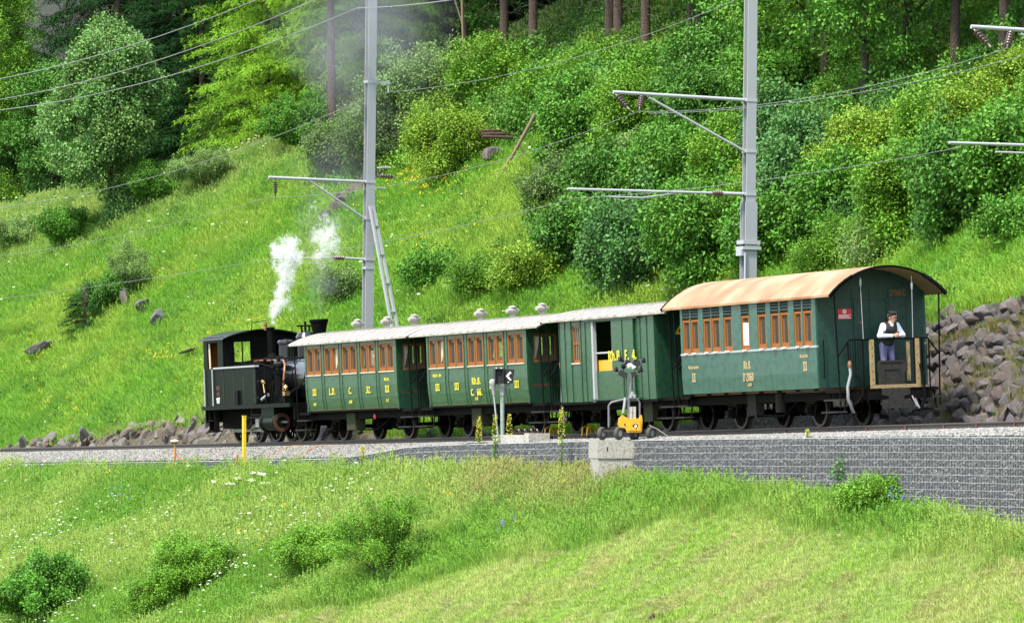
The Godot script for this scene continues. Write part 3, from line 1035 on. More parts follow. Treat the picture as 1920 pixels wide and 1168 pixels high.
func running_gear(c: Node, l: float, base: float, r := 0.37) -> void:
	for sx in [-1.0, 1.0]:
		for sz in [-1.0, 1.0]:
			var x: float = sx * base / 2
			wheel(c, x, sz * 0.53, r)
			var st := mb()
			bx(x - 0.11, x + 0.11, r - 0.12, r + 0.13, sz * 0.68, sz * 0.86, st)
			lathe(st, [Vector2(0, 0), Vector2(0.07, 0), Vector2(0.085, 0.03), Vector2(0.085, 0.06), Vector2(0, 0.06)], ax(Vector3(x, r, sz * 0.92), Vector3(0, 0, -sz)), 12)
			obj("axle_box", st, M.under, c)
			st = mb()
			for k in 5:
				var hl := 0.55 - 0.09 * k
				bx(x - hl, x + hl, r + 0.15 + 0.022 * (4 - k), r + 0.168 + 0.022 * (4 - k), sz * 0.74, sz * 0.82, st)
			obj("leaf_spring", st, M.undergrey, c)
			st = mb()
			for q in [-1.0, 1.0]:
				bar(st, Vector3(x + q * 0.14, r - 0.1, sz * 0.77), Vector3(x + q * 0.26, 0.62, sz * 0.77), 0.05, 0.02)
				bar(st, Vector3(x + q * (r + 0.06), r - 0.12, sz * 0.53), Vector3(x + q * (r + 0.03), r + 0.25, sz * 0.53), 0.09, 0.1)
			obj("axle_guard", st, M.under, c)
		var st2 := mb()
		tube(st2, [Vector3(sx * base / 2, r, -0.75), Vector3(sx * base / 2, r, 0.75)], 0.055, 10)
		obj("axle", st2, M.under, c)
	var st3 := mb()
	for sz in [-1.0, 1.0]:
		bx(-l / 2, l / 2, 0.58, 0.775, sz * 0.90, sz * 0.98, st3)
	bx(-l / 2, l / 2, 0.60, 0.76, -0.2, 0.2, st3)
	for x in [-l / 2 + 0.06, -l / 4, 0.0, l / 4, l / 2 - 0.06]:
		bx(x - 0.05, x + 0.05, 0.6, 0.76, -0.89, 0.89, st3)
	obj("underframe", st3, M.under, c)
	var st4 := mb()
	for sz in [-1.0, 1.0]:
		tube(st4, [Vector3(-base / 2 + 0.6, 0.6, sz * 0.8), Vector3(-0.7, 0.28, sz * 0.8), Vector3(0.7, 0.28, sz * 0.8), Vector3(base / 2 - 0.6, 0.6, sz * 0.8)], 0.02, 6)
		bar(st4, Vector3(-0.7, 0.28, sz * 0.8), Vector3(-0.7, 0.6, sz * 0.8), 0.03)
		bar(st4, Vector3(0.7, 0.28, sz * 0.8), Vector3(0.7, 0.6, sz * 0.8), 0.03)
	obj("truss_rod", st4, M.under, c)
	var st5 := mb()
	tube(st5, [Vector3(-0.55, 0.46, 0.2), Vector3(0.35, 0.46, 0.2)], 0.2, 14)
	tube(st5, [Vector3(0.5, 0.42, 0.1), Vector3(1.3, 0.42, 0.1)], 0.13, 14)
	obj("brake_cylinder", st5, M.under, c)

func window(c: Node, x0: float, x1: float, y0: float, y1: float, sg: float, curtain := 0, hw := 1.28) -> void:   # a timber sash in a real opening, with its pane
	var z := sg * (hw - 0.035)
	var st := mb()
	var f := 0.062
	bx(x0, x0 + f, y0, y1, z - 0.034, z + 0.034, st)
	bx(x1 - f, x1, y0, y1, z - 0.034, z + 0.034, st)
	bx(x0 + f, x1 - f, y1 - 0.05, y1, z - 0.034, z + 0.034, st)
	bx(x0 + f, x1 - f, y0, y0 + 0.10, z - 0.034, z + 0.034, st)
	var w := obj("window", st, M.wood, c)
	st = mb()
	quad(st, Vector3(x0 + f, y0 + 0.09, z), Vector3(x1 - f, y0 + 0.09, z), Vector3(x1 - f, y1 - 0.05, z), Vector3(x0 + f, y1 - 0.05, z), Vector3(0, 0, sg))
	obj("pane", st, M.glass, w)
	st = mb()
	bx(x0 - 0.02, x1 + 0.02, y0 - 0.028, y0 - 0.002, sg * (hw - 0.05), sg * (hw + 0.025), st)
	obj("sill", st, M.cream if hw < 1.3 else M.cream, w)
	if curtain == 1:                                     # gathered valance under the top rail
		st = mb()
		for k in 5:
			var a := lerpf(x0 + f, x1 - f, k / 5.0)
			var b := lerpf(x0 + f, x1 - f, (k + 1) / 5.0)
			ball(st, Vector3((a + b) / 2, y1 - 0.07, z - sg * 0.05), Vector3((b - a) * 0.6, 0.05, 0.015), 6)
		obj("curtain", st, M.cream, w)
	elif curtain == 2:                                   # drawn to one side
		st = mb()
		prism(st, PackedVector2Array([Vector2(x1 - f, y1 - 0.05), Vector2(x0 + f + 0.06, y1 - 0.05), Vector2(x0 + f + 0.12, y1 - 0.3), Vector2(x1 - f - 0.07, y0 + 0.2), Vector2(x1 - f, y0 + 0.1)]), z - sg * 0.06, z - sg * 0.05)
		obj("curtain", st, M.cream, w)
	elif curtain == 4:                                   # brown blind pulled down
		st = mb()
		bx(x0 + f, x1 - f, y0 + 0.1, y1 - 0.05, z - sg * 0.075, z - sg * 0.065, st)
		obj("blind", st, M.woodin, w)
	elif curtain == 3:                                   # whitened pane
		st = mb()
		bx(x0 + f, x1 - f, y0 + 0.02, y1 - 0.16, z - 0.026, z + 0.026, st)
		obj("blind", st, M.white, w)

func ventilator(c: Node, x: float, y: float) -> void:
	var st := mb()
	lathe(st, [Vector2(0.13, -0.05), Vector2(0.075, 0.03), Vector2(0.065, 0.12)], Transform3D(Basis.IDENTITY, Vector3(x, y, 0)), 14)
	var v := obj("ventilator", st, M.ventgrey, c)
	st = mb()
	lathe(st, [Vector2(0.0, -0.245), Vector2(0.05, -0.24), Vector2(0.095, -0.05), Vector2(0.095, 0.05), Vector2(0.05, 0.24), Vector2(0.0, 0.245)], ax(Vector3(x, y + 0.19, 0), Vector3(0.55, 0, 1)), 14)
	obj("cowl", st, M.ventgrey, v)
	st = mb()
	lathe(st, [Vector2(0.0, 0.0), Vector2(0.11, 0.0), Vector2(0.10, 0.02), Vector2(0.0, 0.05)], Transform3D(Basis.IDENTITY, Vector3(x, y + 0.285, 0)), 12)
	obj("lid", st, M.ventgrey, v)

func roof(c: Node, l: float, hw: float, ye: float, ya: float, m: Material, seams: float, edge: Material) -> Node3D:
	var st := mb()
	roof_shell(st, -l / 2, l / 2, hw, ye, ya, 0.05)
	var r := obj("roof", st, m, c)
	st = mb()
	roof_lining(st, -l / 2 + 0.01, l / 2 - 0.01, hw - 0.01, ye - 0.052, ya - 0.052)
	obj("ceiling", st, M.ceiling, r)
	for sx in [-1.0, 1.0]:
		st = mb()
		var o := arc(hw + 0.012, ye - 0.02, ya + 0.012, 18)
		for i in range(o.size() - 1):
			bar(st, Vector3(sx * (l / 2 + 0.005), o[i].y - 0.03, o[i].x), Vector3(sx * (l / 2 + 0.005), o[i + 1].y - 0.03, o[i + 1].x), 0.04, 0.085)
		obj("roof_edge", st, edge, r)
	if seams > 0:
		var n := int(l / seams)
		for k in range(1, n):
			st = mb()
			var x := -l / 2 + l * k / n
			var o2 := arc(hw, ye, ya, 10)
			for i in range(o2.size() - 1):
				bar(st, Vector3(x, o2[i].y + 0.006, o2[i].x), Vector3(x, o2[i + 1].y + 0.006, o2[i + 1].x), 0.022, 0.03)
			obj("seam", st, M.seam, r)
	return r

func platform(c: Node, xe: float, dir: float, ye: float, dep := 0.82, gates := true, buffer := true) -> void:   # open end platform beyond the end wall at xe
	var x1 := xe + dir * dep
	var st := mb()
	bx(xe, x1, 0.73, 0.80, -1.16, 1.16, st)
	obj("platform_floor", st, M.under, c)
	for sz in [-1.0, 1.0]:
		st = mb()
		tube(st, [Vector3(x1 - dir * 0.04, 0.40, sz * 1.20), Vector3(x1 - dir * 0.04, ye - 0.02, sz * 1.27)], 0.019, 7)
		obj("post", st, M.black, c)
		for k in 2:
			st = mb()
			var y := 0.58 - 0.26 * k
			bx(xe + dir * 0.05, x1, y - 0.02, y + 0.02, sz * (1.00 + 0.07 * k), sz * (1.24 + 0.07 * k), st)
			obj("step", st, M.undergrey, c)
		st = mb()
		for q in [0.06, dep - 0.04]:
			bar(st, Vector3(xe + dir * q, 0.30, sz * 1.12), Vector3(xe + dir * q, 0.74, sz * 1.06), 0.03, 0.02)
		obj("step_hanger", st, M.under, c)
		if gates:
			st = mb()
			var xr := x1 - dir * 0.05
			tube(st, [Vector3(xr, 1.82, sz * 0.42), Vector3(xr, 1.82, sz * 0.95), Vector3(xr, 1.45, sz * 1.2)], 0.02, 6)
			tube(st, [Vector3(xr, 0.8, sz * 0.42), Vector3(xr, 1.82, sz * 0.42)], 0.02, 6)
			tube(st, [Vector3(xr, 0.8, sz * 0.95), Vector3(xr, 1.82, sz * 0.95)], 0.02, 6)
			for k in 6:
				tube(st, [Vector3(xr, 0.8, sz * (0.5 + 0.075 * k)), Vector3(xr, 1.8, sz * (0.5 + 0.075 * k))], 0.009, 4)
			obj("railing", st, M.black, c)
	st = mb()
	bx(x1 - dir * 0.1, x1, 0.56, 0.80, -1.0, 1.0, st)
	obj("headstock", st, M.under, c)
	if not buffer: return
	st = mb()
	tube(st, [Vector3(x1, 0.68, 0), Vector3(x1 + dir * 0.24, 0.68, 0)], 0.09, 12)
	lathe(st, [Vector2(0, 0), Vector2(0.26, 0), Vector2(0.26, 0.04), Vector2(0, 0.06)], ax(Vector3(x1 + dir * 0.24, 0.68, 0), Vector3(dir, 0, 0)), 20)
	obj("buffer", st, M.under, c)

func coach(n: String, label: String, sa: float, sb: float, text: Array, sd: int) -> void:   # third class coach with five double windows
	var l := sb - sa
	var c := thing(n, label, "railway carriage", track_xf((sa + sb) / 2), "green passenger carriages with white roofs")
	var y0 := 0.80
	var ye := 2.70
	var wy0 := 1.82
	var wy1 := 2.57
	var pitch := 1.262
	var first := -l / 2 + 0.16
	var win := []
	for k in 5: win.append([first + k * pitch, first + k * pitch + 0.98])
	for sg in [-1.0, 1.0]:
		var edges := [-l / 2]
		for k in 4: edges.append((win[k][1] + win[k + 1][0]) / 2)
		edges.append(l / 2)
		for k in 5:
			var st := mb()
			skin(st, edges[k] + 0.003, edges[k + 1] - 0.003, side_pts(y0, wy0 - 0.002, sg), -0.04 * sg)
			obj("side_panel", st, M.coach, c)
			var w: Array = win[k]
			var mid: float = (w[0] + w[1]) / 2
			var cu: int = 1 if (k + sd) % 5 != 4 else 2
			window(c, w[0], mid - 0.035, wy0, wy1, sg, cu if sg < 0 else [4, 4, 1, 4, 4][(k + sd) % 5])
			window(c, mid + 0.035, w[1], wy0, wy1, sg, 1 if sg < 0 else [4, 1, 4, 4, 4][(k + sd) % 5])
			st = mb()
			bx(mid - 0.035, mid + 0.035, wy0, wy1, sg * 1.23, sg * 1.275, st)
			obj("window_post", st, M.batten, c)
		var xs := [-l / 2]
		for k in 5: xs.append_array(win[k])
		xs.append(l / 2)
		for k in 6:
			var st := mb()
			bx(xs[2 * k], xs[2 * k + 1], wy0, wy1, sg * 1.24, sg * 1.28, st)
			obj("pillar", st, M.coach, c)
			if k > 0 and k < 6:
				for e in [xs[2 * k] + 0.045, xs[2 * k + 1] - 0.045]:
					if k == 5 and e > xs[10] + 0.1: continue
					st = mb()
					skin(st, e - 0.011, e + 0.011, side_pts(y0, ye, sg, 1.292), -0.014 * sg)
					obj("batten", st, M.batten, c)
		var st2 := mb()
		bx(-l / 2, l / 2, wy1, ye + 0.03, sg * 1.24, sg * 1.28, st2)
		obj("cornice_board", st2, M.coach, c)
		st2 = mb()
		skin(st2, -l / 2, l / 2, [Vector2(0.83, sg * 1.214), Vector2(0.78, sg * 1.205)], -0.05 * sg)
		obj("bottom_rail", st2, M.under, c)
	# ends
	for dir in [-1.0, 1.0]:
		var xa: float = dir * l / 2
		var xb: float = dir * (l / 2 - 0.05)
		var st := mb()
		for z in [[-1.24, -1.10], [-0.45, 0.45], [1.10, 1.24]]:
			end_piece(st, end_outline(1.38, y0, ye, 2.98, z[0], z[1]), xa, xb)
		for z in [[-1.10, -0.45], [0.45, 1.10]]:
			bx(xa, xb, y0, 1.82, z[0], z[1], st)
			end_piece(st, end_outline(1.38, 2.52, ye, 2.98, z[0], z[1]), xa, xb)
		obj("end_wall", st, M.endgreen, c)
		st = mb()
		for z in [-0.36, 0.36]:
			bx(xa, xa + dir * 0.02, y0, 2.62, z - 0.02, z + 0.02, st)
		bx(xa, xa + dir * 0.02, 2.62, 2.66, -0.38, 0.38, st)
		obj("door", st, M.batten, c)
		for z in [[-1.10, -0.45], [0.45, 1.10]]:
			st = mb()
			bx(xa - dir * 0.03, xa - dir * 0.01, 1.82, 1.88, z[0], z[1], st)
			bx(xa - dir * 0.03, xa - dir * 0.01, 2.46, 2.52, z[0], z[1], st)
			bx(xa - dir * 0.03, xa - dir * 0.01, 1.88, 2.46, z[0], z[0] + 0.05, st)
			bx(xa - dir * 0.03, xa - dir * 0.01, 1.88, 2.46, z[1] - 0.05, z[1], st)
			var w := obj("end_window", st, M.woodin, c)
			st = mb()
			quad(st, Vector3(xa - dir * 0.02, 1.88, z[0] + 0.05), Vector3(xa - dir * 0.02, 1.88, z[1] - 0.05), Vector3(xa - dir * 0.02, 2.46, z[1] - 0.05), Vector3(xa - dir * 0.02, 2.46, z[0] + 0.05), Vector3(dir, 0, 0))
			obj("pane", st, M.glass, w)
			st = mb()
			end_piece(st, PackedVector2Array([Vector2(z[0] + 0.05, 2.46), Vector2(z[0] + 0.22, 2.46), Vector2(z[0] + 0.10, 1.95), Vector2(z[0] + 0.05, 1.92)]), xa - dir * 0.05, xa - dir * 0.06)
			obj("curtain", st, M.cream, w)
		platform(c, xa, dir, ye)
	# inside
	var si := mb()
	bx(-l / 2 + 0.05, l / 2 - 0.05, 0.80, 0.84, -1.2, 1.2, si)
	obj("floor", si, M.woodin, c)
	for sg in [-1.0, 1.0]:
		si = mb()
		bx(-l / 2 + 0.06, l / 2 - 0.06, 0.84, 1.80, sg * 1.19, sg * 1.215, si)
		obj("lining", si, M.woodin, c)
	for x in [-l / 2 + 1.3, l / 2 - 1.3]:
		for sg in [-1.0, 1.0]:
			si = mb()
			bx(x - 0.02, x + 0.02, 0.85, 2.65, sg * 0.32, sg * 1.2, si)
			obj("partition", si, M.woodin, c)
	for k in 9:
		var x := -l / 2 + 0.4 + k * (l - 0.8) / 8.0
		for sg in [-1.0, 1.0]:
			si = mb()
			bx(x - 0.03, x + 0.03, 1.1, 2.0, sg * 0.3, sg * 1.18, si)
			bx(x - 0.4, x + 0.4 if k < 8 else x, 1.22, 1.27, sg * 0.3, sg * 1.18, si)
			obj("bench", si, M.woodin, c)
	var rf_ := roof(c, l + 1.86, 1.38, ye, 3.02, M.roofwhite, 0.46, M.roofedge)
	for k in 3: ventilator(rf_, [-1.55, 0.3, 2.35][k] + (0.15 if sd == 0 else 0.0), 3.0)
	running_gear(c, l + 1.7, 4.5)
	# lettering on the panels, the near one first
	for e in text:
		lettering(c, e[0], e[3] * 0.90, M.yellow, face_side(first + (4 - e[1]) * pitch + 0.49 + (0.0 if e.size() < 5 else e[4]), e[2], -1.288))
	si = mb()
	bx(0.35, 0.95, 0.28, 0.74, -1.02, -0.72, si)
	obj("battery_box", si, M.olive, c)
	si = mb()
	lathe(si, [Vector2(0, 0), Vector2(0.07, 0), Vector2(0.07, 0.03), Vector2(0, 0.04)], ax(Vector3(-1.0, 0.62, -1.0), Vector3(0, 0, -1)), 14)
	obj("valve_plate", si, M.red, c)

func baggage_van(sa: float, sb: float) -> void:
	var l := sb - sa
	var c := thing("baggage_van", "green baggage van with its sliding door open, numbered 4", "railway carriage", track_xf((sa + sb) / 2))
	var y0 := 0.78
	var ye := 2.80
	var px := func(u: float) -> float: return l / 2 - (u - 1065.0) / 673.0 * l     # from the far corner towards the near one
	var d0: float = px.call(1450)
	var d1: float = px.call(1305)
	var w0: float = px.call(1213)
	var w1: float = px.call(1160)
	var cols := [px.call(1738), px.call(1685), px.call(1640), px.call(1605)]
	for sg in [-1.0, 1.0]:
		var hw := 1.28
		# planked panels
		var spans := []
		for k in 3: spans.append([cols[k], cols[k + 1], y0, ye])
		spans.append_array([[cols[3], (cols[3] + d0) / 2, y0, ye], [(cols[3] + d0) / 2, d0, y0, ye]])
		spans.append([d0, d1, 2.68, ye])
		spans.append_array([[d1, px.call(1255), y0, ye], [px.call(1255), w0, y0, ye], [w0, w1, y0, 1.74], [w0, w1, 2.62, ye], [w1, px.call(1107), y0, ye], [px.call(1107), px.call(1065), y0, ye]])
		for sp in spans:
			var st := mb()
			var dz := 0.045 if (sp[0] > cols[3] - 0.01 and sp[1] < d0 + 0.01) else 0.0
			skin(st, sp[0] + 0.006, sp[1] - 0.006, side_pts(sp[2], sp[3], sg, hw + dz, 0.015), -0.04 * sg)
			obj("side_panel", st, M.coach2, c)
		for x in [cols[0] + 0.02, cols[1], cols[2], cols[3], (cols[3] + d0) / 2, px.call(1255), w0 - 0.08, w1 + 0.06, px.call(1107), px.call(1065) - 0.02]:
			var st := mb()
			skin(st, x - 0.009, x + 0.009, side_pts(y0, ye, sg, 1.295 + (0.045 if x > cols[3] - 0.01 and x < d0 else 0.0), 0.015), -0.016 * sg)
			obj("batten", st, M.batten, c)
		var st2 := mb()
		skin(st2, d0 + 0.02, d1 - 0.08, side_pts(y0, 1.50, sg, 1.24, 0.015), -0.04 * sg)
		obj("half_door", st2, M.coach2, c)
		st2 = mb()
		bx(d1 - 0.10, d1 - 0.005, y0 - 0.02, 2.70, sg * 1.22, sg * 1.31, st2)
		obj("door_post", st2, M.galv, c)
		st2 = mb()
		tube(st2, [Vector3(d0, 1.93, sg * 1.22), Vector3(d1 - 0.05, 1.93, sg * 1.22)], 0.025, 8)
		obj("door_bar", st2, M.galv, c)
		st2 = mb()
		bx(cols[2], d1 + 0.4, 2.70, 2.74, sg * 1.32, sg * 1.36, st2)
		bx(cols[2], d1 + 0.1, 0.80, 0.83, sg * 1.20, sg * 1.34, st2)
		obj("door_rail", st2, M.batten, c)
		st2 = mb()
		bx(w0, w0 + 0.05, 1.74, 2.62, sg * 1.235, sg * 1.265, st2)
		bx(w1 - 0.05, w1, 1.74, 2.62, sg * 1.235, sg * 1.265, st2)
		bx(w0, w1, 2.56, 2.62, sg * 1.235, sg * 1.265, st2)
		bx(w0, w1, 1.74, 1.80, sg * 1.235, sg * 1.265, st2)
		bx(w0, w1, 2.17, 2.21, sg * 1.235, sg * 1.265, st2)
		var w := obj("window", st2, M.wood, c)
		st2 = mb()
		quad(st2, Vector3(w0, 1.8, sg * 1.25), Vector3(w1, 1.8, sg * 1.25), Vector3(w1, 2.56, sg * 1.25), Vector3(w0, 2.56, sg * 1.25), Vector3(0, 0, sg))
		obj("pane", st2, M.glass, w)
		for k in 3:
			st2 = mb()
			var xx := lerpf(w0, w1, (k + 1) / 4.0)
			tube(st2, [Vector3(xx, 1.78, sg * 1.22), Vector3(xx, 2.58, sg * 1.22)], 0.012, 5)
			obj("bar", st2, M.brass, w)
		st2 = mb()
		bx(w0 - 0.03, w1 + 0.03, 1.70, 1.73, sg * 1.25, sg * 1.31, st2)
		obj("sill", st2, M.cream, w)
		st2 = mb()
		bx(-l / 2, l / 2, y0 - 0.06, y0 - 0.003, sg * 1.18, sg * 1.26, st2)
		obj("bottom_rail", st2, M.under, c)
		st2 = mb()
		tube(st2, [Vector3(w1 - 0.62, 1.3, sg * 1.33), Vector3(w1 - 0.62, 2.0, sg * 1.33)], 0.014, 5)
		obj("grab_rail", st2, M.batten, c)
	for dir in [-1.0, 1.0]:
		var st := mb()
		end_piece(st, end_outline(1.38, y0, ye, 3.06, -1.24, 1.24), dir * l / 2, dir * (l / 2 - 0.05))
		obj("end_wall", st, M.endgreen, c)
		st = mb()
		for z in [-0.38, 0.38]:
			bx(dir * l / 2, dir * (l / 2 + 0.02), y0, 2.62, z - 0.02, z + 0.02, st)
		obj("door", st, M.batten, c)
		platform(c, dir * l / 2, dir, ye, 0.82)
	var si := mb()
	bx(-l / 2 + 0.05, l / 2 - 0.05, 0.76, 0.8, -1.18, 1.18, si)
	obj("floor", si, M.woodin, c)
	si = mb()
	bx(d0 + 0.12, d1 - 0.12, 1.50, 1.76, -1.19, -0.95, si)
	obj("yellow_crate", si, M.yellowpaint, c)
	var r := roof(c, l + 1.7, 1.38, ye, 3.08, M.roofwhite, 0.46, M.roofedge)
	running_gear(c, l + 1.5, 3.6)
	lettering(c, "Rh.B.  F.  4.", 0.24, M.yellow, face_side((cols[3] + d0) / 2, 1.84, -1.345), 0.95)
	lettering(c, "4", 0.34, M.yellow, face_end(-l / 2 - 0.012, 2.36, -0.62))
	si = mb()
	bx(-1.9, -1.4, 0.25, 0.72, -1.0, -0.7, si)
	obj("battery_box", si, M.olive, c)
	si = mb()
	tube(si, [Vector3(l / 2 + 0.5, 1.75, -1.0), Vector3(l / 2 + 0.5, 1.2, -1.03), Vector3(l / 2 + 0.42, 0.55, -1.08), Vector3(l / 2 + 0.3, 0.3, -1.0)], 0.035, 8)
	var h := obj("brake_hose", si, M.hose, c)
	si = mb()
	lathe(si, [Vector2(0.0, 0), Vector2(0.07, 0.0), Vector2(0.08, 0.1), Vector2(0.05, 0.26), Vector2(0, 0.28)], Transform3D(Basis.IDENTITY, Vector3(l / 2 + 0.5, 1.62, -1.0)), 10)
	obj("hose_head", si, M.red, h)

func saloon(sa: float, sb: float) -> void:   # the last carriage: louvres over the windows, arched roof
	var l := sb - sa
	var c := thing("railway_carriage", "last carriage, teal green with tan arched roof, louvred windows and man on its platform", "railway carriage", track_xf((sa + sb) / 2))
	var y0 := 0.85
	var ye := 2.86
	var ya := 3.46
	var wy0 := 1.79
	var wy1 := 2.55
	var hw := 1.34
	var px := func(u: float) -> float:
		var f := (960.0 - u) / 810.0
		return -l / 2 + l * f * 104.6 / (111.1 - f * 6.5)
	var wins := [[935, 885], [875, 830], [797, 748], [740, 690], [662, 612], [562, 514], [458, 408], [386, 338], [332, 286], [258, 212], [207, 163]]
	for sg in [-1.0, 1.0]:
		var joints := [-l / 2, px.call(685), px.call(402), l / 2]
		for k in 3:
			var st := mb()
			skin(st, joints[k] + 0.004, joints[k + 1] - 0.004, [Vector2(wy0 - 0.05, sg * hw), Vector2(1.2, sg * hw), Vector2(y0, sg * (hw - 0.02))], -0.04 * sg)
			obj("side_panel", st, M.teal, c)
		var st2 := mb()
		bx(-l / 2, l / 2, wy0 - 0.052, wy0 - 0.004, sg * 1.29, sg * (hw + 0.015), st2)
		obj("waist_moulding", st2, M.galv, c)
		st2 = mb()
		bx(-l / 2, l / 2, wy1 + 0.28, ye + 0.012, sg * 1.30, sg * (hw + 0.01), st2)
		obj("cornice_board", st2, M.teal, c)
		var last := -l / 2
		for k in wins.size():
			var a: float = px.call(wins[k][0])
			var b: float = px.call(wins[k][1])
			st2 = mb()
			bx(last, a, wy0 - 0.004, wy1 + 0.28, sg * 1.30, sg * hw, st2)
			obj("pillar", st2, M.teal, c)
			var cu := 3 if k == 5 else (4 if sg > 0 and k % 4 != 0 else 0)
			window(c, a, b, wy0, wy1, sg, cu, 1.33)
			st2 = mb()
			bx(a + 0.12, b - 0.12, wy0 - 0.03, wy0 + 0.0, sg * (hw + 0.02), sg * (hw + 0.05), st2)
			obj("drip_ledge", st2, M.white, c)
			st2 = mb()
			bx(a, b, wy1 + 0.01, wy1 + 0.28, sg * 1.27, sg * 1.29, st2)
			obj("louvre_back", st2, M.under, c)
			for q in 4:
				st2 = mb()
				var y := wy1 + 0.03 + q * 0.066
				box(st2, Vector3.ZERO, Vector3(b - a, 0.012, 0.075), Transform3D(Basis(Vector3(1, 0, 0), -0.7 * sg), Vector3((a + b) / 2, y + 0.02, sg * 1.32)))
				obj("slat", st2, M.louvre, c)
			last = b
		st2 = mb()
		bx(last, l / 2, wy0 - 0.004, wy1 + 0.28, sg * 1.30, sg * hw, st2)
		obj("pillar", st2, M.teal, c)
		for k in 8:
			st2 = mb()
			var x := -l / 2 + 0.3 + k * (l - 0.6) / 7.0
			bx(x - 0.02, x + 0.02, y0 - 0.05, y0 - 0.005, sg * 1.2, sg * 1.30, st2)
			obj("bracket", st2, M.undergrey, c)
	for dir in [-1.0, 1.0]:
		var xa: float = dir * l / 2
		var st := mb()
		end_piece(st, end_outline(1.38, y0, ye + 0.02, ya - 0.05, -1.30, 1.30), xa, xa - dir * 0.05)
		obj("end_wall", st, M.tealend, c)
		for z in [-0.85, -0.45, -0.02, 0.45, 0.88]:
			st = mb()
			bx(xa, xa + dir * 0.014, y0, 3.0, z - 0.012, z + 0.012, st)
			obj("batten", st, M.tealend, c)
		st = mb()
		bx(xa, xa + dir * 0.03, y0, 2.75, -0.42, -0.38, st)
		bx(xa, xa + dir * 0.03, y0, 2.75, 0.38, 0.42, st)
		bx(xa, xa + dir * 0.03, 2.75, 2.79, -0.42, 0.42, st)
		obj("door", st, M.tealend, c)
	var st3 := mb()
	bx(-l / 2 + 0.06, l / 2 - 0.06, 0.80, 0.85, -1.2, 1.2, st3)
	obj("floor", st3, M.woodin, c)
	for k in 3:
		st3 = mb()
		var x := -l / 2 + 1.6 + 1.7 * k
		bx(x - 0.03, x + 0.03, 0.86, 2.6, -1.15, -0.1, st3)
		obj("partition", st3, M.woodin, c)
	st3 = mb()
	bx(-l / 2 + 0.06, l / 2 - 0.06, 0.86, 1.7, -1.26, -1.285, st3)
	bx(-l / 2 + 0.06, l / 2 - 0.06, 0.86, 1.7, 1.26, 1.285, st3)
	obj("lining", st3, M.woodin, c)
	var r := roof(c, l + 1.75, 1.405, ye, ya, M.roofrust, 0.0, M.black)
	var xe := -l / 2
	platform(c, xe, -1.0, ye, 0.84, false, false)
	platform(c, l / 2, 1.0, ye, 0.55, true)
	var xr := xe - 0.80
	var zc := 0.13
	# gangway frame and its folded plate
	var gf := mb()
	for z in [zc - 0.55, zc + 0.55]:
		bx(xr - 0.05, xr + 0.02, 0.86, 1.86, z - 0.045, z + 0.045, gf)
	bx(xr - 0.05, xr + 0.02, 0.80, 0.875, zc - 0.595, zc + 0.595, gf)
	bx(xr + 0.10, xr + 0.16, 0.95, 1.80, zc + 0.38, zc + 0.44, gf)
	var gw := obj("gangway_frame", gf, M.beige, c)
	for z in [zc - 0.55, zc + 0.55]:
		for k in 5:
			st3 = mb()
			lathe(st3, [Vector2(0, 0), Vector2(0.012, 0), Vector2(0.012, 0.006), Vector2(0, 0.006)], ax(Vector3(xr - 0.05, 1.0 + 0.17 * k, z), Vector3(-1, 0, 0)), 6)
			obj("bolt", st3, M.black, gw)
	st3 = mb()
	var pl := PackedVector2Array([Vector2(-0.40, 0.88), Vector2(0.22, 0.88), Vector2(0.22, 1.14), Vector2(0.30, 1.16), Vector2(0.30, 1.34), Vector2(0.22, 1.40), Vector2(-0.34, 1.40), Vector2(-0.42, 1.34)])
	for q in pl.size(): pl[q].x += zc
	end_piece(st3, pl, xr - 0.03, xr + 0.01)
	for q in [[-0.36, 0.18, 1.36, 1.385], [-0.28, -0.26, 0.9, 1.2], [0.08, 0.10, 0.9, 1.2], [-0.28, 0.10, 1.2, 1.22]]:
		bx(xr - 0.045, xr - 0.03, q[2], q[3], q[0] + zc, q[1] + zc, st3)
	obj("fall_plate", st3, M.undergrey, c)
	# railings
	for sg in [-1.0, 1.0]:
		st3 = mb()
		tube(st3, [Vector3(xr, 1.86, sg * 0.52), Vector3(xr, 1.87, sg * 0.95), Vector3(xr, 1.5, sg * 1.24)], 0.02, 7)
		tube(st3, [Vector3(xr, 1.86, sg * 0.62), Vector3(xr, 0.8, sg * 0.62)], 0.018, 6)
		tube(st3, [Vector3(xr, 1.84, sg * 0.98), Vector3(xr, 0.8, sg * 0.98)], 0.018, 6)
		for k in 5:
			tube(st3, [Vector3(xr, 1.84, sg * (0.68 + 0.06 * k)), Vector3(xr, 0.82, sg * (0.68 + 0.06 * k))], 0.008, 4)
		obj("railing", st3, M.black, c)
		st3 = mb()
		tube(st3, [Vector3(xe - 0.06, 1.05, sg * 1.2), Vector3(xe - 0.06, 1.9, sg * 1.2)], 0.014, 5)
		obj("grab_rail", st3, M.black, c)
		st3 = mb()
		tube(st3, [Vector3(xe - 0.8, 3.22, sg * 0.62), Vector3(xe - 0.8, 2.95, sg * 0.62), Vector3(xe - 0.8, 1.86, sg * 0.60)], 0.009, 5)
		obj("lamp_cord", st3, M.insulgrey, c)
		st3 = mb()
		lathe(st3, [Vector2(0, 0), Vector2(0.02, 0.0), Vector2(0.03, 0.1), Vector2(0.02, 0.16), Vector2(0, 0.17)], Transform3D(Basis.IDENTITY, Vector3(xe - 0.8, 3.02 - (0.1 if sg > 0 else 0.0), sg * 0.62)), 8)
		obj("lamp_bracket", st3, M.insulgrey, c)
	st3 = mb()
	tube(st3, [Vector3(xr, 1.865, -0.52), Vector3(xr, 1.865, 0.52)], 0.02, 7)
	obj("safety_bar", st3, M.black, c)
	# buffing plate, hoses, chains
	st3 = mb()
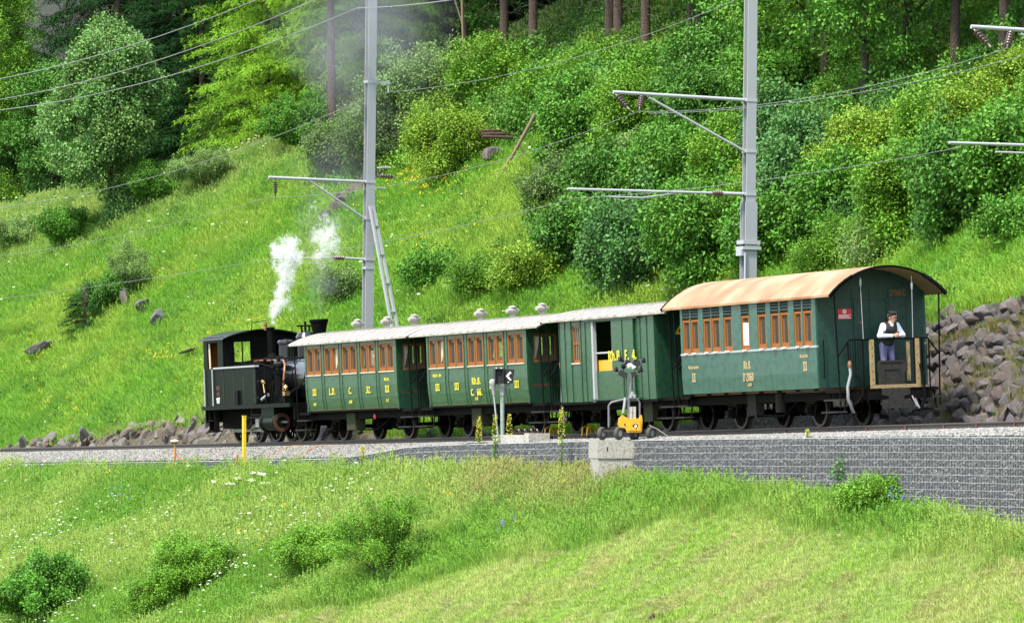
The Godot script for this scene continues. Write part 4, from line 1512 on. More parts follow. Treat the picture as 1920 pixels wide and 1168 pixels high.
	end_piece(st3, PackedVector2Array([Vector2(-0.33, 0.80), Vector2(0.33, 0.80), Vector2(0.33, 0.66), Vector2(0.18, 0.62), Vector2(0.18, 0.56), Vector2(0.33, 0.52), Vector2(0.33, 0.36), Vector2(-0.33, 0.36), Vector2(-0.33, 0.52), Vector2(-0.18, 0.56), Vector2(-0.18, 0.62), Vector2(-0.33, 0.66)]), xr - 0.30, xr - 0.26)
	obj("buffing_plate", st3, M.undergrey, c)
	st3 = mb()
	tube(st3, [Vector3(xr - 0.06, 1.28, -0.98), Vector3(xr - 0.08, 1.12, -0.98), Vector3(xr - 0.12, 0.85, -1.08), Vector3(xr - 0.12, 0.60, -1.08), Vector3(xr - 0.08, 0.38, -0.98), Vector3(xr, 0.30, -0.9)], 0.034, 9)
	var hs := obj("brake_hose", st3, M.hose, c)
	st3 = mb()
	lathe(st3, [Vector2(0, 0), Vector2(0.045, 0), Vector2(0.05, 0.06), Vector2(0.035, 0.14), Vector2(0, 0.15)], Transform3D(Basis.IDENTITY, Vector3(xr - 0.06, 1.27, -0.98)), 10)
	obj("hose_head", st3, M.copper, hs)
	st3 = mb()
	tube(st3, [Vector3(xr - 0.05, 1.10, -0.80), Vector3(xr - 0.1, 0.95, -0.72), Vector3(xr - 0.1, 0.68, -0.70), Vector3(xr - 0.04, 0.52, -0.80), Vector3(xr, 0.46, -0.9)], 0.034, 8)
	obj("brake_hose", st3, M.under, c)
	st3 = mb()
	tube(st3, [Vector3(xr - 0.05, 1.3, 0.72), Vector3(xr - 0.1, 1.05, 0.76), Vector3(xr - 0.1, 0.6, 0.80), Vector3(xr - 0.05, 0.34, 0.72), Vector3(xr - 0.05, 0.28, 0.5)], 0.03, 8)
	obj("brake_hose", st3, M.under, c)
	st3 = mb()
	tube(st3, [Vector3(xr - 0.15, 0.62, 0.45), Vector3(xr - 0.2, 0.4, 0.52), Vector3(xr - 0.15, 0.34, 0.62), Vector3(xr - 0.15, 0.56, 0.52)], 0.018, 6)
	obj("coupling_link", st3, M.galv, c)
	# underneath
	running_gear(c, l + 1.4, 4.1, 0.38)
	st3 = mb()
	bx(0.35, 0.80, 0.30, 0.80, -1.0, -0.80, st3)
	obj("battery_box", st3, M.undergrey, c)
	st3 = mb()
	tube(st3, [Vector3(-0.85, 0.36, -0.95), Vector3(-0.85, 0.82, -0.95)], 0.12, 14)
	obj("gas_cylinder", st3, M.undergrey, c)
	# lettering and signs
	lettering(c, "Rh.B.", 0.175, M.letterbeige, face_side(px.call(543), 1.44, -1.346), 0.66)
	lettering(c, "D 2060", 0.185, M.letterbeige, face_side(px.call(547), 1.17, -1.345), 0.70)
	lettering(c, "6t20", 0.07, M.letterbeige, face_side(px.call(553), 1.00, -1.34))
	lettering(c, "II", 0.2, M.letterbeige, face_side(px.call(222), 1.22, -1.346))
	lettering(c, "II", 0.2, M.letterbeige, face_side(px.call(889), 1.34, -1.346))
	lettering(c, "Nichtraucher", 0.075, M.letterbeige, face_side(px.call(222), 1.46, -1.346), 0.85)
	lettering(c, "Raucher", 0.075, M.letterbeige, face_side(px.call(884), 1.57, -1.346))
	lettering(c, "2060", 0.14, M.letterbrown, face_end(xe - 0.008, 2.88, 0.68))
	st3 = mb()
	bx(xe - 0.012, xe - 0.004, 2.33, 2.56, -0.80, -0.47, st3)
	var sg2 := obj("warning_sign", st3, M.red, c)
	st3 = mb()
	for k in 4:
		bx(xe - 0.016, xe - 0.012, 2.355 + 0.022 * k, 2.366 + 0.022 * k, -0.785, -0.485 - 0.03 * ((k * 7) % 3), st3)
	lathe(st3, [Vector2(0.022, 0), Vector2(0.046, 0), Vector2(0.046, 0.004), Vector2(0.022, 0.004)], ax(Vector3(xe - 0.012, 2.50, -0.64), Vector3(-1, 0, 0)), 18)
	bar(st3, Vector3(xe - 0.014, 2.465, -0.675), Vector3(xe - 0.014, 2.535, -0.605), 0.012, 0.004)
	obj("print", st3, M.white, sg2)
	st3 = mb()
	lathe(st3, [Vector2(0, 0), Vector2(0.03, 0), Vector2(0.03, 0.03), Vector2(0, 0.03)], ax(Vector3(xe, 2.25, -0.27), Vector3(-1, 0, 0)), 8)
	obj("bell_push", st3, M.copper, c)
	person(track_xf((sa + sb) / 2) * Transform3D(Basis(Vector3(-1, 0, 0), Vector3(0, 1, 0), Vector3(0, 0, -1)), Vector3(xr + 0.30, 0.80, 0.18)))

func locomotive(sm: float) -> void:
	var c := thing("steam_locomotive", "black and dark green tank engine with its cab leading and steam rising", "steam locomotive", track_xf(sm))
	var st := mb()
	# footplate and frames
	bx(-3.3, 3.25, 0.98, 1.09, -1.28, 1.28, st)
	obj("footplate", st, M.locogreen, c)
	st = mb()
	for sz in [-1.0, 1.0]:
		bx(-3.1, 3.1, 0.42, 0.98, sz * 0.66, sz * 0.70, st)
	bx(-3.0, 3.0, 0.5, 0.95, -0.3, 0.3, st)
	obj("frame", st, M.under, c)
	for x in [-3.34, 3.25]:
		st = mb()
		bx(x, x + 0.06, 0.62, 1.06, -1.15, 1.15, st)
		var bb := obj("buffer_beam", st, M.black, c)
		st = mb()
		var d := signf(x)
		tube(st, [Vector3(x, 0.7, 0), Vector3(x + d * 0.34, 0.7, 0)], 0.09, 12)
		lathe(st, [Vector2(0, 0), Vector2(0.24, 0), Vector2(0.24, 0.05), Vector2(0, 0.07)], ax(Vector3(x + d * 0.34, 0.7, 0), Vector3(d, 0, 0)), 18)
		obj("buffer", st, M.under, bb)
	for x in [2.1, 0.75, -0.6]:
		for z in [-0.53, 0.53]: wheel(c, x, z, 0.52, 12)
	for z in [-0.53, 0.53]: wheel(c, -2.45, z, 0.35, 9)
	for x in [2.1, 0.75, -0.6]:
		st = mb()
		tube(st, [Vector3(x, 0.52, -0.7), Vector3(x, 0.52, 0.7)], 0.07, 10)
		obj("axle", st, M.under, c)
	# boiler
	st = mb()
	lathe(st, [Vector2(0, -2.05), Vector2(0.60, -2.05), Vector2(0.60, 1.5), Vector2(0, 1.5)], ax(Vector3(0, 1.76, 0), Vector3(1, 0, 0)), 32)
	var bo := obj("boiler", st, M.gloss, c)
	for x in [-1.9, -0.9, 0.1]:
		st = mb()
		lathe(st, [Vector2(0.602, -0.025), Vector2(0.61, -0.025), Vector2(0.61, 0.025), Vector2(0.602, 0.025)], ax(Vector3(x, 1.76, 0), Vector3(1, 0, 0)), 32)
		obj("boiler_band", st, M.black, bo)
	st = mb()
	lathe(st, [Vector2(0, -3.02), Vector2(0.30, -3.01), Vector2(0.55, -2.95), Vector2(0.645, -2.90), Vector2(0.645, -2.05), Vector2(0, -2.05)], ax(Vector3(0, 1.76, 0), Vector3(1, 0, 0)), 32)
	obj("smokebox", st, M.gloss, c)
	st = mb()
	lathe(st, [Vector2(0.26, 0), Vector2(0.20, 0.10), Vector2(0.175, 0.3), Vector2(0.19, 0.75), Vector2(0.235, 0.98), Vector2(0.27, 1.05), Vector2(0.27, 1.11), Vector2(0.22, 1.11), Vector2(0.16, 0.9), Vector2(0.0, 0.6)], Transform3D(Basis.IDENTITY, Vector3(-2.6, 2.30, 0)), 24)
	var ch := obj("chimney", st, M.black, c)
	st = mb()
	bar(st, Vector3(-2.77, 2.62, -0.06), Vector3(-2.77, 2.74, -0.06), 0.05, 0.03)
	obj("number_plate", st, M.brass, ch)
	st = mb()
	lathe(st, [Vector2(0.34, -0.05), Vector2(0.25, 0.06), Vector2(0.25, 0.55), Vector2(0.29, 0.60), Vector2(0.29, 0.68), Vector2(0.22, 0.80), Vector2(0.10, 0.86), Vector2(0, 0.87)], Transform3D(Basis.IDENTITY, Vector3(-1.62, 2.26, 0)), 24)
	var dm := obj("steam_dome", st, M.gloss, c)
	st = mb()
	tube(st, [Vector3(-1.62, 3.1, 0), Vector3(-1.62, 3.38, 0)], 0.035, 8)
	tube(st, [Vector3(-1.62, 3.26, -0.26), Vector3(-1.62, 3.26, 0.26)], 0.022, 6)
	tube(st, [Vector3(-1.62, 3.1, -0.12), Vector3(-1.62, 3.28, -0.12)], 0.03, 6)
	tube(st, [Vector3(-1.62, 3.1, 0.12), Vector3(-1.62, 3.28, 0.12)], 0.03, 6)
	obj("safety_valve", st, M.under, dm)
	st = mb()
	lathe(st, [Vector2(0.24, -0.05), Vector2(0.23, 0.5), Vector2(0.27, 0.52), Vector2(0.27, 0.58), Vector2(0.22, 0.64), Vector2(0, 0.66)], Transform3D(Basis.IDENTITY, Vector3(-0.2, 2.26, 0)), 22)
	obj("sand_dome", st, M.gloss, c)
	st = mb()
	lathe(st, [Vector2(0.11, 0), Vector2(0.10, 0.96), Vector2(0.13, 0.98), Vector2(0.13, 1.04), Vector2(0, 1.04)], Transform3D(Basis.IDENTITY, Vector3(0.95, 2.26, 0)), 14)
	obj("valve_column", st, M.black, c)
	# side tanks
	for sg in [-1.0, 1.0]:
		st = mb()
		bx(-0.80, 3.06, 1.09, 2.15, sg * 0.62, sg * 1.24, st)
		var tk := obj("side_tank", st, M.locogreen, c)
		st = mb()
		bx(-0.84, 2.30, 2.152, 2.20, sg * 1.14, sg * 1.275, st)
		obj("tank_rim", st, M.galv, tk)
		st = mb()
		bx(-0.812, -0.802, 1.10, 2.14, sg * 0.63, sg * 1.235, st)
		obj("tank_front", st, M.gloss, tk)
		st = mb()
		bx(-2.2, -0.9, 1.09, 1.45, sg * 0.70, sg * 0.95, st)
		obj("splasher", st, M.black, c)
		st = mb()
		lathe(st, [Vector2(0, -0.3), Vector2(0.13, -0.3), Vector2(0.13, 0.3), Vector2(0, 0.3)], ax(Vector3(-1.65, 1.62, sg * 0.86), Vector3(0, 1, 0)), 14)
		lathe(st, [Vector2(0, 0.32), Vector2(0.16, 0.32), Vector2(0.16, 0.38), Vector2(0, 0.38)], ax(Vector3(-1.65, 1.62, sg * 0.86), Vector3(0, 1, 0)), 14)
		obj("air_pump", st, M.black, c)
		st = mb()
		for q in 5:
			tube(st, [Vector3(-0.9 - 0.22 * q, 1.12, sg * 1.0), Vector3(-1.0 - 0.22 * q, 1.5 + 0.1 * (q % 3), sg * 0.95), Vector3(-1.1 - 0.2 * q, 1.85, sg * 0.72)], 0.018, 5)
		obj("feed_pipe", st, M.under, c)
		for x in [2.98, 2.36]:
			st = mb()
			tube(st, [Vector3(x, 1.09, sg * 1.275), Vector3(x, 2.15, sg * 1.275)], 0.02, 6)
			obj("handrail", st, M.galv, tk)
		for x in [-0.72, -0.64, 0.1, 0.85, 1.6]:
			var rv := mb()
			for k in 21:
				lathe(rv, [Vector2(0.014, 0), Vector2(0.008, 0.01), Vector2(0, 0.012)], ax(Vector3(x, 1.14 + 0.048 * k, sg * 1.24), Vector3(0, 0, sg)), 5)
			tag(obj("rivet_seam", rv, M.gloss, tk), "", "", "", "stuff")
		st = mb()
		bx(0.42, 0.66, 1.09, 1.50, sg * 1.245, sg * 1.30, st)
		obj("sand_box", st, M.black, tk)
		st = mb()
		bx(1.90, 2.15, 1.55, 1.66, sg * 1.241, sg * 1.25, st)
		bx(1.92, 2.13, 1.38, 1.48, sg * 1.241, sg * 1.25, st)
		obj("maker_plate", st, M.rusty, tk)
		lettering(tk, "107", 0.17, M.white, face_side(2.05, 1.24, sg * 1.245) if sg < 0 else Transform3D(Basis.IDENTITY, Vector3(2.05, 1.24, 1.245)), 0.7)
		# cylinder and motion
		st = mb()
		lathe(st, [Vector2(0, -2.10), Vector2(0.15, -2.10), Vector2(0.17, -2.06), Vector2(0.25, -2.06), Vector2(0.27, -2.02), Vector2(0.27, -1.96), Vector2(0.235, -1.95), Vector2(0.235, -1.15), Vector2(0.27, -1.13), Vector2(0.27, -1.05), Vector2(0.1, -1.03), Vector2(0, -1.0)], ax(Vector3(0, 0.56, sg * 1.02), Vector3(1, 0, 0)), 26)
		bx(-2.0, -1.1, 0.70, 0.98, sg * 0.78, sg * 1.22, st)
		var cy := obj("cylinder", st, M.locogreen, c)
		st = mb()
		lathe(st, [Vector2(0.16, 0), Vector2(0.262, 0), Vector2(0.262, 0.02), Vector2(0.16, 0.02)], ax(Vector3(-2.08, 0.56, sg * 1.02), Vector3(-1, 0, 0)), 24)
		obj("cylinder_ring", st, M.rusty, cy)
		st = mb()
		tube(st, [Vector3(-2.08, 0.56, sg * 1.02), Vector3(-2.5, 0.56, sg * 1.02)], 0.035, 8)
		obj("piston_rod", st, M.steel, cy)
		st = mb()
		tube(st, [Vector3(-1.0, 0.56, sg * 1.02), Vector3(-0.35, 0.56, sg * 1.02)], 0.03, 8)
		bx(-0.5, -0.25, 0.44, 0.68, sg * 0.98, sg * 1.06, st)
		bar(st, Vector3(-0.38, 0.56, sg * 0.94), Vector3(0.75, 0.40, sg * 0.84), 0.10, 0.04)
		bar(st, Vector3(-0.6, 0.36, sg * 0.78), Vector3(2.1, 0.36, sg * 0.78), 0.09, 0.035)
		obj("connecting_rod", st, M.steel, c)
		st = mb()
		bar(st, Vector3(0.1, 0.98, sg * 1.0), Vector3(0.2, 0.5, sg * 1.0), 0.06, 0.04)
		bar(st, Vector3(-0.9, 0.78, sg * 1.0), Vector3(0.15, 0.8, sg * 1.0), 0.05, 0.03)
		bar(st, Vector3(0.75, 0.40, sg * 0.9), Vector3(0.2, 0.62, sg * 0.96), 0.06, 0.04)
		bx(-1.0, 0.35, 0.70, 0.74, sg * 0.95, sg * 1.08, st)
		obj("valve_gear", st, M.undergrey, c)
		# steps and pipes
		st = mb()
		bx(2.5, 2.9, 0.35, 0.39, sg * 0.95, sg * 1.25, st)
		bx(2.5, 2.9, 0.65, 0.69, sg * 0.95, sg * 1.25, st)
		bx(2.48, 2.52, 0.33, 0.98, sg * 1.05, sg * 1.2, st)
		bx(2.88, 2.92, 0.33, 0.98, sg * 1.05, sg * 1.2, st)
		obj("cab_step", st, M.under, c)
		st = mb()
		tube(st, [Vector3(1.2, 2.32, sg * 0.55), Vector3(0.2, 2.33, sg * 0.6), Vector3(-1.4, 2.30, sg * 0.62), Vector3(-1.75, 2.18, sg * 0.72), Vector3(-1.85, 1.9, sg * 0.80), Vector3(-1.85, 1.3, sg * 0.85)], 0.035, 8)
		obj("copper_pipe", st, M.copper, c)
		st = mb()
		tube(st, [Vector3(1.5, 2.24, sg * 0.95), Vector3(-0.5, 2.24, sg * 0.95), Vector3(-1.1, 2.1, sg * 0.8)], 0.025, 6)
		tube(st, [Vector3(1.5, 2.38, sg * 0.35), Vector3(-2.5, 2.36, sg * 0.40)], 0.022, 6)
		tube(st, [Vector3(1.4, 2.30, sg * 0.75), Vector3(0.6, 2.36, sg * 0.5), Vector3(-0.4, 2.42, sg * 0.3)], 0.03, 6)
		for q in 6: ball(st, Vector3(1.2 - 0.5 * q, 2.28 + 0.05 * (q % 2), sg * 0.72), Vector3(0.07, 0.07, 0.06), 7)
		obj("handrail", st, M.under, c)
		st = mb()
		tube(st, [Vector3(-1.4, 1.09, sg * 1.18), Vector3(-1.4, 2.1, sg * 1.18)], 0.025, 6)
		bar(st, Vector3(-1.9, 1.1, sg * 1.0), Vector3(-2.5, 1.6, sg * 0.6), 0.06, 0.03)
		obj("stay", st, M.black, c)
		st = mb()
		ball(st, Vector3(-1.15, 2.22, sg * 0.62), Vector3(0.24, 0.13, 0.18), 12)
		obj("injector_cover", st, M.gloss, c)
		st = mb()
		ball(st, Vector3(-0.95, 1.72, sg * 1.08), Vector3(0.08, 0.06, 0.06), 8)
		tube(st, [Vector3(-1.2, 1.66, sg * 1.1), Vector3(-0.8, 1.76, sg * 1.05)], 0.03, 6)
		tube(st, [Vector3(-0.95, 1.72, sg * 1.08), Vector3(-1.1, 1.4, sg * 1.1)], 0.02, 6)
		obj("injector", st, M.brass, c)
		st = mb()
		tube(st, [Vector3(-1.35, 1.35, sg * 1.1), Vector3(-0.95, 1.22, sg * 1.12)], 0.05, 8)
		obj("pump", st, M.galv, c)
		st = mb()
		bx(-2.68, -2.52, 1.30, 1.42, sg * 1.0, sg * 1.15, st)
		ball(st, Vector3(-2.6, 1.52, sg * 1.08), Vector3(0.07, 0.09, 0.07), 8)
		obj("lubricator", st, M.brass, c)
	st = mb()
	ball(st, Vector3(0.25, 2.42, -0.25), Vector3(0.16, 0.12, 0.14), 10)
	tube(st, [Vector3(0.1, 2.42, -0.25), Vector3(0.9, 2.3, -0.5)], 0.06, 8)
	obj("regulator_valve", st, M.under, c)
	# cab
	var ye := 3.02
	var ya := 3.27
	for sg in [-1.0, 1.0]:
		st = mb()
		bx(2.78, 3.06, 2.15, ye + 0.05, sg * 1.20, sg * 1.24, st)
		bx(1.55, 1.98, 2.15, ye + 0.05, sg * 1.20, sg * 1.24, st)
		bx(1.98, 2.78, 2.92, ye + 0.05, sg * 1.20, sg * 1.24, st)
		var cs := obj("cab_side", st, M.locogreen, c)
		st = mb()
		bx(1.60, 2.0, 2.16, 2.98, sg * 1.185, sg * 1.195, st)
		bx(2.76, 3.0, 2.16, 2.98, sg * 1.185, sg * 1.195, st)
		obj("cab_lining", st, M.wood, cs)
		st = mb()
		prism(st, PackedVector2Array([Vector2(2.74, 2.17), Vector2(2.66, 2.17), Vector2(2.66, 2.4), Vector2(2.69, 2.9), Vector2(2.77, 2.9)]), sg * 1.20, sg * 1.18)
		obj("curtain", st, M.cream, cs)
	st = mb()
	bx(1.62, 3.0, 1.12, 2.98, 1.17, 1.19, st)
	obj("cab_lining", st, M.wood, c)
	var bh := mb()
	for z in [[-1.24, -0.92], [-0.38, 0.38], [0.92, 1.24]]:
		end_piece(bh, end_outline(1.3, 1.09, ye, ya - 0.04, z[0], z[1]), 1.55, 1.60)
	for z in [[-0.92, -0.38], [0.38, 0.92]]:
		bx(1.55, 1.60, 1.09, 2.32, z[0], z[1], bh)
		end_piece(bh, end_outline(1.3, 2.93, ye, ya - 0.04, z[0], z[1]), 1.55, 1.60)
	obj("cab_front", bh, M.black, c)
	for z in [-0.65, 0.65]:
		st = mb()
		tube(st, [Vector3(1.54, 2.32, z), Vector3(1.54, 2.93, z)], 0.02, 6)
		tube(st, [Vector3(1.53, 2.32, z - 0.27), Vector3(1.53, 2.93, z - 0.27), Vector3(1.53, 2.93, z + 0.27), Vector3(1.53, 2.32, z + 0.27), Vector3(1.53, 2.32, z - 0.27)], 0.022, 6)
		obj("spectacle_frame", st, M.black, c)
	bh = mb()
	st = mb()
	bx(2.99, 3.003, 1.12, 3.0, -1.16, -0.37, st)
	obj("cab_lining", st, M.wood, c)
	for z in [[-1.24, -0.35], [0.92, 1.24]]:
		end_piece(bh, end_outline(1.3, 1.09, ye, ya - 0.04, z[0], z[1]), 3.01, 3.06)
	bx(3.01, 3.06, 1.09, 2.28, -0.35, 0.92, bh)
	end_piece(bh, end_outline(1.3, 2.94, ye, ya - 0.04, -0.35, 0.92), 3.01, 3.06)
	obj("cab_rear", bh, M.black, c)
	st = mb()
	roof_shell(st, 1.35, 3.28, 1.32, ye, ya, 0.04)
	var cr := obj("cab_roof", st, M.gloss, c)
	st = mb()
	tube(st, [Vector3(1.75, 3.2, -0.25), Vector3(1.75, 3.46, -0.25), Vector3(1.1, 3.50, 0.0)], 0.012, 5)
	obj("whistle_rod", st, M.under, cr)
	st = mb()
	lathe(st, [Vector2(0.05, 0), Vector2(0.05, 0.08), Vector2(0.03, 0.10), Vector2(0.05, 0.14), Vector2(0.05, 0.22), Vector2(0.02, 0.25), Vector2(0, 0.26)], Transform3D(Basis.IDENTITY, Vector3(1.25, 3.22, -0.02)), 10)
	obj("whistle", st, M.copper, cr)
	st = mb()
	bx(3.06, 3.10, 1.09, 1.95, -1.2, 1.2, st)
	obj("bunker", st, M.black, c)
	st = mb()
	lathe(st, [Vector2(0, 0), Vector2(0.1, 0), Vector2(0.12, 0.05), Vector2(0.12, 0.16), Vector2(0, 0.18)], ax(Vector3(3.25, 1.25, -0.8), Vector3(1, 0, 0)), 12)
	obj("headlamp", st, M.steel, c)

# ---------- a figure from tapered bones joined with a smooth minimum and meshed as surface nets
func seg_d(p: Vector3, b: Array) -> float:
	var a: Vector3 = b[0]
	var ab: Vector3 = b[1] - a
	var t := clampf((p - a).dot(ab) / maxf(ab.length_squared(), 1e-9), 0, 1)
	return (p - a - ab * t).length() - lerpf(b[2], b[3], t)

func nets(st: SurfaceTool, bones: Array, cell: float, k: float) -> void:
	var lo := Vector3.ONE * 1e9
	var hi := -lo
	for b in bones:
		var r := maxf(b[2], b[3]) + k + cell * 2
		lo = lo.min(b[0] - Vector3.ONE * r).min(b[1] - Vector3.ONE * r)
		hi = hi.max(b[0] + Vector3.ONE * r).max(b[1] + Vector3.ONE * r)
	var nx := int((hi.x - lo.x) / cell) + 2
	var ny := int((hi.y - lo.y) / cell) + 2
	var nzz := int((hi.z - lo.z) / cell) + 2
	var f := PackedFloat32Array()
	f.resize(nx * ny * nzz)
	f.fill(1.0)
	for b in bones:
		var r := maxf(b[2], b[3]) + k + cell * 2
		var l2: Vector3 = b[0].min(b[1]) - Vector3.ONE * r - lo
		var h2: Vector3 = b[0].max(b[1]) + Vector3.ONE * r - lo
		for x in range(maxi(0, int(l2.x / cell)), mini(nx, int(h2.x / cell) + 1)):
			for y in range(maxi(0, int(l2.y / cell)), mini(ny, int(h2.y / cell) + 1)):
				for z in range(maxi(0, int(l2.z / cell)), mini(nzz, int(h2.z / cell) + 1)):
					var i := (x * ny + y) * nzz + z
					var d := seg_d(lo + Vector3(x, y, z) * cell, b)
					var e := f[i]
					var h := clampf(0.5 + 0.5 * (e - d) / k, 0, 1)
					f[i] = lerpf(e, d, h) - k * h * (1.0 - h)
	var vid := {}
	var vp := []
	var offs := [0, nzz * ny, nzz, nzz * ny + nzz, 1, nzz * ny + 1, nzz + 1, nzz * ny + nzz + 1]
	var ed := [[0, 1], [2, 3], [4, 5], [6, 7], [0, 2], [1, 3], [4, 6], [5, 7], [0, 4], [1, 5], [2, 6], [3, 7]]
	for x in nx - 1:
		for y in ny - 1:
			var row := (x * ny + y) * nzz
			for z in nzz - 1:
				var i := row + z
				var ins := 0
				for o in 8:
					if f[i + offs[o]] < 0: ins += 1
				if ins == 0 or ins == 8: continue
				var s := Vector3.ZERO
				var n := 0
				for q in ed:
					var a := f[i + offs[q[0]]]
					var b2 := f[i + offs[q[1]]]
					if (a < 0) != (b2 < 0):
						var t := a / (a - b2)
						var pa := Vector3(q[0] & 1, (q[0] >> 1) & 1, q[0] >> 2)
						var pb := Vector3(q[1] & 1, (q[1] >> 1) & 1, q[1] >> 2)
						s += pa.lerp(pb, t)
						n += 1
				vid[i] = vp.size()
				vp.append(lo + (Vector3(x, y, z) + s / n) * cell)
	var cols := []
	var nrm := []
	for p in vp:
		var best := 1e9
		var col := Color.WHITE
		for b in bones:
			var d := seg_d(p, b)
			if d < best:
				best = d
				col = b[4]
		cols.append(col)
		nrm.append(Vector3.ZERO)
	var faces := []
	for i in vid:
		for axis in 3:
			var step: int = [nzz * ny, nzz, 1][axis]
			var u: int = [nzz, 1, nzz * ny][axis]
			var w: int = [1, nzz * ny, nzz][axis]
			if i + step >= f.size() or (f[i] < 0) == (f[i + step] < 0): continue
			if not (vid.has(i - u) and vid.has(i - w) and vid.has(i - u - w)): continue
			var q := [vid[i], vid[i - u], vid[i - u - w], vid[i - w]]
			var av := Vector3.ZERO
			av[axis] = 1.0 if f[i] < 0 else -1.0
			var fn: Vector3 = (vp[q[1]] - vp[q[0]]).cross(vp[q[2]] - vp[q[0]]) + (vp[q[2]] - vp[q[0]]).cross(vp[q[3]] - vp[q[0]])
			if fn.dot(av) < 0: q.reverse()
			faces.append(q)
	for q in faces:
		var n: Vector3 = (vp[q[1]] - vp[q[0]]).cross(vp[q[2]] - vp[q[0]])
		for e in q: nrm[e] += n
	# the field grows outwards: turn normals that way
	for q in faces:
		for t in [[0, 1, 2], [0, 2, 3]]:
			vc = cols[q[t[0]]]
			tri3(st, vp[q[t[0]]], vp[q[t[1]]], vp[q[t[2]]], nrm[q[t[0]]].normalized(), nrm[q[t[1]]].normalized(), nrm[q[t[2]]].normalized())
	vc = Color.WHITE

func person(xf: Transform3D) -> void:   # x forward, y up from the platform floor, +z on his right
	var c := thing("person", "man in dark cap, black waistcoat and white shirt leaning on the carriage's end rail", "person", xf)
	var sh := Color(0.62, 0.64, 0.72)
	var tr := Color(0.10, 0.10, 0.20)
	var sk := Color(0.46, 0.22, 0.15)
	var ve := Color(0.012, 0.012, 0.016)
	var bt := Color(0.02, 0.018, 0.016)
	var b := []
	b.append([Vector3(-0.14, 0.94, 0), Vector3(-0.11, 1.06, 0), 0.135, 0.125, tr])
	b.append([Vector3(-0.10, 1.06, 0), Vector3(0.02, 1.27, 0), 0.125, 0.135, sh])
	b.append([Vector3(0.03, 1.30, -0.09), Vector3(0.03, 1.30, 0.09), 0.115, 0.115, sh])
	b.append([Vector3(0.06, 1.38, 0), Vector3(0.115, 1.47, -0.01), 0.062, 0.055, sk])
	for g in [-1.0, 1.0]:
		b.append([Vector3(0.05, 1.36, g * 0.17), Vector3(0.10, 1.14, g * 0.285), 0.066, 0.05, sh])
		b.append([Vector3(0.10, 1.14, g * 0.285), Vector3(0.27, 1.13, g * 0.075), 0.052, 0.038, sh])
		b.append([Vector3(0.27, 1.13, g * 0.075), Vector3(0.295, 1.135, g * 0.05), 0.028, 0.027, sk])
		b.append([Vector3(-0.14, 0.93, g * 0.085), Vector3(-0.10, 0.50, g * 0.10), 0.092, 0.066, tr])
		b.append([Vector3(-0.10, 0.50, g * 0.10), Vector3(-0.14, 0.09, g * 0.105), 0.062, 0.052, tr])
		b.append([Vector3(-0.16, 0.05, g * 0.105), Vector3(0.02, 0.04, g * 0.125), 0.05, 0.042, bt])
	var st := mb()
	nets(st, b, 0.014, 0.03)
	# head, turned a little to his left and bent down
	var hb := Basis(Vector3.UP, 0.55) * Basis(Vector3(0, 0, 1), -0.22)
	var hp := Vector3(0.135, 1.53, -0.015)
	var hl := [[Vector3(-0.02, 0.03, 0), Vector3(0.02, 0.03, 0), 0.088, 0.082], [Vector3(0.03, -0.03, 0), Vector3(0.045, -0.075, 0), 0.062, 0.042], [Vector3(0.085, 0.012, 0), Vector3(0.108, -0.022, 0), 0.012, 0.016], [Vector3(0.0, -0.01, 0.082), Vector3(0.0, -0.03, 0.082), 0.018, 0.012], [Vector3(0.0, -0.01, -0.082), Vector3(0.0, -0.03, -0.082), 0.018, 0.012], [Vector3(0.078, 0.03, -0.035), Vector3(0.078, 0.03, 0.035), 0.018, 0.018], [Vector3(0.08, -0.052, -0.015), Vector3(0.08, -0.052, 0.015), 0.012, 0.012]]
	var hbn := []
	for e in hl: hbn.append([hp + hb * e[0], hp + hb * e[1], e[2], e[3], sk])
	nets(st, hbn, 0.006, 0.016)
	# clasped hands, four fingers and a thumb each
	for g in [-1.0, 1.0]:
		var w := Vector3(0.295, 1.135, g * 0.05)
		var pm := Vector3(0.345, 1.13 + g * 0.008, g * 0.015)
		var hd := [[w, pm, 0.026, 0.028, sk]]
		for k in 4:
			var ky := 0.022 - 0.015 * k
			var a := pm + Vector3(0.012, ky, -g * 0.012)
			var m: Vector3 = a + Vector3(0.028 - 0.004 * absf(k - 1.0), 0.004, -g * 0.022)
			var e: Vector3 = m + Vector3(-0.012, -0.004, -g * (0.026 - 0.003 * absf(k - 1.0)))
			hd.append([a, m, 0.0095, 0.0085, sk])
			hd.append([m, e, 0.0085, 0.007, sk])
		hd.append([w + Vector3(0.02, 0.02, -g * 0.01), pm + Vector3(0.0, 0.042, -g * 0.02), 0.012, 0.010, sk])
		hd.append([pm + Vector3(0.0, 0.042, -g * 0.02), pm + Vector3(0.02, 0.046, -g * 0.045), 0.010, 0.008, sk])
		nets(st, hd, 0.005, 0.006)
	obj("body", st, M.body, c)
	# eyes and hair
	st = mb()
	for g in [-1.0, 1.0]: ball(st, hp + hb * Vector3(0.089, 0.014, g * 0.03), Vector3(0.008, 0.006, 0.009), 6)
	obj("eyes", st, M.cap, c)
	st = mb()
	lathe(st, [Vector2(0.088, -0.02), Vector2(0.094, 0.02), Vector2(0.090, 0.05)], Transform3D(hb, hp + hb * Vector3(-0.012, 0.01, 0)), 18)
	obj("hair", st, M.undergrey, c)
	# cap: band, crown and peak
	st = mb()
	lathe(st, [Vector2(0.094, 0.0), Vector2(0.096, 0.035), Vector2(0.112, 0.06), Vector2(0.108, 0.08), Vector2(0.06, 0.092), Vector2(0, 0.094)], Transform3D(hb, hp + hb * Vector3(0.0, 0.045, 0)), 20)
	var cp := obj("cap", st, M.cap, c)
	st = mb()
	var pk := PackedVector2Array()
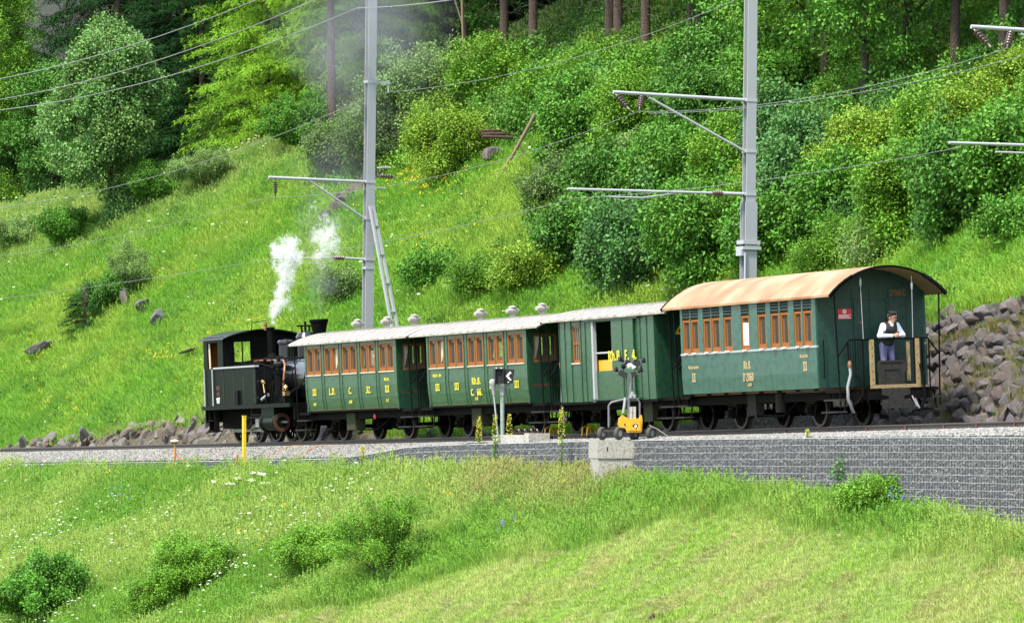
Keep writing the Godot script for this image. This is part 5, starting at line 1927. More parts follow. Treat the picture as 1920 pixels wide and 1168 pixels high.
	for k in 9:
		var a := lerpf(-1.0, 1.0, k / 8.0)
		pk.append(Vector2(0.093 * cos(a) + 0.048 * cos(a * 1.4), 0.093 * sin(a)))
	for k in 9:
		var a := lerpf(1.0, -1.0, k / 8.0)
		pk.append(Vector2(0.088 * cos(a), 0.088 * sin(a)))
	prism(st, pk, -0.003, 0.003, Transform3D(hb * Basis(Vector3(0, 0, 1), -0.3) * Basis(Vector3(1, 0, 0), PI / 2), hp + hb * Vector3(0.0, 0.058, 0)))
	obj("cap_peak", st, M.gloss, cp)
	st = mb()
	ball(st, hp + hb * Vector3(0.098, 0.085, 0), Vector3(0.008, 0.012, 0.016), 6)
	obj("cap_badge", st, M.galv, cp)
	# waistcoat over the shirt, open in front
	var vb := [[Vector3(-0.11, 1.00, 0), Vector3(-0.09, 1.08, 0), 0.137, 0.132, ve], [Vector3(-0.10, 1.06, 0), Vector3(0.018, 1.27, 0), 0.133, 0.143, ve], [Vector3(0.028, 1.30, -0.075), Vector3(0.028, 1.30, 0.075), 0.124, 0.124, ve], [Vector3(0.035, 1.37, -0.115), Vector3(0.035, 1.37, 0.115), 0.072, 0.072, ve]]
	st = mb()
	nets(st, vb, 0.012, 0.03)
	obj("waistcoat", st, M.vest, c)
	st = mb()
	prism(st, PackedVector2Array([Vector2(-0.045, 1.43), Vector2(0.045, 1.43), Vector2(0.05, 1.36), Vector2(0.0, 1.19), Vector2(-0.05, 1.36)]), 0.0, 0.012, Transform3D(Basis(Vector3(0, 1, 0), PI / 2) * Basis(Vector3(1, 0, 0), 0.1), Vector3(0.012, 0.06, 0)))
	obj("shirt_front", st, M.white, c)

func build_train() -> void:
	saloon(0.02, 7.14)
	baggage_van(8.72, 14.27)
	coach("railway_carriage", "green carriage with white roof lettered C 66, next to the van", 16.31, 22.68, [
		["III", 0, 1.31, 0.20], ["III", 1, 1.31, 0.20], ["Rh.B.", 2, 1.42, 0.19], ["C.   66.", 2, 1.14, 0.19], ["6,2t", 2, 0.98, 0.08], ["III", 3, 1.30, 0.20, 0.3], ["6.10", 3, 1.28, 0.09, -0.35], ["III", 4, 1.29, 0.20], ["Nichtr. Abt", 0, 1.62, 0.085]], 0)
	coach("railway_carriage", "green carriage with white roof lettered L.D. C 32, coupled to the engine", 24.73, 31.08, [
		["III", 0, 1.34, 0.20], ["6,0t", 0, 1.02, 0.08], ["L.D.", 1, 1.34, 0.20], ["C.", 2, 1.34, 0.20], ["5.90", 2, 1.04, 0.09], ["32.", 3, 1.34, 0.20], ["Nichtr.", 4, 1.60, 0.09], ["III", 4, 1.34, 0.20], ["5.2", 4, 1.04, 0.09]], 1)
	locomotive(35.6)

# ---------- things beside the track
func s_at(u: float, t: float) -> float:
	var a := -12.0
	var b := 110.0
	for k in 40:
		var m := (a + b) * 0.5
		var p := plan(m, t)
		if proj(Vector3(p.x, 0, -p.y)).x > u: a = m
		else: b = m
	return a

func along(s: float, t: float, y: float) -> Transform3D:   # upright frame, x along the track
	var th := TH0 + s / RAD
	return Transform3D(Basis(Vector3(-sin(th), 0, -cos(th)), Vector3.UP, Vector3(cos(th), 0, -sin(th))), at_st(s, t, y))

func build_trackside() -> void:
	var st: SurfaceTool
	# white concrete footing with the shunting signal
	var s := s_at(992, -1.95)
	var yb := yr(s) - 0.24
	var ft := thing("concrete_footing", "low white concrete footing in the ballast below the signal", "concrete footing", along(s, -1.95, yb))
	st = mb()
	bx(-0.35, 1.55, -0.2, 0.20, -0.3, 0.3, st)
	bx(-0.62, -0.35, -0.2, 0.24, -0.28, 0.28, st)
	obj("slab", st, M.concwhite, ft)
	var fx := thing("fixing_strip", "strip of rusty upright clips lying on the white footing", "metal strip", along(s, -1.95, yb + 0.21))
	st = mb()
	bx(-0.55, 0.95, 0.032, 0.05, -0.06, 0.06, st)
	obj("strip", st, M.rusty, fx)
	for k in 12:
		st = mb()
		bar(st, Vector3(-0.5 + k * 0.125, 0.05, 0.03), Vector3(-0.55 + k * 0.125, 0.12 + 0.02 * (k % 3), -0.03), 0.022, 0.03)
		obj("clip", st, M.rusty if k % 3 else M.galv, fx)
	var ss := s_at(942, -2.05)
	var yg := yb + 0.20
	var sg := thing("signal", "small black signal box with white arrow on a pale grey post", "railway signal", Transform3D(Basis(Vector3.UP, 0.12), at_st(ss, -2.05, yg)))
	st = mb()
	tube(st, [Vector3(0, 0, 0), Vector3(0, 1.12, 0)], 0.052, 14)
	obj("post", st, M.postgreen, sg)
	st = mb()
	lathe(st, [Vector2(0.065, 0.98), Vector2(0.065, 1.06), Vector2(0.09, 1.14), Vector2(0.13, 1.2), Vector2(0.13, 1.25), Vector2(0, 1.25)], Transform3D.IDENTITY, 14)
	bx(0.09, 0.17, 1.17, 1.23, -0.04, 0.04, st)
	obj("bracket", st, M.galv, sg)
	st = mb()
	prism(st, PackedVector2Array([Vector2(-0.20, 1.25), Vector2(0.24, 1.27), Vector2(0.285, 1.62), Vector2(-0.17, 1.62), Vector2(-0.20, 1.56)]), -0.14, 0.16)
	bx(-0.20, 0.02, 1.62, 1.635, -0.16, 0.24, st)
	bx(-0.215, -0.20, 1.27, 1.62, -0.14, 0.24, st)
	bx(-0.02, 0.0, 1.27, 1.62, 0.16, 0.25, st)
	var hd := obj("signal_head", st, M.cap, sg)
	st = mb()
	prism(st, PackedVector2Array([Vector2(0.17, 1.565), Vector2(0.21, 1.53), Vector2(0.125, 1.455), Vector2(0.21, 1.36), Vector2(0.175, 1.335), Vector2(0.06, 1.455)]), 0.162, 0.168)
	obj("arrow", st, M.white, hd)
	st = mb()
	for q in [Vector3(-0.16, 1.645, 0.1), Vector3(-0.04, 1.645, 0.1), Vector3(0.13, 1.30, 0.17)]: ball(st, q, Vector3(0.025, 0.015, 0.02), 6)
	obj("screw", st, M.white, hd)
	var sp := thing("cable_stand", "thin pale pipe with a grey cup leaning beside the signal post", "cable stand", Transform3D(Basis(Vector3(0, 0, 1), 0.10), at_st(ss, -2.12, yg) + Vector3(-0.05, 0, 0.1)))
	st = mb()
	tube(st, [Vector3(0, 0, 0), Vector3(0, 1.0, 0)], 0.022, 8)
	obj("pipe", st, M.galv, sp)
	st = mb()
	lathe(st, [Vector2(0.03, 0.97), Vector2(0.045, 1.1), Vector2(0.085, 1.28), Vector2(0.08, 1.34), Vector2(0.04, 1.38), Vector2(0, 1.385)], Transform3D.IDENTITY, 12)
	obj("cup", st, M.insulgrey, sp)
	# concrete block and the yellow warning trolley
	var sb := s_at(1181, -2.35)
	var bb := Basis(Vector3.UP, 0.16)
	var bp := at_st(sb, -2.44, 0)
	bp.y = -0.065
	var blk := thing("concrete_block", "grey concrete foundation of two stacked blocks beneath the yellow trolley", "concrete block", Transform3D(bb, bp))
	st = mb()
	bx(-0.69, 0.64, -0.42, 0.0, -1.1, 0.12, st)
	var up := obj("upper_block", st, M.concrete, blk)
	for x in [-0.48, 0.25]:
		st = mb()
		prism(st, PackedVector2Array([Vector2(x, -0.15), Vector2(x + 0.03, -0.17), Vector2(x + 0.03, -0.26), Vector2(x, -0.25)]), 0.115, 0.124)
		obj("cable_hole", st, M.cap, up)
	st = mb()
	bx(-0.68, 0.46, -1.1, -0.435, -1.0, 0.09, st)
	var lw := obj("lower_block", st, M.concrete, blk)
	for x in [-0.22, -0.04]:
		st = mb()
		prism(st, PackedVector2Array([Vector2(x, -0.58), Vector2(x + 0.04, -0.60), Vector2(x + 0.03, -0.70), Vector2(x, -0.68)]), 0.085, 0.094)
		obj("cable_hole", st, M.cap, lw)
	var q := bp + Vector3(0.09, 0.005, -0.50)
	var tr := thing("warning_trolley", "yellow four-wheeled warning machine with a mast of black horns on the concrete block", "warning machine", Transform3D(Basis(Vector3.UP, 0.05), q))
	for w in [Vector3(-0.62, 0.15, -0.25), Vector3(-0.27, 0.15, 0.28), Vector3(0.13, 0.13, -0.25), Vector3(0.48, 0.15, 0.26)]:
		st = mb()
		var ax_ := ax(w, Vector3(0.75, 0, 0.66))
		lathe(st, [Vector2(0.08, -0.05), Vector2(0.13, -0.055), Vector2(w.y, -0.03), Vector2(w.y, 0.03), Vector2(0.13, 0.055), Vector2(0.08, 0.05)], ax_, 20)
		var wl := obj("wheel", st, M.rubber, tr)
		st = mb()
		lathe(st, [Vector2(0, -0.045), Vector2(0.05, -0.05), Vector2(0.085, -0.04), Vector2(0.085, 0.04), Vector2(0.05, 0.05), Vector2(0, 0.045)], ax_, 14)
		obj("hub", st, M.galv, wl)
	st = mb()
	bar(st, Vector3(-0.62, 0.2, -0.25), Vector3(-0.27, 0.2, 0.28), 0.06, 0.05)
	bar(st, Vector3(0.13, 0.18, -0.25), Vector3(0.48, 0.2, 0.26), 0.06, 0.05)
	bar(st, Vector3(-0.45, 0.22, 0.0), Vector3(0.33, 0.22, 0.0), 0.07, 0.05)
	bar(st, Vector3(-0.45, 0.26, 0.05), Vector3(-0.10, 0.36, 0.16), 0.05, 0.04)
	obj("chassis", st, M.undergrey, tr)
	st = mb()
	var yl := PackedVector2Array([Vector2(-0.27, 0.36), Vector2(-0.25, 0.50), Vector2(-0.17, 0.575), Vector2(-0.04, 0.50), Vector2(0.22, 0.50), Vector2(0.235, 0.575), Vector2(0.27, 0.575), Vector2(0.29, 0.47), Vector2(0.275, 0.20), Vector2(0.25, 0.17), Vector2(-0.06, 0.17), Vector2(-0.12, 0.28), Vector2(-0.26, 0.28)])
	prism(st, yl, -0.10, 0.17)
	prism(st, PackedVector2Array([Vector2(0.0, 0.47), Vector2(0.24, 0.47), Vector2(0.25, 0.22), Vector2(-0.04, 0.22)]), 0.171, 0.20)
	var yb2 := obj("yellow_housing", st, M.yellowpaint, tr)
	st = mb()
	lathe(st, [Vector2(0.06, 0), Vector2(0.06, 0.004), Vector2(0, 0.004)], Transform3D(look(Vector3(0, 0, 1)) * Basis.from_scale(Vector3(0.7, 1, 1.1)), Vector3(0.12, 0.33, 0.201)), 14)
	obj("opening", st, M.cap, yb2)
	st = mb()
	ball(st, Vector3(0.13, 0.30, 0.205), Vector3(0.028, 0.05, 0.012), 8)
	obj("cap", st, M.white, yb2)
	st = mb()
	tube(st, [Vector3(-0.02, 0.30, 0.0), Vector3(-0.02, 1.02, 0.0)], 0.04, 10)
	tube(st, [Vector3(0.03, 1.0, 0.0), Vector3(0.03, 1.58, 0.0)], 0.048, 10)
	obj("mast", st, M.trolley, tr)
	st = mb()
	tube(st, [Vector3(-0.48, 0.30, -0.05), Vector3(-0.48, 0.80, -0.05), Vector3(-0.42, 0.87, -0.04), Vector3(-0.18, 0.93, 0.0), Vector3(0.20, 0.93, 0.0), Vector3(0.24, 0.86, 0.0), Vector3(0.24, 0.55, 0.0)], 0.026, 8)
	obj("handle_frame", st, M.trolley, tr)
	st = mb()
	bx(-0.005, 0.06, 0.50, 0.77, 0.045, 0.12, st)
	bx(0.075, 0.14, 0.50, 0.77, 0.045, 0.12, st)
	obj("battery", st, M.concwhite, tr)
	st = mb()
	for k in 4: ball(st, Vector3(0.03 + 0.03 * k, 1.0 + 0.035 * ((k * 2) % 3), 0.05), Vector3(0.045, 0.06, 0.04), 7)
	tube(st, [Vector3(-0.15, 0.62, 0.06), Vector3(-0.12, 0.8, 0.07), Vector3(-0.10, 0.98, 0.05)], 0.035, 7)
	obj("motor", st, M.insulgrey, tr)
	var hn := [[Vector3(-0.06, 1.78, 0.03), Vector3(0.12, 0.16, 0.14), 0.5], [Vector3(0.16, 1.77, 0.0), Vector3(0.20, 0.13, 0.14), -0.35], [Vector3(-0.16, 1.53, 0.05), Vector3(0.20, 0.13, 0.14), 0.5], [Vector3(0.11, 1.53, 0.06), Vector3(0.13, 0.11, 0.14), -0.5]]
	for e in hn:
		st = mb()
		var x := Transform3D(Basis(Vector3(0, 0, 1), -e[2]), e[0])
		box(st, Vector3.ZERO, e[1], x)
		lathe(st, [Vector2(0.035, 0), Vector2(0.04, 0.08), Vector2(0.075, 0.14), Vector2(0.07, 0.14), Vector2(0.0, 0.05)], Transform3D(x.basis * look(Vector3(signf(e[0].x), 0.1, 0.3)), x * Vector3(signf(e[0].x) * 0.08, 0, 0)), 12)
		var ho := obj("horn", st, M.cap, tr)
		for k in 3:
			st = mb()
			ball(st, x * Vector3(signf(e[0].x) * e[1].x * 0.55, -0.04 + 0.045 * k, 0.07), Vector3(0.03, 0.008, 0.012), 6)
			obj("highlight_strip", st, M.galv, ho)
	st = mb()
	ball(st, Vector3(0.0, 1.72, 0.06), Vector3(0.10, 0.075, 0.07), 9)
	ball(st, Vector3(0.09, 1.68, 0.07), Vector3(0.07, 0.05, 0.05), 8)
	obj("flash_lamp", st, M.white, tr)
	st = mb()
	ball(st, Vector3(-0.14, 1.71, 0.0), Vector3(0.06, 0.07, 0.05), 8)
	obj("blue_lens", st, M.vest, tr)
	st = mb()
	for x2 in [-0.10, -0.06]: tube(st, [Vector3(x2, 1.5, 0.0), Vector3(x2 - 0.03, 1.25, 0.03), Vector3(x2 + 0.02, 0.95, 0.02)], 0.008, 5)
	obj("cable", st, M.cap, tr)
	st = mb()
	tube(st, [Vector3(0.45, 0.34, 0.1), Vector3(0.65, 0.24, 0.15), Vector3(0.95, 0.03, 0.25)], 0.014, 6)
	obj("tow_cable", st, M.hose, tr)
	# yellow clamps on the rail
	for e in [[1035.0, "yellow hoop clamp on the rail behind the white footing"], [1105.0, "yellow hoop clamp on the rail left of the warning trolley"]]:
		var sc := s_at(e[0], -0.62)
		var cl := thing("rail_clamp", e[1], "rail clamp", along(sc, -0.62, yr(sc) - 0.12), "yellow rail clamps")
		for x in [-0.13, 0.17]:
			st = mb()
			tube(st, [Vector3(x, 0, -0.12), Vector3(x, 0.24, -0.10), Vector3(x + 0.03, 0.28, -0.02), Vector3(x + 0.06, 0.25, 0.12), Vector3(x + 0.07, 0.0, 0.2)], 0.024, 7)
			obj("hoop", st, M.yellowpaint, cl)
		st = mb()
		bx(-0.2, 0.3, 0.0, 0.05, -0.14, -0.06, st)
		obj("clamp_bar", st, M.rusty, cl)
	# yellow marker post, orange stakes and cables
	var sy := s_at(457, -2.75)
	var yp := thing("marker_post", "plain yellow marker post standing in front of the engine", "marker post", along(sy, -2.75, base_near(sy) - 0.1))
	st = mb()
	bx(-0.055, 0.055, 0, 1.66, -0.04, 0.04, st)
	obj("post", st, M.postyellow, yp)
	st = mb()
	bx(-0.062, 0.062, 1.66, 1.69, -0.047, 0.047, st)
	obj("post_cap", st, M.postyellow, yp)
	var sm := s_at(327, -2.8)
	var mk := thing("survey_stake", "bent orange stake with a flat white cap at the ballast edge", "survey stake", along(sm, -2.8, base_near(sm) - 0.1))
	st = mb()
	tube(st, [Vector3(0.1, 0, 0), Vector3(0.14, 0.3, 0), Vector3(-0.02, 0.62, 0), Vector3(0.0, 0.98, 0)], 0.035, 7)
	tube(st, [Vector3(-0.35, 0.05, 0), Vector3(-0.3, 0.3, 0), Vector3(-0.12, 0.34, 0), Vector3(-0.1, 0.0, 0)], 0.025, 6)
	obj("stake", st, M.orange, mk)
	st = mb()
	lathe(st, [Vector2(0, 0.98), Vector2(0.12, 0.98), Vector2(0.14, 1.0), Vector2(0.12, 1.05), Vector2(0, 1.07)], Transform3D.IDENTITY, 12)
	obj("stake_cap", st, M.concwhite, mk)
	st = mb()
	tube(st, [Vector3(-0.02, 0.62, 0), Vector3(-0.25, 0.5, 0.1), Vector3(-0.55, 0.36, 0.2)], 0.016, 5)
	ball(st, Vector3(-0.55, 0.36, 0.2), Vector3(0.06, 0.04, 0.06), 7)
	obj("cable_end", st, M.red, mk)
	var sk := s_at(441, -2.8)
	var ok := thing("bent_stake", "short orange looped stake beside the yellow post", "stake", along(sk, -2.8, base_near(sk) - 0.1))
	st = mb()
	tube(st, [Vector3(0.25, 0.1, 0), Vector3(0.2, 0.36, 0), Vector3(0.05, 0.30, 0), Vector3(-0.1, 0.42, 0), Vector3(-0.12, 0.62, 0)], 0.03, 6)
	obj("loop", st, M.orange, ok)
	for k in 2:
		var a := s_at(500.0 + 60 * k, -2.3)
		var b := s_at(570.0 + 50 * k, -0.9)
		var mid := ground((a + b) / 2, -1.6)
		var pts := []
		for i in 9:
			var f := i / 8.0
			pts.append(ground(lerpf(a, b, f), lerpf(-2.4, -0.7, f)) + Vector3(0, 0.05, 0) - mid)
		st = mb()
		tube(st, pts, 0.016, 5)
		tag(obj("orange_cable", st, M.orange, self, Transform3D(Basis.IDENTITY, mid)), ["thin orange cable crossing the ballast below the engine's cylinder", "thin orange cable crossing the ballast below the first coach wheels"][k], "cable")
	var ca := s_at(905, -2.1)
	var cb := s_at(765, -2.4)
	var cm := ground((ca + cb) / 2, -2.2)
	var cp := []
	for i in 11:
		var f := i / 10.0
		cp.append(ground(lerpf(ca, cb, f), lerpf(-2.0, -2.4, f)) + Vector3(0, 0.05, 0) - cm)
	st = mb()
	tube(st, cp, 0.018, 5)
	tag(obj("black_cable", st, M.cap, self, Transform3D(Basis.IDENTITY, cm)), "black cable lying along the ballast edge left of the signal", "cable")
	# boulders, logs and stumps on the hillside
	var bl := [[80, 668, 0.85, 0.28, 0.6, 0.5, 0, "long grey slab of rock lying tilted in the lower meadow"], [233, 580, 0.24, 0.42, 0.25, 0.1, 4, "upright grey rock post under the pale sapling"], [262, 590, 0.42, 0.30, 0.3, -0.4, 1, "grey rock beside the upright rock under the pale sapling"], [296, 614, 0.55, 0.26, 0.4, 0.45, 5, "flat grey rock in the meadow just before the engine's cab"], [918, 312, 0.46, 0.27, 0.4, 0.3, 3, "large pale boulder at the edge of the thicket"], [355, 672, 0.5, 0.08, 0.3, 0.4, 0, "low pale stone streak in the grass beside the cab"]]
	for e in bl:
		var p := spot(e[0], e[1])
		tag(part("boulder", G.stones[e[6]], M.stone, self, Transform3D(Basis(Vector3(0, 0, 1), e[5]) * Basis(Vector3.UP, 0.6) * Basis.from_scale(Vector3(e[2] * 1.1, e[3] * 1.35, e[4] * 1.1)), p + Vector3(0, e[3] * 0.4 + 0.24, 0))), e[7], "boulder")
	for k in 13:
		var f := k / 12.0
		var p := spot(lerpf(612, 728, f) + rf(-6, 6), 412.0 - 82.0 * pow(f, 0.8) + rf(-6, 6))
		tag(part("boulder", G.stones[(k * 3) % 16], M.stone, self, Transform3D(Basis(Vector3(0, 0, 1), 0.4) * Basis(Vector3.UP, rf(0, 6)) * Basis.from_scale(Vector3(rf(0.25, 0.45), rf(0.25, 0.4), 0.3)), p + Vector3(0, 0.25, 0))), "%s rock from the bottom in the rocky line up the meadow by the strutted post" % ORD[k], "boulder", "line of rocks up the meadow")
	var la := spot(918, 360)
	var lb := at(1005, 211, -la.z - 0.3)
	st = mb()
	tube(st, [Vector3.ZERO, (lb - la) * 0.5 + Vector3(0.05, 0, 0), lb - la], 0.05, 8, 0.06)
	tube(st, [(lb - la) * 0.62, (lb - la) * 0.62 + Vector3(0.35, -0.5, 0)], 0.03, 6, 0.015)
	tag(obj("leaning_log", st, M.birch, self, Transform3D(Basis.IDENTITY, la)), "bare pale trunk leaning over the meadow edge beside the boulder", "log")
	for k in 3:
		var p := spot(975 - 8 * k, 268.0)
		st = mb()
		tube(st, [Vector3(-1.25, 0.05 - 0.04 * k, 0.25), Vector3(0, 0.03, 0), Vector3(1.2, -0.06 + 0.05 * k, -0.3)], 0.06, 8, 0.05)
		tag(obj("log", st, M.log, self, Transform3D(Basis.IDENTITY, p + Vector3(0.1 * k, 0.14 + 0.13 * k, 0.1))), ["lowest brown log of the log barrier above the boulder", "middle brown log of the log barrier above the boulder", "topmost brown log of the log barrier above the boulder"][k], "log", "logs of the barrier")
	var sp2 := spot(1226, 1158)
	st = mb()
	tube(st, [Vector3(-0.1, -0.05, 0), Vector3(0.0, 0.05, 0.02), Vector3(0.12, 0.06, 0.05)], 0.05, 7, 0.06)
	tag(obj("broken_branch", st, M.bark, self, Transform3D(Basis.IDENTITY, sp2)), "short dark piece of wood lying in the mown grass at the bottom", "branch")

func puff(parent: Node, p: Vector3, r: Vector3, dens: float, tone: float) -> void:
	var key := "fog%.2f_%.2f" % [dens, tone]
	if not G.has(key):
		var m := FogMaterial.new()
		m.density = dens
		m.albedo = Color(tone * 0.93, tone * 0.97, tone * 1.06).linear_to_srgb()
		G[key] = m
	var f := FogVolume.new()
	f.shape = RenderingServer.FOG_VOLUME_SHAPE_ELLIPSOID
	f.size = r * 2.0
	f.material = G[key]
	f.name = "puff"
	f.position = p
	f.rotation = Vector3(0, 0, rf(-0.6, 0.6))
	parent.add_child(f, true)

func plume(n: String, label: String, path: Array, count: int, d: float, spread: float) -> void:   # path rows: u, v, radius px, density, tone
	var o := thing(n, label, "smoke", Transform3D(Basis.IDENTITY, at(path[0][0], path[0][1], d)))
	tag(o, "", "", "", "stuff")
	for k in count:
		var f := float(k) / count * (path.size() - 1.001)
		var i := int(f)
		var a: Array = path[i]
		var b: Array = path[i + 1]
		var w := f - i
		var r := lerpf(a[2], b[2], w)
		var q := sqrt(rng.randf()) * r * spread
		var an := rf(0, TAU)
		var p := at(lerpf(a[0], b[0], w) + cos(an) * q, lerpf(a[1], b[1], w) + sin(an) * q, d + rf(-1, 1) * r / 66.0)
		var s := r / 66.0 * rf(0.35, 0.8)
		puff(o, p - o.position, Vector3(s * rf(0.8, 1.3), s * rf(0.8, 1.2), s), a[3], a[4])

func steam(label: String, path: Array, count: int, d: float) -> void:   # drifting white droplets: path rows: u, v, radius px, share
	var o := thing("steam_plume", label, "steam", Transform3D(Basis.IDENTITY, at(path[0][0], path[0][1], d)))
	tag(o, "", "", "", "stuff")
	var st := mb()
	for k in 42:
		var p := Vector3(rng.randfn(), rng.randfn(), rng.randfn()) * 0.55
		var a := rdir()
		leaf(st, p, a, a.cross(rdir()).normalized(), 0.52, 0.5, Color.WHITE)
	var m := st.commit()
	var total := 0.0
	for e in path: total += e[3]
	var xs := []
	for k in count:
		var pick := rng.randf() * total
		var i := 0
		while i < path.size() - 1 and pick > path[i][3]:
			pick -= path[i][3]
			i += 1
		var e: Array = path[i]
		var r: float = e[2] / 66.0
		var dv := rdir() * r * pow(rng.randf(), 0.45)
		dv *= 1.0 + 0.95 * nz.get_noise_3d(dv.x * 22.0 + e[0], dv.y * 22.0 + e[1], dv.z * 22.0)
		var s := clampf(r * rf(0.18, 0.34), 0.03, 0.085)
		xs.append(Transform3D(Basis(rdir(), rf(0, TAU)) * Basis.from_scale(Vector3.ONE * s), at(e[0], e[1], d) + dv - o.position))
	tag(many("vapour", m, M.steam, xs, [], o), "", "", "", "stuff")

func build_steam() -> void:
	steam("thick white steam shooting up from the engine's safety valve", [[511, 604, 5, 0.4], [512, 592, 9, 0.8], [517, 578, 13, 1.2], [527, 565, 15, 1.2], [523, 550, 13, 1], [532, 535, 17, 1.3], [540, 518, 17, 1.3], [532, 500, 19, 1.5], [548, 488, 20, 1.5], [522, 472, 17, 1.2], [540, 466, 21, 1.6], [560, 478, 13, 0.7], [548, 455, 13, 0.7], [512, 462, 9, 0.4], [545, 580, 7, 0.12]], 1250, 137.0)
	steam("thinner drifting cloud of white steam left of the strutted post", [[600, 495, 12, 0.3], [596, 480, 18, 0.6], [615, 465, 22, 1.1], [598, 448, 20, 1.0], [615, 440, 24, 1.3], [626, 455, 16, 0.7], [622, 422, 16, 0.6], [590, 430, 13, 0.3], [606, 405, 14, 0.2], [585, 385, 12, 0.12], [612, 352, 12, 0.14], [570, 365, 9, 0.06]], 300, 138.5)
	plume("smoke_plume", "thin grey smoke rising from the chimney towards the forest", [[602, 585, 12, 0.12, 0.25], [602, 550, 26, 0.09, 0.28], [600, 510, 40, 0.05, 0.33], [615, 400, 60, 0.014, 0.45], [635, 270, 80, 0.016, 0.55], [655, 150, 100, 0.018, 0.58], [675, 40, 115, 0.022, 0.60], [685, -60, 125, 0.022, 0.60]], 100, 141.0, 0.85)
	steam("small wisp of steam at the engine's cylinder drain", [[498, 797, 4, 1], [488, 808, 7, 1], [476, 819, 9, 0.9], [466, 824, 8, 0.5]], 45, 137.0)

# ---------- leaves
func leaf(st: SurfaceTool, o: Vector3, along_: Vector3, side: Vector3, l: float, w: float, c: Color) -> void:
	var n := along_.cross(side).normalized()
	var m := o + along_ * l * 0.45 - n * l * 0.06
	var e := o + along_ * l
	st.set_color(c)
	for v in [o, m + side * w * 0.5 + n * w * 0.18, e]: st.add_vertex(v)
	for v in [o, e, m - side * w * 0.5 + n * w * 0.18]: st.add_vertex(v)

func tone(v: float) -> Color:
	var k := rf(1.0 - v, 1.0 + v)
	var h := rf(-0.12, 0.16)
	return Color(k * (1.0 + h), k, k * (1.0 - h * 0.8))

func rdir() -> Vector3:
	return Vector3(rng.randfn(), rng.randfn(), rng.randfn()).normalized()

func leaf_clump(n: int, r: float, len_: float, wid: float, droop: float) -> ArrayMesh:
	var st := mb()
	for k in n:
		var d := rdir()
		var p := d * r * sqrt(rng.randf())
		p.y *= 0.75
		var a := (rdir() * 0.8 + d * 0.7 + Vector3(0, -droop, 0)).normalized()
		var s := a.cross((Vector3.UP * 1.2 + rdir()).normalized()).normalized()
		leaf(st, p, a, s, len_ * rf(0.7, 1.25), wid * rf(0.75, 1.2), tone(0.36))
	return st.commit()

func spray(n: int, l: float, len_: float, wid: float, droop: float, flat: float) -> ArrayMesh:   # a conifer branch end along +x
	var st := mb()
	for k in n:
		var f := rng.randf()
		var w := l * 0.42 * (1.0 - f * 0.75)
		var z := rf(-w, w)
		var p := Vector3(f * l, -droop * f * f * l - absf(z) * 0.25 - rng.randf() * flat, z)
		var a := Vector3(0.8, -rf(0.1, 0.7) - droop, signf(z) * rf(0.2, 1.0)).normalized()
		var s := a.cross((Vector3.UP + rdir() * 0.6).normalized()).normalized()
		leaf(st, p, a, s, len_ * rf(0.7, 1.3), wid, tone(0.26))
	return st.commit()

func kind(k: String) -> Array:   # base colour, leaf mesh list
	match k:
		"mid": return [Color(0.080, 0.220, 0.022), G.leafy]
		"bright": return [Color(0.120, 0.270, 0.020), G.fine]
		"yellow": return [Color(0.175, 0.300, 0.025), G.fine]
		"dark": return [Color(0.066, 0.185, 0.024), G.leafy]
		"deep": return [Color(0.030, 0.085, 0.016), G.leafy]
		"blue": return [Color(0.075, 0.190, 0.050), G.leafy]
		"pale": return [Color(0.160, 0.270, 0.075), G.fine]
		"crown": return [Color(0.115, 0.240, 0.062), G.leafy]
		"grey": return [Color(0.105, 0.180, 0.050), G.fine]
	return [Color(0.06, 0.16, 0.02), G.leafy]

func crown(parent: Node, lobes: Array, n: int, k: String, sc := 1.0, hollow := 0.72, n_name := "crown") -> void:
	var kd := kind(k)
	var vol := 0.0
	for l in lobes: vol += pow(l[1].x * l[1].y * l[1].z, 0.667)
	for m in 2:
		var xs := []
		var cs := []
		for l in lobes:
			var cnt := int(n * 0.5 * pow(l[1].x * l[1].y * l[1].z, 0.667) / vol)
			var lt := rf(0.86, 1.14)
			var hue := rf(-0.06, 0.08)
			for i in cnt:
				var d := rdir()
				if d.y < -0.3 and rng.randf() < 0.5: d.y = -d.y
				var q := nz.get_noise_3d(d.x * 9.0 + l[0].x * 5.0, d.y * 9.0 + l[0].y * 5.0, d.z * 9.0 + l[0].z * 5.0)
				var p: Vector3 = l[0] + d * l[1] * lerpf(hollow, 1.1, sqrt(rng.randf())) * (1.0 + q * 0.9)
				var s := sc * rf(0.7, 1.25)
				xs.append(Transform3D(Basis(Vector3.UP, rf(0, TAU)) * Basis(Vector3(1, 0, 0), rf(-0.5, 0.5)) * Basis.from_scale(Vector3(s, s, s)), p))
				var b := lt * rf(0.82, 1.18)
				cs.append(Color(kd[0].r * b * (1 + hue), kd[0].g * b, kd[0].b * b))
		tag(many(n_name, kd[1][m], M.leaf, xs, cs, parent), "", "", "", "stuff")

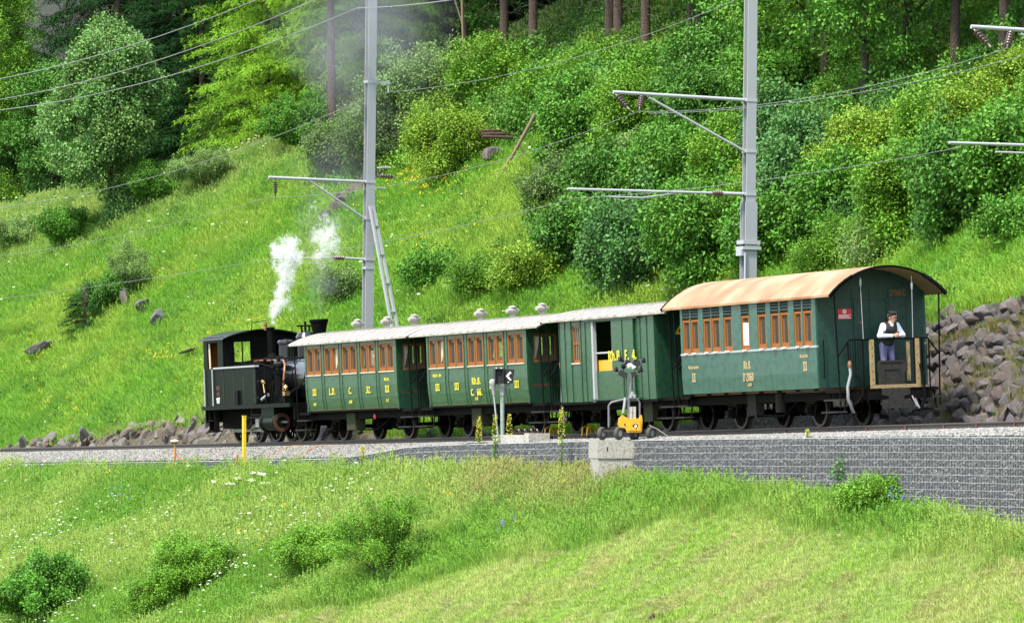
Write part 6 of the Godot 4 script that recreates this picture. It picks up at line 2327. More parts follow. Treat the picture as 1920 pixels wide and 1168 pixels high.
func bush(u: float, v: float, wp: float, hp: float, k: String, label: String, group := "", cat := "bush", dens := 1.0, fine := 1.0) -> void:
	var p := spot(u, v)
	var px := FPX / p.length()
	var w := wp / px * 0.5
	var h := hp / px
	var o := thing("bush" if cat == "bush" else cat.replace(" ", "_"), label, cat, Transform3D(Basis.IDENTITY, p), group)
	var lobes := [[Vector3(0, h * 0.38, 0), Vector3(w * 0.5, h * 0.36, w * 0.5)]]
	var stem := mb()
	tube(stem, [Vector3(0, -0.2, 0), Vector3(0.03, h * 0.3, 0.02), Vector3(0, h * 0.7, 0)], 0.035, 5, 0.012, false)
	var nl := 11 + int(w * h * 1.5)
	for i in nl:
		var a := TAU * i * 0.618 + rf(-0.4, 0.4)
		var y := rf(0.12, 0.95)
		var rr := w * sqrt(maxf(0.05, 1.0 - pow(absf(y - 0.38) / 0.68, 2.0))) * rf(0.55, 0.95)
		var c := Vector3(cos(a) * rr, y * h * 0.9, sin(a) * rr)
		var lr := rf(0.14, 0.34)
		var tl := rf(0.6, 1.5)
		lobes.append([c, Vector3(w * lr * 1.1 / sqrt(tl), h * lr * 0.62 * tl, w * lr * 1.1 / sqrt(tl))])
		if i % 2 == 0: tube(stem, [Vector3(0, -0.1, 0), c * 0.5 + Vector3(0, 0.05, 0), c * 0.95], 0.025, 4, 0.008, false)
	obj("stem", stem, M.bark, o)
	for i in 16 + int(w * h * 3.5):                       # shoots that break the outline
		var d := rdir()
		d.y = absf(d.y)
		var b := Vector3(d.x * w * 0.85, h * (0.35 + 0.55 * d.y), d.z * w * 0.85)
		var dr := (Vector3(d.x, 0.2, d.z) * 0.6 + Vector3(rf(-0.4, 0.4), rf(0.5, 1.1), rf(-0.4, 0.4))).normalized()
		var ln := rf(0.25, 0.95) * pow(w * h, 0.35)
		for q in 3:
			var sr := lerpf(0.17, 0.07, q / 2.0) * rf(0.8, 1.2) * pow(w * h, 0.3)
			lobes.append([b + dr * ln * (q / 2.0), Vector3(sr, sr * 1.1, sr)])
	crown(o, lobes, int(clampf((w * w + w * h * 2.0) * 95.0 * dens / (fine * fine), 60, 3600)), k, clampf(pow(w * h, 0.25), 0.7, 1.1) * fine, 0.45)

func stemmed(u: float, v: float, wp: float, hp: float, k: String, label: String, group := "", cat := "bush", stems := 14, per := 26, fine := 0.7, lean := 0.0) -> void:   # an open shrub: bare stems that carry leaves on their outer part
	var p := spot(u, v)
	var px := FPX / p.length()
	var w := wp / px * 0.5
	var h := hp / px
	var o := thing("bush" if cat == "bush" else cat.replace(" ", "_"), label, cat, Transform3D(Basis.IDENTITY, p), group)
	var kd := kind(k)
	var xs := [[], []]
	var cs := [[], []]
	var st := mb()
	for i in stems:
		var a := TAU * i * 0.618 + rf(-0.3, 0.3)
		var out := w * rf(0.25, 1.05)
		var up := h * sqrt(maxf(0.06, 1.0 - pow(out / (w * 1.12), 2.0))) * rf(0.6, 1.05)
		var e := Vector3(cos(a) * out + lean * w, up, sin(a) * out)
		var mid := Vector3(e.x * 0.35, e.y * rf(0.4, 0.6), e.z * 0.35)
		tube(st, [Vector3(rf(-0.05, 0.05), -0.15, rf(-0.05, 0.05)), mid, e], 0.022, 5, 0.006, false)
		var lt := rf(0.8, 1.2)
		for q in per:
			var f := lerpf(0.28, 1.04, sqrt(rng.randf()))
			var c := Vector3.ZERO.lerp(mid, minf(1.0, f * 2.0)) if f < 0.5 else mid.lerp(e, f * 2.0 - 1.0)
			var s := fine * rf(0.6, 1.1)
			c += rdir() * rf(0.02, 0.30) * fine
			c.y = maxf(c.y, 0.08)
			var m := rng.randi() % 2
			xs[m].append(Transform3D(Basis(Vector3.UP, rf(0, TAU)) * Basis(Vector3(1, 0, 0), rf(-0.5, 0.5)) * Basis.from_scale(Vector3.ONE * s), c))
			var b := lt * rf(0.8, 1.2)
			cs[m].append(Color(kd[0].r * b, kd[0].g * b, kd[0].b * b))
	obj("stem", st, M.bark, o)
	for m in 2: tag(many("crown", kd[1][m], M.leaf, xs[m], cs[m], o), "", "", "", "stuff")

func leafy_tree(p: Vector3, h: float, cr: float, from: float, k: String, label: String, group: String, lean := 0.0, n := 900) -> void:
	var o := thing("leafy_tree", label, "tree", Transform3D(Basis.IDENTITY, p), group)
	var st := mb()
	tube(st, [Vector3(0, -0.4, 0), Vector3(lean * h * 0.2, h * 0.3, 0), Vector3(lean * h * 0.5, h * 0.6, 0.1), Vector3(lean * h, h * 0.92, 0)], 0.028 * h * 0.45 + 0.04, 8, 0.03, false)
	var lobes := []
	var nl := 16
	for i in nl:
		var f := float(i) / nl
		var y := lerpf(from, 0.95, sqrt(f)) * h
		var a := i * 2.4 + rf(-0.4, 0.4)
		var prof := sin(PI * clampf((y / h - from) / (1.0 - from) * 0.82 + 0.16, 0, 1))
		var rr := cr * prof * rf(0.45, 0.8)
		var c := Vector3(cos(a) * rr + lean * y, y, sin(a) * rr)
		lobes.append([c, Vector3(cr * rf(0.28, 0.46), h * 0.07 + cr * rf(0.12, 0.22), cr * rf(0.28, 0.46))])
		tube(st, [Vector3(lean * y * 0.8, y * 0.75, 0), c * Vector3(0.6, 0.93, 0.6), c], 0.05, 5, 0.015, false)
	obj("trunk", st, M.bark, o)
	crown(o, lobes, n, k, 1.15, 0.55)

func conifer(p: Vector3, h: float, r: float, from: float, k: String, label: String, group: String, dens := 1.0, dead := 0.0) -> void:
	var name_ := "larch_tree" if k == "larch" else "spruce_tree"
	var o := thing(name_, label, "tree", Transform3D(Basis.IDENTITY, p), group)
	var st := mb()
	tube(st, [Vector3(0, -0.5, 0), Vector3(rf(-0.1, 0.1), h * 0.5, rf(-0.1, 0.1)), Vector3(0, h, 0)], 0.08 + h * 0.0055, 8, 0.02, false)
	obj("trunk", st, M.bark, o)
	var base: Color = Color(0.150, 0.300, 0.026) if k == "larch" else Color(0.014, 0.048, 0.012)
	var xs := []
	var cs := []
	var tw := mb()
	var y := from * h
	var lt := rf(0.85, 1.15)
	while y < h - 0.2:
		var f := (y / h - from) / (1.0 - from)
		var br := r * pow(1.0 - f, 0.75) + 0.15
		var nb := 6 if f < 0.8 else 5
		for i in nb:
			var a := rf(0, TAU)
			var dirv := Vector3(cos(a), 0, sin(a))
			var dr := 0.18 if k == "larch" else 0.32
			var l := br * rf(0.75, 1.1)
			tube(tw, [Vector3(0, y, 0), dirv * l * 0.6 + Vector3(0, y - l * dr * 0.4, 0)], 0.02, 3, 0.008, false)
			for q in range(1, int(l / (0.55 * minf(1.0, r / 1.3)) * dens) + 2):
				var g := clampf(q * 0.55 * minf(1.0, r / 1.3) / l, 0.25, 0.92)
				var s := rf(0.85, 1.2) * minf(1.0, r / 1.3)
				xs.append(Transform3D(Basis(Vector3.UP, -a + rf(-0.5, 0.5)) * Basis(Vector3(0, 0, 1), rf(-0.25, 0.15)) * Basis.from_scale(Vector3(s, s, s)), dirv * l * g + Vector3(rf(-0.1, 0.1), y - l * g * dr * g, rf(-0.1, 0.1))))
				var b := lt * rf(0.78, 1.2)
				cs.append(Color(base.r * b, base.g * b, base.b * b))
		y += (0.36 if k == "larch" else 0.40) * minf(1.0, r / 1.3)
	y = dead * h
	while y < from * h and dead > 0:
		for i in 3:
			var a := rf(0, TAU)
			var l := rf(0.5, 1.5)
			tube(tw, [Vector3(0, y, 0), Vector3(cos(a) * l * 0.6, y - 0.05, sin(a) * l * 0.6), Vector3(cos(a) * l, y - rf(0.1, 0.5), sin(a) * l)], 0.014, 3, 0.004, false)
		y += 0.3
	tag(obj("branch", tw, M.bark, o), "", "", "", "stuff")
	tag(many("crown", G.larch if k == "larch" else G.spruce, M.needle, xs, cs, o), "", "", "", "stuff")

func build_plants() -> void:
	G.leafy = [leaf_clump(52, 0.33, 0.10, 0.068, 0.25), leaf_clump(52, 0.33, 0.108, 0.060, 0.3)]
	G.fine = [leaf_clump(64, 0.32, 0.085, 0.045, 0.1), leaf_clump(64, 0.32, 0.078, 0.048, 0.1)]
	G.larch = spray(95, 1.05, 0.14, 0.030, 0.32, 0.22)
	G.spruce = spray(80, 1.0, 0.13, 0.036, 0.30, 0.10)
	# --- thicket and single bushes: u, v of the foot, width, height in survey pixels, kind, label
	var th := "shrubs of the hillside thicket"
	var rows := [
		[840, 335, 150, 125, "yellow", "bright lime shrub right of the strutted post, above the flowery meadow"],
		[800, 262, 190, 150, "pale", "pale wide shrub beside the strutted post below the forest edge"],
		[915, 215, 130, 130, "bright", "light green shrub round the thin bare birch stem"],
		[715, 320, 150, 120, "grey", "greyish shrub half veiled by smoke behind the strutted post"],
		[640, 330, 130, 90, "grey", "grey-green shrub left of the strutted post in the smoke"],
		[800, 540, 110, 55, "mid", "low dark bush in the meadow above the second coach"],
		[905, 555, 120, 60, "bright", "round low bush in the meadow above the van"],
		[640, 570, 70, 70, "grey", "scrubby twiggy bush directly behind the chimney"],
		[985, 165, 140, 70, "mid", "green shrub between the two spruce trunks"],
		[1045, 210, 150, 85, "bright", "bright shrub below the spruce trunks, left end of the thicket top"],
		[1135, 180, 160, 80, "bright", "light shrub under the paired spruce trunks"],
		[1230, 185, 160, 80, "mid", "mid green shrub below the third pair of trunks"],
		[1335, 170, 160, 100, "dark", "dark shrub left of the plain steel post's top"],
		[1000, 250, 90, 60, "mid", "small shrub on the log barrier"],
		[1090, 310, 180, 150, "mid", "broad green shrub right of the leaning bare trunk"],
		[1200, 300, 170, 150, "bright", "light shrub behind the upper arm of the plain post"],
		[1305, 290, 160, 150, "dark", "dark shrub under the upper arm of the plain post"],
		[1060, 425, 140, 120, "grey", "sparse grey-green shrub at the thicket's lower left corner"],
		[1150, 425, 180, 140, "dark", "dark shrub just above the lower arm of the plain post"],
		[1270, 410, 180, 160, "mid", "leafy shrub between both arms of the plain post"],
		[1365, 385, 120, 160, "bright", "light shrub touching the plain post under its brace"],
		[1085, 500, 150, 110, "dark", "dark twiggy shrub on the slope above the van"],
		[1190, 545, 190, 150, "blue", "large bluish shrub behind the van's roof"],
		[1315, 535, 190, 190, "mid", "tall leafy shrub behind the tan roof's far end"],
		[990, 545, 130, 70, "yellow", "low yellow-green shrub above the van's far end"],
		[1390, 500, 110, 150, "bright", "light shrub at the foot of the plain post"],
		[1455, 260, 170, 180, "mid", "shrub right of the plain post level with its upper arm"],
		[1460, 345, 150, 170, "blue", "bluish shrub right of the plain post below its brace"],
		[1500, 440, 170, 200, "blue", "tall bluish shrub with pale flowers beside the junction box"],
		[1440, 510, 150, 130, "mid", "leafy shrub right of the junction box, near the tan roof"],
		[1575, 455, 150, 150, "mid", "shrub above the middle of the tan roof"],
		[1640, 395, 180, 180, "yellow", "tall yellow-green shrub in the middle of the right-hand thicket"],
		[1705, 465, 170, 180, "bright", "light shrub above the last carriage's end"],
		[1760, 340, 180, 150, "bright", "bright shrub below the dark hollow"],
		[1805, 445, 190, 210, "dark", "large dark shrub at the grass edge above the boulder wall"],
		[1845, 300, 170, 140, "yellow", "yellow-green shrub under the leaning trunk"],
		[1890, 405, 150, 200, "mid", "leafy shrub at the picture's edge above the wall"],
		[1915, 235, 120, 130, "yellow", "bright shrub at the edge beneath the third post's arm"],
		[1560, 330, 150, 130, "dark", "dark shrub below the leafy trees right of the plain post"],
		[1650, 500, 120, 60, "pale", "low pale flowering shrub above the roof's rear end"],
		[1550, 515, 130, 60, "bright", "low light shrub touching the roof line"],
	]
	for r in rows: bush(r[0], r[1], r[2], r[3], r[4], r[5], th)
	for k in 46:
		var u := rf(1010, 1910)
		var v := rf(205, 540)
		if u > 1430.0 and v > 520.0 - (u - 1430.0) * 0.12: continue
		if u > 1600.0 and v < 235.0: continue
		if u < 1060.0 and v > 190.0 and v < 380.0: continue
		var best := 1e9
		var near: Array = rows[0]
		for r in rows:
			var dd: float = absf(r[0] - u) + absf(r[1] - v)
			if dd < best:
				best = dd
				near = r
		var tn: String = ["bright", "mid", "yellow", "mid", "pale", "blue"][k % 6]
		var word: String = {"bright": "light", "mid": "green", "yellow": "lime", "pale": "pale", "blue": "bluish"}[tn]
		var lab: String = "little %s shrub %s the %s" % [word, "below" if v > near[1] else "above" if absf(v - near[1]) > absf(u - near[0]) else "left of" if u < near[0] else "right of", near[5]]
		if lab.split(" ").size() > 14: lab = lab.substr(7)
		var tries := 0
		while used.has("label " + lab) and tries < 5:
			tries += 1
			lab = ORD[tries] + " " + lab.trim_prefix(ORD[tries - 1] + " ")
		if lab.split(" ").size() > 16: lab = lab.replace("little ", "").replace(" of the hillside", "").replace(" the plain", " plain").replace("yellow-green", "lime")
		used["label " + lab] = 0
		bush(u, v, rf(70, 130), rf(50, 100), tn, lab, "small filling shrubs", "bush", 0.9, 0.85)
	var lo := [
		[35, 372, 150, 150, "mid", "wide green bush on the crest at the left border"],
		[105, 345, 120, 140, "blue", "bluish bush on the crest left of the round tree"],
		[280, 385, 140, 75, "mid", "low spreading bush at the right foot of the round tree"],
		[120, 462, 140, 70, "mid", "low dark bush below the round tree on the left"],
		[30, 455, 120, 50, "pale", "low pale patch of shrubs on the crest at the left border"],
		[205, 585, 110, 70, "dark", "low dark bush beside the upright rock"],
		[395, 345, 160, 60, "pale", "low pale shrub along the crest right of the round tree"],
		[560, 275, 150, 100, "mid", "shrub at the forest edge left of the smoke"],
		[470, 268, 110, 50, "pale", "low pale flowering shrub at the top of the crest"],
		[90, 1162, 220, 115, "mid", "large dark bush at the lower left corner"],
		[365, 1105, 190, 95, "bright", "green bush on the front bank left of the sapling"],
		[590, 1072, 160, 80, "bright", "low bush just left of the front sapling"],
		[300, 1150, 120, 70, "bright", "low light bush at the bottom beside the dark corner bush"],
		[1655, 945, 140, 40, "bright", "bushy green weed at the foot of the gabions"],
	]
	for r in lo: stemmed(r[0], r[1], r[2], r[3], r[4], r[5], "bushes of the meadow and bank", "bush", int(14 + r[2] * 0.12), int(18 + r[3] * 0.2), 0.8)
	stemmed(725, 1082, 240, 165, "bright", "airy green sapling with bare lower branches on the front bank", "", "sapling", 24, 26, 0.68, -0.15)
	stemmed(246, 562, 85, 120, "pale", "pale young sapling growing above the upright rock", "", "sapling", 13, 24, 0.8)
	bush(1590, 915, 60, 75, "blue", "bluish tall weed standing against the gabions", "", "weed", 1.0)
	# --- the round tree in the meadow
	var rp := spot(205, 425)
	var rs := FPX / rp.length()
	leafy_tree(rp, 365 / rs, 118 / rs, 0.10, "crown", "round leafy tree standing alone on the crest of the meadow", "", 0.0, 2600)
	# --- trees of the wood
	var lt := "leafy trees at the wood's edge"
	var lrows := [
		[1475, 215, 9.0, 2.6, 0.10, "mid", "slender leafy tree close to the plain post's right side"],
		[1545, 220, 10.0, 2.8, 0.15, "bright", "leafy tree with light leaves left of the dark hollow"],
		[1620, 265, 9.0, 2.6, 0.22, "mid", "leafy tree with thin dark stem above the yellow-green shrub"],
		[1700, 205, 11.0, 3.2, 0.32, "dark", "tall dark tree overhanging the dark hollow"],
		[1790, 180, 11.0, 3.0, 0.30, "bright", "leafy tree right of the dark hollow"],
		[1880, 180, 10.0, 3.0, 0.32, "mid", "leafy tree behind the third post's arm"],
		[1400, 120, 9.0, 2.6, 0.08, "dark", "dark leafy tree behind the plain post's top"],
		[1310, 80, 8.0, 2.4, 0.12, "mid", "leafy tree left of the plain post's top"],
		[870, 120, 8.0, 2.2, 0.25, "dark", "dark tree behind the thin bare birch"],
	]
	for r in lrows: leafy_tree(spot(r[0], r[1]), r[2], r[3], r[4], r[5], r[6], lt, 0.03, 1000)
	leafy_tree(ground(103.0, 19.5), 12.0, 2.4, 0.05, "bright", "bright leafy tree at the left picture edge behind the crest", lt, 0.0, 1500)
	leafy_tree(ground(99.5, 21.0), 6.0, 2.2, 0.05, "dark", "mid green tree behind the crest left of the round tree", lt, 0.0, 1000)
	leafy_tree(ground(92.0, 26.5), 6.0, 2.4, 0.03, "deep", "dark leafy tree behind the round tree", lt, 0.0, 1000)
	leafy_tree(ground(106.0, 22.5), 7.0, 2.4, 0.03, "deep", "dark leafy tree far left behind the crest", lt, 0.0, 900)
	# larches and spruces left of the smoke
	var cg := "larches and spruces behind the meadow crest"
	var crow := [
		[84.0, 22.5, 17.0, 3.2, 0.04, "larch", "light green larch with drooping twigs right of the round tree"],
		[80.0, 24.0, 18.0, 3.4, 0.04, "larch", "tall light larch behind the crest under the three wires"],
		[76.5, 23.0, 17.0, 3.3, 0.06, "larch", "larch with low feathery branches near the smoke"],
		[87.5, 26.0, 18.0, 3.2, 0.05, "larch", "larch half hidden by the round tree's top"],
		[95.0, 25.5, 17.0, 3.4, 0.02, "spruce", "dark spruce left of the round tree"],
		[99.5, 27.0, 18.0, 3.4, 0.02, "spruce", "dark spruce in the gap at the upper left"],
		[91.0, 28.0, 19.0, 3.6, 0.02, "spruce", "dark spruce behind the round tree's left flank"],
		[83.0, 29.0, 19.0, 3.4, 0.02, "spruce", "dark spruce between the larches"],
		[77.5, 28.0, 19.0, 3.4, 0.02, "spruce", "dark spruce behind the right larch"],
	]
	for r in crow: conifer(ground(r[0], r[1]), r[2], r[3], r[4], r[5], r[6], cg)
	# trunks seen below the forest edge
	var tg := "spruces with bare trunks at the forest edge"
	var trow := [[622, 240, "spruce with dark trunk standing in the smoke left of the strutted post"], [798, 118, "spruce with pale trunk right of the strutted post's top"], [945, 145, "spruce with thick brown trunk beside the thin birch"], [1000, 132, "spruce with brown trunk and dead twigs right of the thick one"], [1143, 76, "left spruce of the close pair of trunks"], [1160, 74, "right spruce of the close pair of trunks"], [1211, 92, "spruce with reddish trunk right of the close pair"], [1298, 66, "spruce with thin trunk left of the plain post"]]
	for r in trow:
		var p := spot(r[0], r[1])
		conifer(p, 19.0, 2.6, 0.36, "spruce", r[2], tg, 0.8, 0.06)
	# deeper in the wood
	var k := 0
	for i in 11:
		for j in 5:
			var s := 26.0 + i * 6.6 + rf(-1.6, 1.6)
			var t := (25.5 if s < 60.0 else 29.5) + j * 4.6 + rf(-1.3, 1.3)
			conifer(ground(s, t), rf(17, 22), rf(2.8, 3.6), rf(0.03, 0.22), "spruce", "dark spruce standing deep in the wood behind the meadow", "spruces deep in the wood", 0.6, 0.0)
			k += 1
	for i in 18:
		var s2 := 86.0 + (i % 6) * 6.0 + rf(-1.5, 1.5)
		conifer(ground(s2, 28.0 + (i / 6) * 4.0 + rf(-1, 1)), rf(17, 21), rf(3.0, 3.6), 0.02, "spruce", "dark spruce standing deep in the wood behind the meadow", "spruces deep in the wood", 0.7, 0.0)
	# thin bare birch
	var bp := spot(868, 225)
	var st := mb()
	tube(st, [Vector3.ZERO, Vector3(0.02, 2.0, 0), Vector3(-0.04, 4.2, 0), Vector3(0.05, 7.0, 0)], 0.055, 7, 0.03)
	var bt := thing("birch_stem", "thin bare birch stem forking at the top edge of the picture", "tree", Transform3D(Basis.IDENTITY, bp))
	obj("trunk", st, M.birch, bt)
	st = mb()
	tube(st, [Vector3(0.0, 3.3, 0), Vector3(-0.35, 4.4, 0), Vector3(-0.5, 5.5, 0)], 0.03, 5, 0.012)
	obj("limb", st, M.birch, bt)
	var lp := spot(1888, 175)
	st = mb()
	tube(st, [Vector3.ZERO, Vector3(0.3, 1.2, 0), Vector3(0.75, 2.8, 0.2), Vector3(1.2, 5.0, 0.3)], 0.11, 8, 0.07)
	tag(obj("dead_tree", st, M.log, self, Transform3D(Basis.IDENTITY, lp)), "bare brown trunk leaning right below the third post's arm", "tree trunk")
	# young spruce in the meadow
	var ys := spot(158, 628)
	conifer(ys, 1.9, 0.55, 0.02, "spruce", "tiny young spruce in the meadow left of the pale sapling", "", 1.6)
	# mulleins with yellow spikes in front of the gabions
	var mu := [[898, 885, 84], [928, 888, 84], [955, 880, 82], [1053, 905, 108], [680, 888, 44], [762, 885, 36], [1515, 905, 70]]
	var ml := ["yellow mullein spike left of the signal post", "greenish mullein spike just left of the white footing", "yellow mullein spike in front of the white footing", "tallest yellow mullein between the footing and the concrete block", "small yellow mullein below the first coach", "small mullein below the second coach's far end", "green unopened mullein spike against the gabions"]
	for i in mu.size():
		mullein(spot(mu[i][0], mu[i][1]), mu[i][2] / 78.0 * 1.28, ml[i], i)
	# hogweed umbels near the yellow post
	var hw := [[490, 905], [402, 918], [430, 922], [445, 912], [470, 916], [478, 902], [497, 922]]
	for i in hw.size():
		umbel_plant(spot(hw[i][0], hw[i][1] + 14), 0.42, ["white umbel standing highest right of the yellow post", "white umbel furthest from the yellow post", "small white umbel low in the grass left of the post", "white umbel just under the yellow post", "flat white umbel right under the post", "white umbel beside the highest one", "drooping white umbel in the grass right of the post"][i])

func mullein(p: Vector3, h: float, label: String, i: int) -> void:
	var o := thing("mullein", label, "flower", Transform3D(Basis.IDENTITY, p), "mulleins along the gabions")
	var st := mb()
	tube(st, [Vector3(0, -0.05, 0), Vector3(0.01, h * 0.5, 0), Vector3(0, h, 0)], 0.012, 5, 0.005)
	vc = Color(0.12, 0.2, 0.04)
	obj("stem", st, M.olive, o)
	vc = Color.WHITE
	st = mb()
	for k in 60:
		var f := rng.randf()
		var y := h * 0.62 * f
		var a := rf(0, TAU)
		var d := Vector3(cos(a), rf(0.2, 0.9), sin(a)).normalized()
		leaf(st, Vector3(0, y, 0), d, d.cross(Vector3.UP).normalized(), lerpf(0.22, 0.10, f), 0.05, Color(0.10, 0.22, 0.03) * rf(0.8, 1.3))
	obj("foliage", st, M.leaf, o)
	st = mb()
	var green := i == 1 or i == 6
	for k in 170:
		var f := rng.randf()
		var a := rf(0, TAU)
		var r := lerpf(0.065, 0.012, f * f)
		var q := Vector3(cos(a) * r, h * lerpf(0.5, 1.0, f), sin(a) * r)
		var c := Color(0.72, 0.64, 0.10) if rng.randf() < (0.75 if not green else 0.35) else Color(0.22, 0.33, 0.05)
		var d := Vector3(cos(a), 0.6, sin(a)).normalized()
		leaf(st, q, d, d.cross(Vector3.UP).normalized(), 0.045, 0.04, c * rf(0.8, 1.2))
	obj("flower_spike", st, M.flower, o)

func umbel_mesh() -> ArrayMesh:
	var st := mb()
	for k in 26:
		var a := rf(0, TAU)
		var r := sqrt(rng.randf()) * 0.075
		var p := Vector3(cos(a) * r, 0.012 - r * r * 2.0 + rf(-0.006, 0.006), sin(a) * r)
		for m in 2:
			var b := rf(0, TAU)
			var d := Vector3(cos(b), rf(0.1, 0.5), sin(b)).normalized()
			leaf(st, p, d, d.cross(Vector3.UP).normalized(), 0.026, 0.022, Color(0.72, 0.74, 0.62) * rf(0.85, 1.05))
	return st.commit()

func umbel_plant(p: Vector3, h: float, label: String) -> void:
	var o := thing("hogweed", label, "flower", Transform3D(Basis.IDENTITY, p), "white umbels beside the yellow post")
	var st := mb()
	tube(st, [Vector3(0, -0.05, 0), Vector3(0, h, 0)], 0.008, 5)
	obj("stem", st, M.olive, o)
	part("flower_head", umbel_mesh(), M.flower, o, Transform3D(Basis(Vector3(1, 0, 0), 0.25) * Basis.from_scale(Vector3(1.6, 1.4, 1.6)), Vector3(0, h, 0)))

# ---------- grass
func tuft(n: int, h0: float, h1: float, w: float, spread: float, bend: float, seeds: float) -> ArrayMesh:
	var st := mb()
	for k in n:
		var a := rf(0, TAU)
		var r := sqrt(rng.randf()) * spread
		var o := Vector3(cos(a) * r, -0.04, sin(a) * r)
		var h := rf(h0, h1)
		var d := Vector3(cos(a) * rf(0.0, 1.0) + rf(-0.6, 0.6), 0, sin(a) * rf(0.0, 1.0) + rf(-0.6, 0.6)) * bend
		var f := rf(0, PI)
		var s := Vector3(cos(f), 0, sin(f)) * w * 0.5 * rf(0.7, 1.3)
		var c := tone(0.2)
		var pts := []
		for q in 4:
			var t := q / 3.0
			pts.append(o + Vector3(0, h * t - h * bend * 0.35 * t * t, 0) + d * h * t * t)
		st.set_color(c)
		for q in 2:
			var w0 := 1.0 - 0.25 * q
			var w1 := 1.0 - 0.25 * (q + 1)
			for v in [pts[q] - s * w0, pts[q] + s * w0, pts[q + 1] + s * w1, pts[q] - s * w0, pts[q + 1] + s * w1, pts[q + 1] - s * w1]: st.add_vertex(v)
		for v in [pts[2] - s * 0.5, pts[2] + s * 0.5, pts[3]]: st.add_vertex(v)
		if rng.randf() < seeds:
			st.set_color(Color(2.4, 1.25, 2.0) * rf(0.7, 1.1))
			for m in 4:
				var e: Vector3 = pts[3] - Vector3(0, 0.03 * m - 0.03, 0)
				var dd := rdir() * 0.022
				for v in [e - dd, e + Vector3(0, 0.035, 0), e + dd]: st.add_vertex(v)
	return st.commit()

func seen(p: Vector3) -> bool:
	var q := proj(p)
	return q.x > -60 and q.x < 1985 and q.y > -50 and q.y < 1240

func scatter(n: String, label: String, cat: String, meshes: Array, xs: Array, cs: Array, m: Material) -> void:
	for k in meshes.size():
		tag(many(n, meshes[k], m, xs[k], cs[k]), label, cat, "", "stuff")

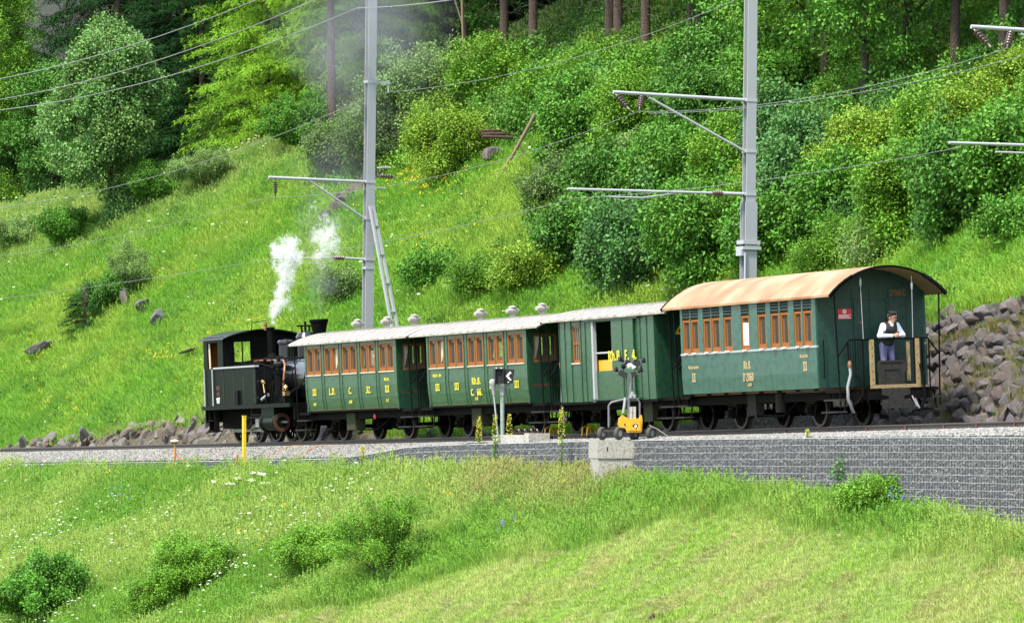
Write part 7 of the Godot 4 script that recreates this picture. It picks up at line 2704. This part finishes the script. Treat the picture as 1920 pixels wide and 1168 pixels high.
func build_grass() -> void:
	var hay := [tuft(34, 0.24, 0.48, 0.013, 0.19, 0.6, 0.10), tuft(34, 0.2, 0.40, 0.014, 0.20, 0.7, 0.0), tuft(24, 0.32, 0.55, 0.011, 0.17, 0.5, 0.55)]
	var low := [tuft(34, 0.05, 0.13, 0.013, 0.13, 0.9, 0.0), tuft(30, 0.07, 0.17, 0.014, 0.13, 0.8, 0.0)]
	var straw := [tuft(22, 0.12, 0.3, 0.012, 0.10, 1.6, 0.0)]
	var hx := [[], [], []]
	var hc := [[], [], []]
	var lx := [[], []]
	var lc := [[], []]
	var sx := [[]]
	var sc := [[]]
	var ux := []
	var uc := []
	var herb := [[], []]
	var hcol := [[], []]
	# front bank
	var s := -17.0
	while s < 70.0:
		var t := -15.0
		while t < -2.5:
			var a := s + rf(-0.06, 0.06)
			var b := t + rf(-0.06, 0.06)
			t += 0.115
			if b > gab_t(a) - 0.16: continue
			var p := ground(a, b)
			if not seen(p + Vector3(0, 0.2, 0)): continue
			var n := nz.get_noise_2d(a * 2.0, b * 2.0)
			var n2 := nz.get_noise_2d(a * 7.0 + 50, b * 7.0)
			var mw := mowed(a, b)
			var sz := rf(0.75, 1.2)
			var bs := Basis(Vector3.UP, rf(0, TAU))
			if rng.randf() < mw:
				if n2 > 0.36 and rng.randf() < 0.35:
					sx[0].append(Transform3D(bs * Basis.from_scale(Vector3(sz * 1.3, sz * 0.5, sz * 1.3)), p))
					sc[0].append(Color(0.46, 0.43, 0.22) * rf(0.7, 1.15))
					continue
				var k := rng.randi() % 2
				lx[k].append(Transform3D(bs * Basis.from_scale(Vector3(sz, sz * (1.0 + maxf(0, n) * 0.9), sz)), p))
				var c := Color(0.225, 0.370, 0.050).lerp(Color(0.34, 0.40, 0.12), clampf(0.35 + n * 1.4, 0, 1)).lerp(Color(0.33, 0.28, 0.13), clampf(n2 * 1.6 - 0.25, 0, 0.5))
				lc[k].append(c * rf(0.85, 1.15))
			elif rng.randf() < 0.80:
				var edge := smoothstep(2.2, 0.4, gab_t(a) - 0.2 - b)
				var k := 0
				var dry := smoothstep(3.0, 10.0, a) * smoothstep(20.0, 12.0, a) * edge
				if rng.randf() < 0.25 + 0.6 * dry: k = 2
				elif rng.randf() < 0.4: k = 1
				hx[k].append(Transform3D(bs * Basis.from_scale(Vector3(sz, sz * (0.85 + 0.35 * n) * (1.0 if a > 0 else 0.8) * (1.0 + edge * (0.8 * exp(-pow((a + 4.8) / 1.3, 2.0)) + 0.7 * maxf(0.0, n2) + 0.25)), sz)), p))
				var c := Color(0.135, 0.285, 0.032).lerp(Color(0.25, 0.36, 0.075), clampf(0.45 + n * 1.5, 0, 1))
				c = c.lerp(Color(0.28, 0.24, 0.10), clampf(dry * 0.75 + n2 * 0.5 - 0.1, 0, 0.75))
				hc[k].append(c * rf(0.85, 1.15))
				if n2 > 0.05 and rng.randf() < (0.16 if a < 12.0 else 0.34):
					var q := rng.randi() % 2
					herb[q].append(Transform3D(bs * Basis.from_scale(Vector3.ONE * rf(0.4, 0.75)), p + Vector3(0, rf(0.08, 0.25), 0)))
					hcol[q].append(Color(0.105, 0.255, 0.03) * rf(0.8, 1.3))
				if a > 16.0 and rng.randf() < 0.012 + 0.13 * smoothstep(0.05, 0.4, nz.get_noise_2d(a * 1.3 + 90, b * 1.3)):
					var us := rf(0.25, 0.55)
					ux.append(Transform3D(Basis(Vector3(1, 0, 0), rf(0, 0.5)) * Basis.from_scale(Vector3.ONE * us), p + Vector3(0, rf(0.35, 0.55), 0)))
		s += 0.115
	# the hillside behind
	s = -12.0
	while s < 112.0:
		var step := 0.145 if s < 40.0 else 0.185
		var t := 2.6
		var tmax := crest(s) + 1.2
		while t < minf(tmax, 25.0):
			var a := s + rf(-0.08, 0.08)
			var b := t + rf(-0.08, 0.08)
			t += step
			var t1 := 2.3 + LEAN * wall_h(a)
			if b < t1 + 0.05: continue
			var n := nz.get_noise_2d(a * 1.5, b * 1.5)
			var n2 := nz.get_noise_2d(a * 5.0 + 50, b * 5.0)
			if a > 35.0 and a < 64.0 and b < t1 + 0.9 + n * 1.3 and rng.randf() < 0.40: continue
			var p := ground(a, b)
			if not seen(p + Vector3(0, 0.2, 0)): continue
			var wood := smoothstep(15.0, 19.0, b + n * 3.0) if a < 64.0 else 0.0
			if rng.randf() < wood * 0.75: continue
			var sz := rf(0.8, 1.25)
			var bs := Basis(Vector3.UP, rf(0, TAU))
			var k := 0
			var r := rng.randf()
			if r < 0.18: k = 2
			elif r < 0.55: k = 1
			hx[k].append(Transform3D(bs * Basis.from_scale(Vector3(sz * 1.2, sz * (0.75 + 0.35 * n), sz * 1.2)), p))
			var top := smoothstep(7.0, 1.0, crest(a) - b)
			var c := Color(0.135, 0.310, 0.026).lerp(Color(0.230, 0.365, 0.045), clampf(0.5 + n * 1.5, 0, 1))
			c = c.lerp(Color(0.29, 0.38, 0.11), top * 0.8).lerp(Color(0.085, 0.225, 0.022), clampf(n2 * 1.7, 0, 0.65))
			hc[k].append(c * rf(0.85, 1.15))
			if rng.randf() < wood * 0.8 + maxf(0.0, n2 - 0.2) * 0.25:
				var q := rng.randi() % 2
				herb[q].append(Transform3D(bs * Basis.from_scale(Vector3.ONE * rf(0.5, 1.0)), p + Vector3(0, rf(0.1, 0.3), 0)))
				hcol[q].append(Color(0.07, 0.18, 0.025) * rf(0.7, 1.3))
			if rng.randf() < 0.002 + 0.15 * top * smoothstep(0.0, 0.3, n) + 0.02 * smoothstep(0.2, 0.5, nz.get_noise_2d(a * 1.1 + 30, b * 1.1)):
				var us := rf(0.35, 0.75)
				ux.append(Transform3D(Basis(Vector3(1, 0, 0), rf(0.1, 0.7)) * Basis.from_scale(Vector3.ONE * us), p + Vector3(0, rf(0.35, 0.6), 0)))
		s += step
	# undergrowth of the wood floor and between the shrubs
	for k in 46000:
		var a := rf(-4.0, 68.0)
		var b := rf(5.5, 26.0)
		if b < 8.0 + maxf(0.0, (a - 8.0) * 0.22) and a < 45.0: continue
		if b < 15.5 and a > 45.0: continue
		var p := ground(a, b)
		if not seen(p): continue
		var q := rng.randi() % 2
		var z := rf(0.6, 1.3)
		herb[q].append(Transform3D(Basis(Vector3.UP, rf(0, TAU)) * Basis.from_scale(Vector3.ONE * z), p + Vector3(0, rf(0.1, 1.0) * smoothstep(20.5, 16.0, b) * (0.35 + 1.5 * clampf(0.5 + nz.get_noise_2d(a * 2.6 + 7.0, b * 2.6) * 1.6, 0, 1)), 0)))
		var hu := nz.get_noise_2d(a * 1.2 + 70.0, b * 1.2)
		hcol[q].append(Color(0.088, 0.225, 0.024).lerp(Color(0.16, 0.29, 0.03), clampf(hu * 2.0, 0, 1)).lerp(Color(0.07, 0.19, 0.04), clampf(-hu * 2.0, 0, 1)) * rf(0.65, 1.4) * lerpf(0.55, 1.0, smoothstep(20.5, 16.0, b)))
	scatter("meadow_grass", "tall green meadow grass on the hillside and the bank", "grass", hay, hx, hc, M.grass)
	scatter("mown_grass", "short mown grass on the lower bank in front", "grass", low, lx, lc, M.grass)
	scatter("straw", "dry cut straw lying on the mown bank", "straw", straw, sx, sc, M.grass)
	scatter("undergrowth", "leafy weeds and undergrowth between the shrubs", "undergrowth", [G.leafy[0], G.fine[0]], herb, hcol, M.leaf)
	tag(many("meadow_flowers", umbel_mesh(), M.flower, ux, uc), "small white umbels scattered through the meadow grass", "flowers", "", "stuff")
	# yellow flowers
	var yx := []
	var ys := mb()
	for k in 7:
		var d := Vector3(rf(-1, 1), rf(0.3, 1.0), rf(-1, 1)).normalized()
		var o := Vector3(rf(-0.07, 0.07), rf(-0.04, 0.06), rf(-0.07, 0.07))
		for j in 2: leaf(ys, o, (d + rdir() * 0.5).normalized(), rdir(), 0.036, 0.032, Color(0.72, 0.58, 0.03) * rf(0.8, 1.1))
	var spots := [[800, 355, 90, 30, 90], [300, 685, 40, 10, 22], [770, 350, 60, 40, 40], [560, 400, 200, 120, 30], [400, 620, 250, 120, 30], [850, 470, 120, 60, 40], [500, 980, 400, 70, 35], [740, 880, 40, 10, 14], [1000, 960, 250, 30, 8], [60, 700, 60, 60, 20], [120, 790, 80, 30, 30]]
	for e in spots:
		for k in e[4]:
			var p := spot(e[0] + rng.randfn() * e[2] * 0.5, clampf(e[1] + rng.randfn() * e[3] * 0.5, 300, 1160))
			if p.length() > 208: continue
			yx.append(Transform3D(Basis(Vector3.UP, rf(0, 6)) * Basis.from_scale(Vector3.ONE * rf(0.6, 1.2)), p + Vector3(0, rf(0.3, 0.5), 0)))
	tag(many("yellow_flowers", ys.commit(), M.flower, yx, []), "small yellow flowers dotted through the meadow", "flowers", "", "stuff")
	# violet flowers by the gabions
	var vx := []
	var vs := mb()
	for k in 8:
		leaf(vs, Vector3(rf(-0.05, 0.05), rf(-0.08, 0.08), rf(-0.05, 0.05)), rdir(), rdir(), 0.035, 0.03, Color(0.16, 0.17, 0.62))
	for e in [[1680, 955, 20], [1600, 925, 12], [945, 1005, 12], [1668, 940, 10], [130, 930, 10], [230, 950, 12]]:
		for k in e[2]:
			var p := spot(e[0] + rng.randfn() * 14, e[1] + rng.randfn() * 10)
			vx.append(Transform3D(Basis.from_scale(Vector3.ONE * rf(0.5, 1.0)), p + Vector3(0, rf(0.25, 0.45), 0)))
	tag(many("violet_flowers", vs.commit(), M.flower, vx, []), "small violet flowers in the grass near the gabions", "flowers", "", "stuff")
	# grass and weeds rooted in the boulder wall
	var wx := []
	var wc := []
	for k in 1300:
		var a := rf(-3.5, 6.5)
		var hh := wall_h(a)
		var f := 1.0 - pow(rng.randf(), 1.8) * 0.85
		if nz.get_noise_2d(a * 6.0, f * 12.0) < 0.05 and f < 0.93: continue
		var p := ground(a, 2.3 + LEAN * hh * f - 0.12)
		wx.append(Transform3D(Basis(Vector3.UP, rf(0, 6)) * Basis.from_scale(Vector3.ONE * rf(0.4, 0.8)), p))
		wc.append(Color(0.16, 0.22, 0.05).lerp(Color(0.26, 0.20, 0.09), rng.randf()) * rf(0.7, 1.1))
	tag(many("wall_weeds", hay[0], M.grass, wx, wc), "dry grass tufts rooted between the boulders of the wall", "grass", "", "stuff")
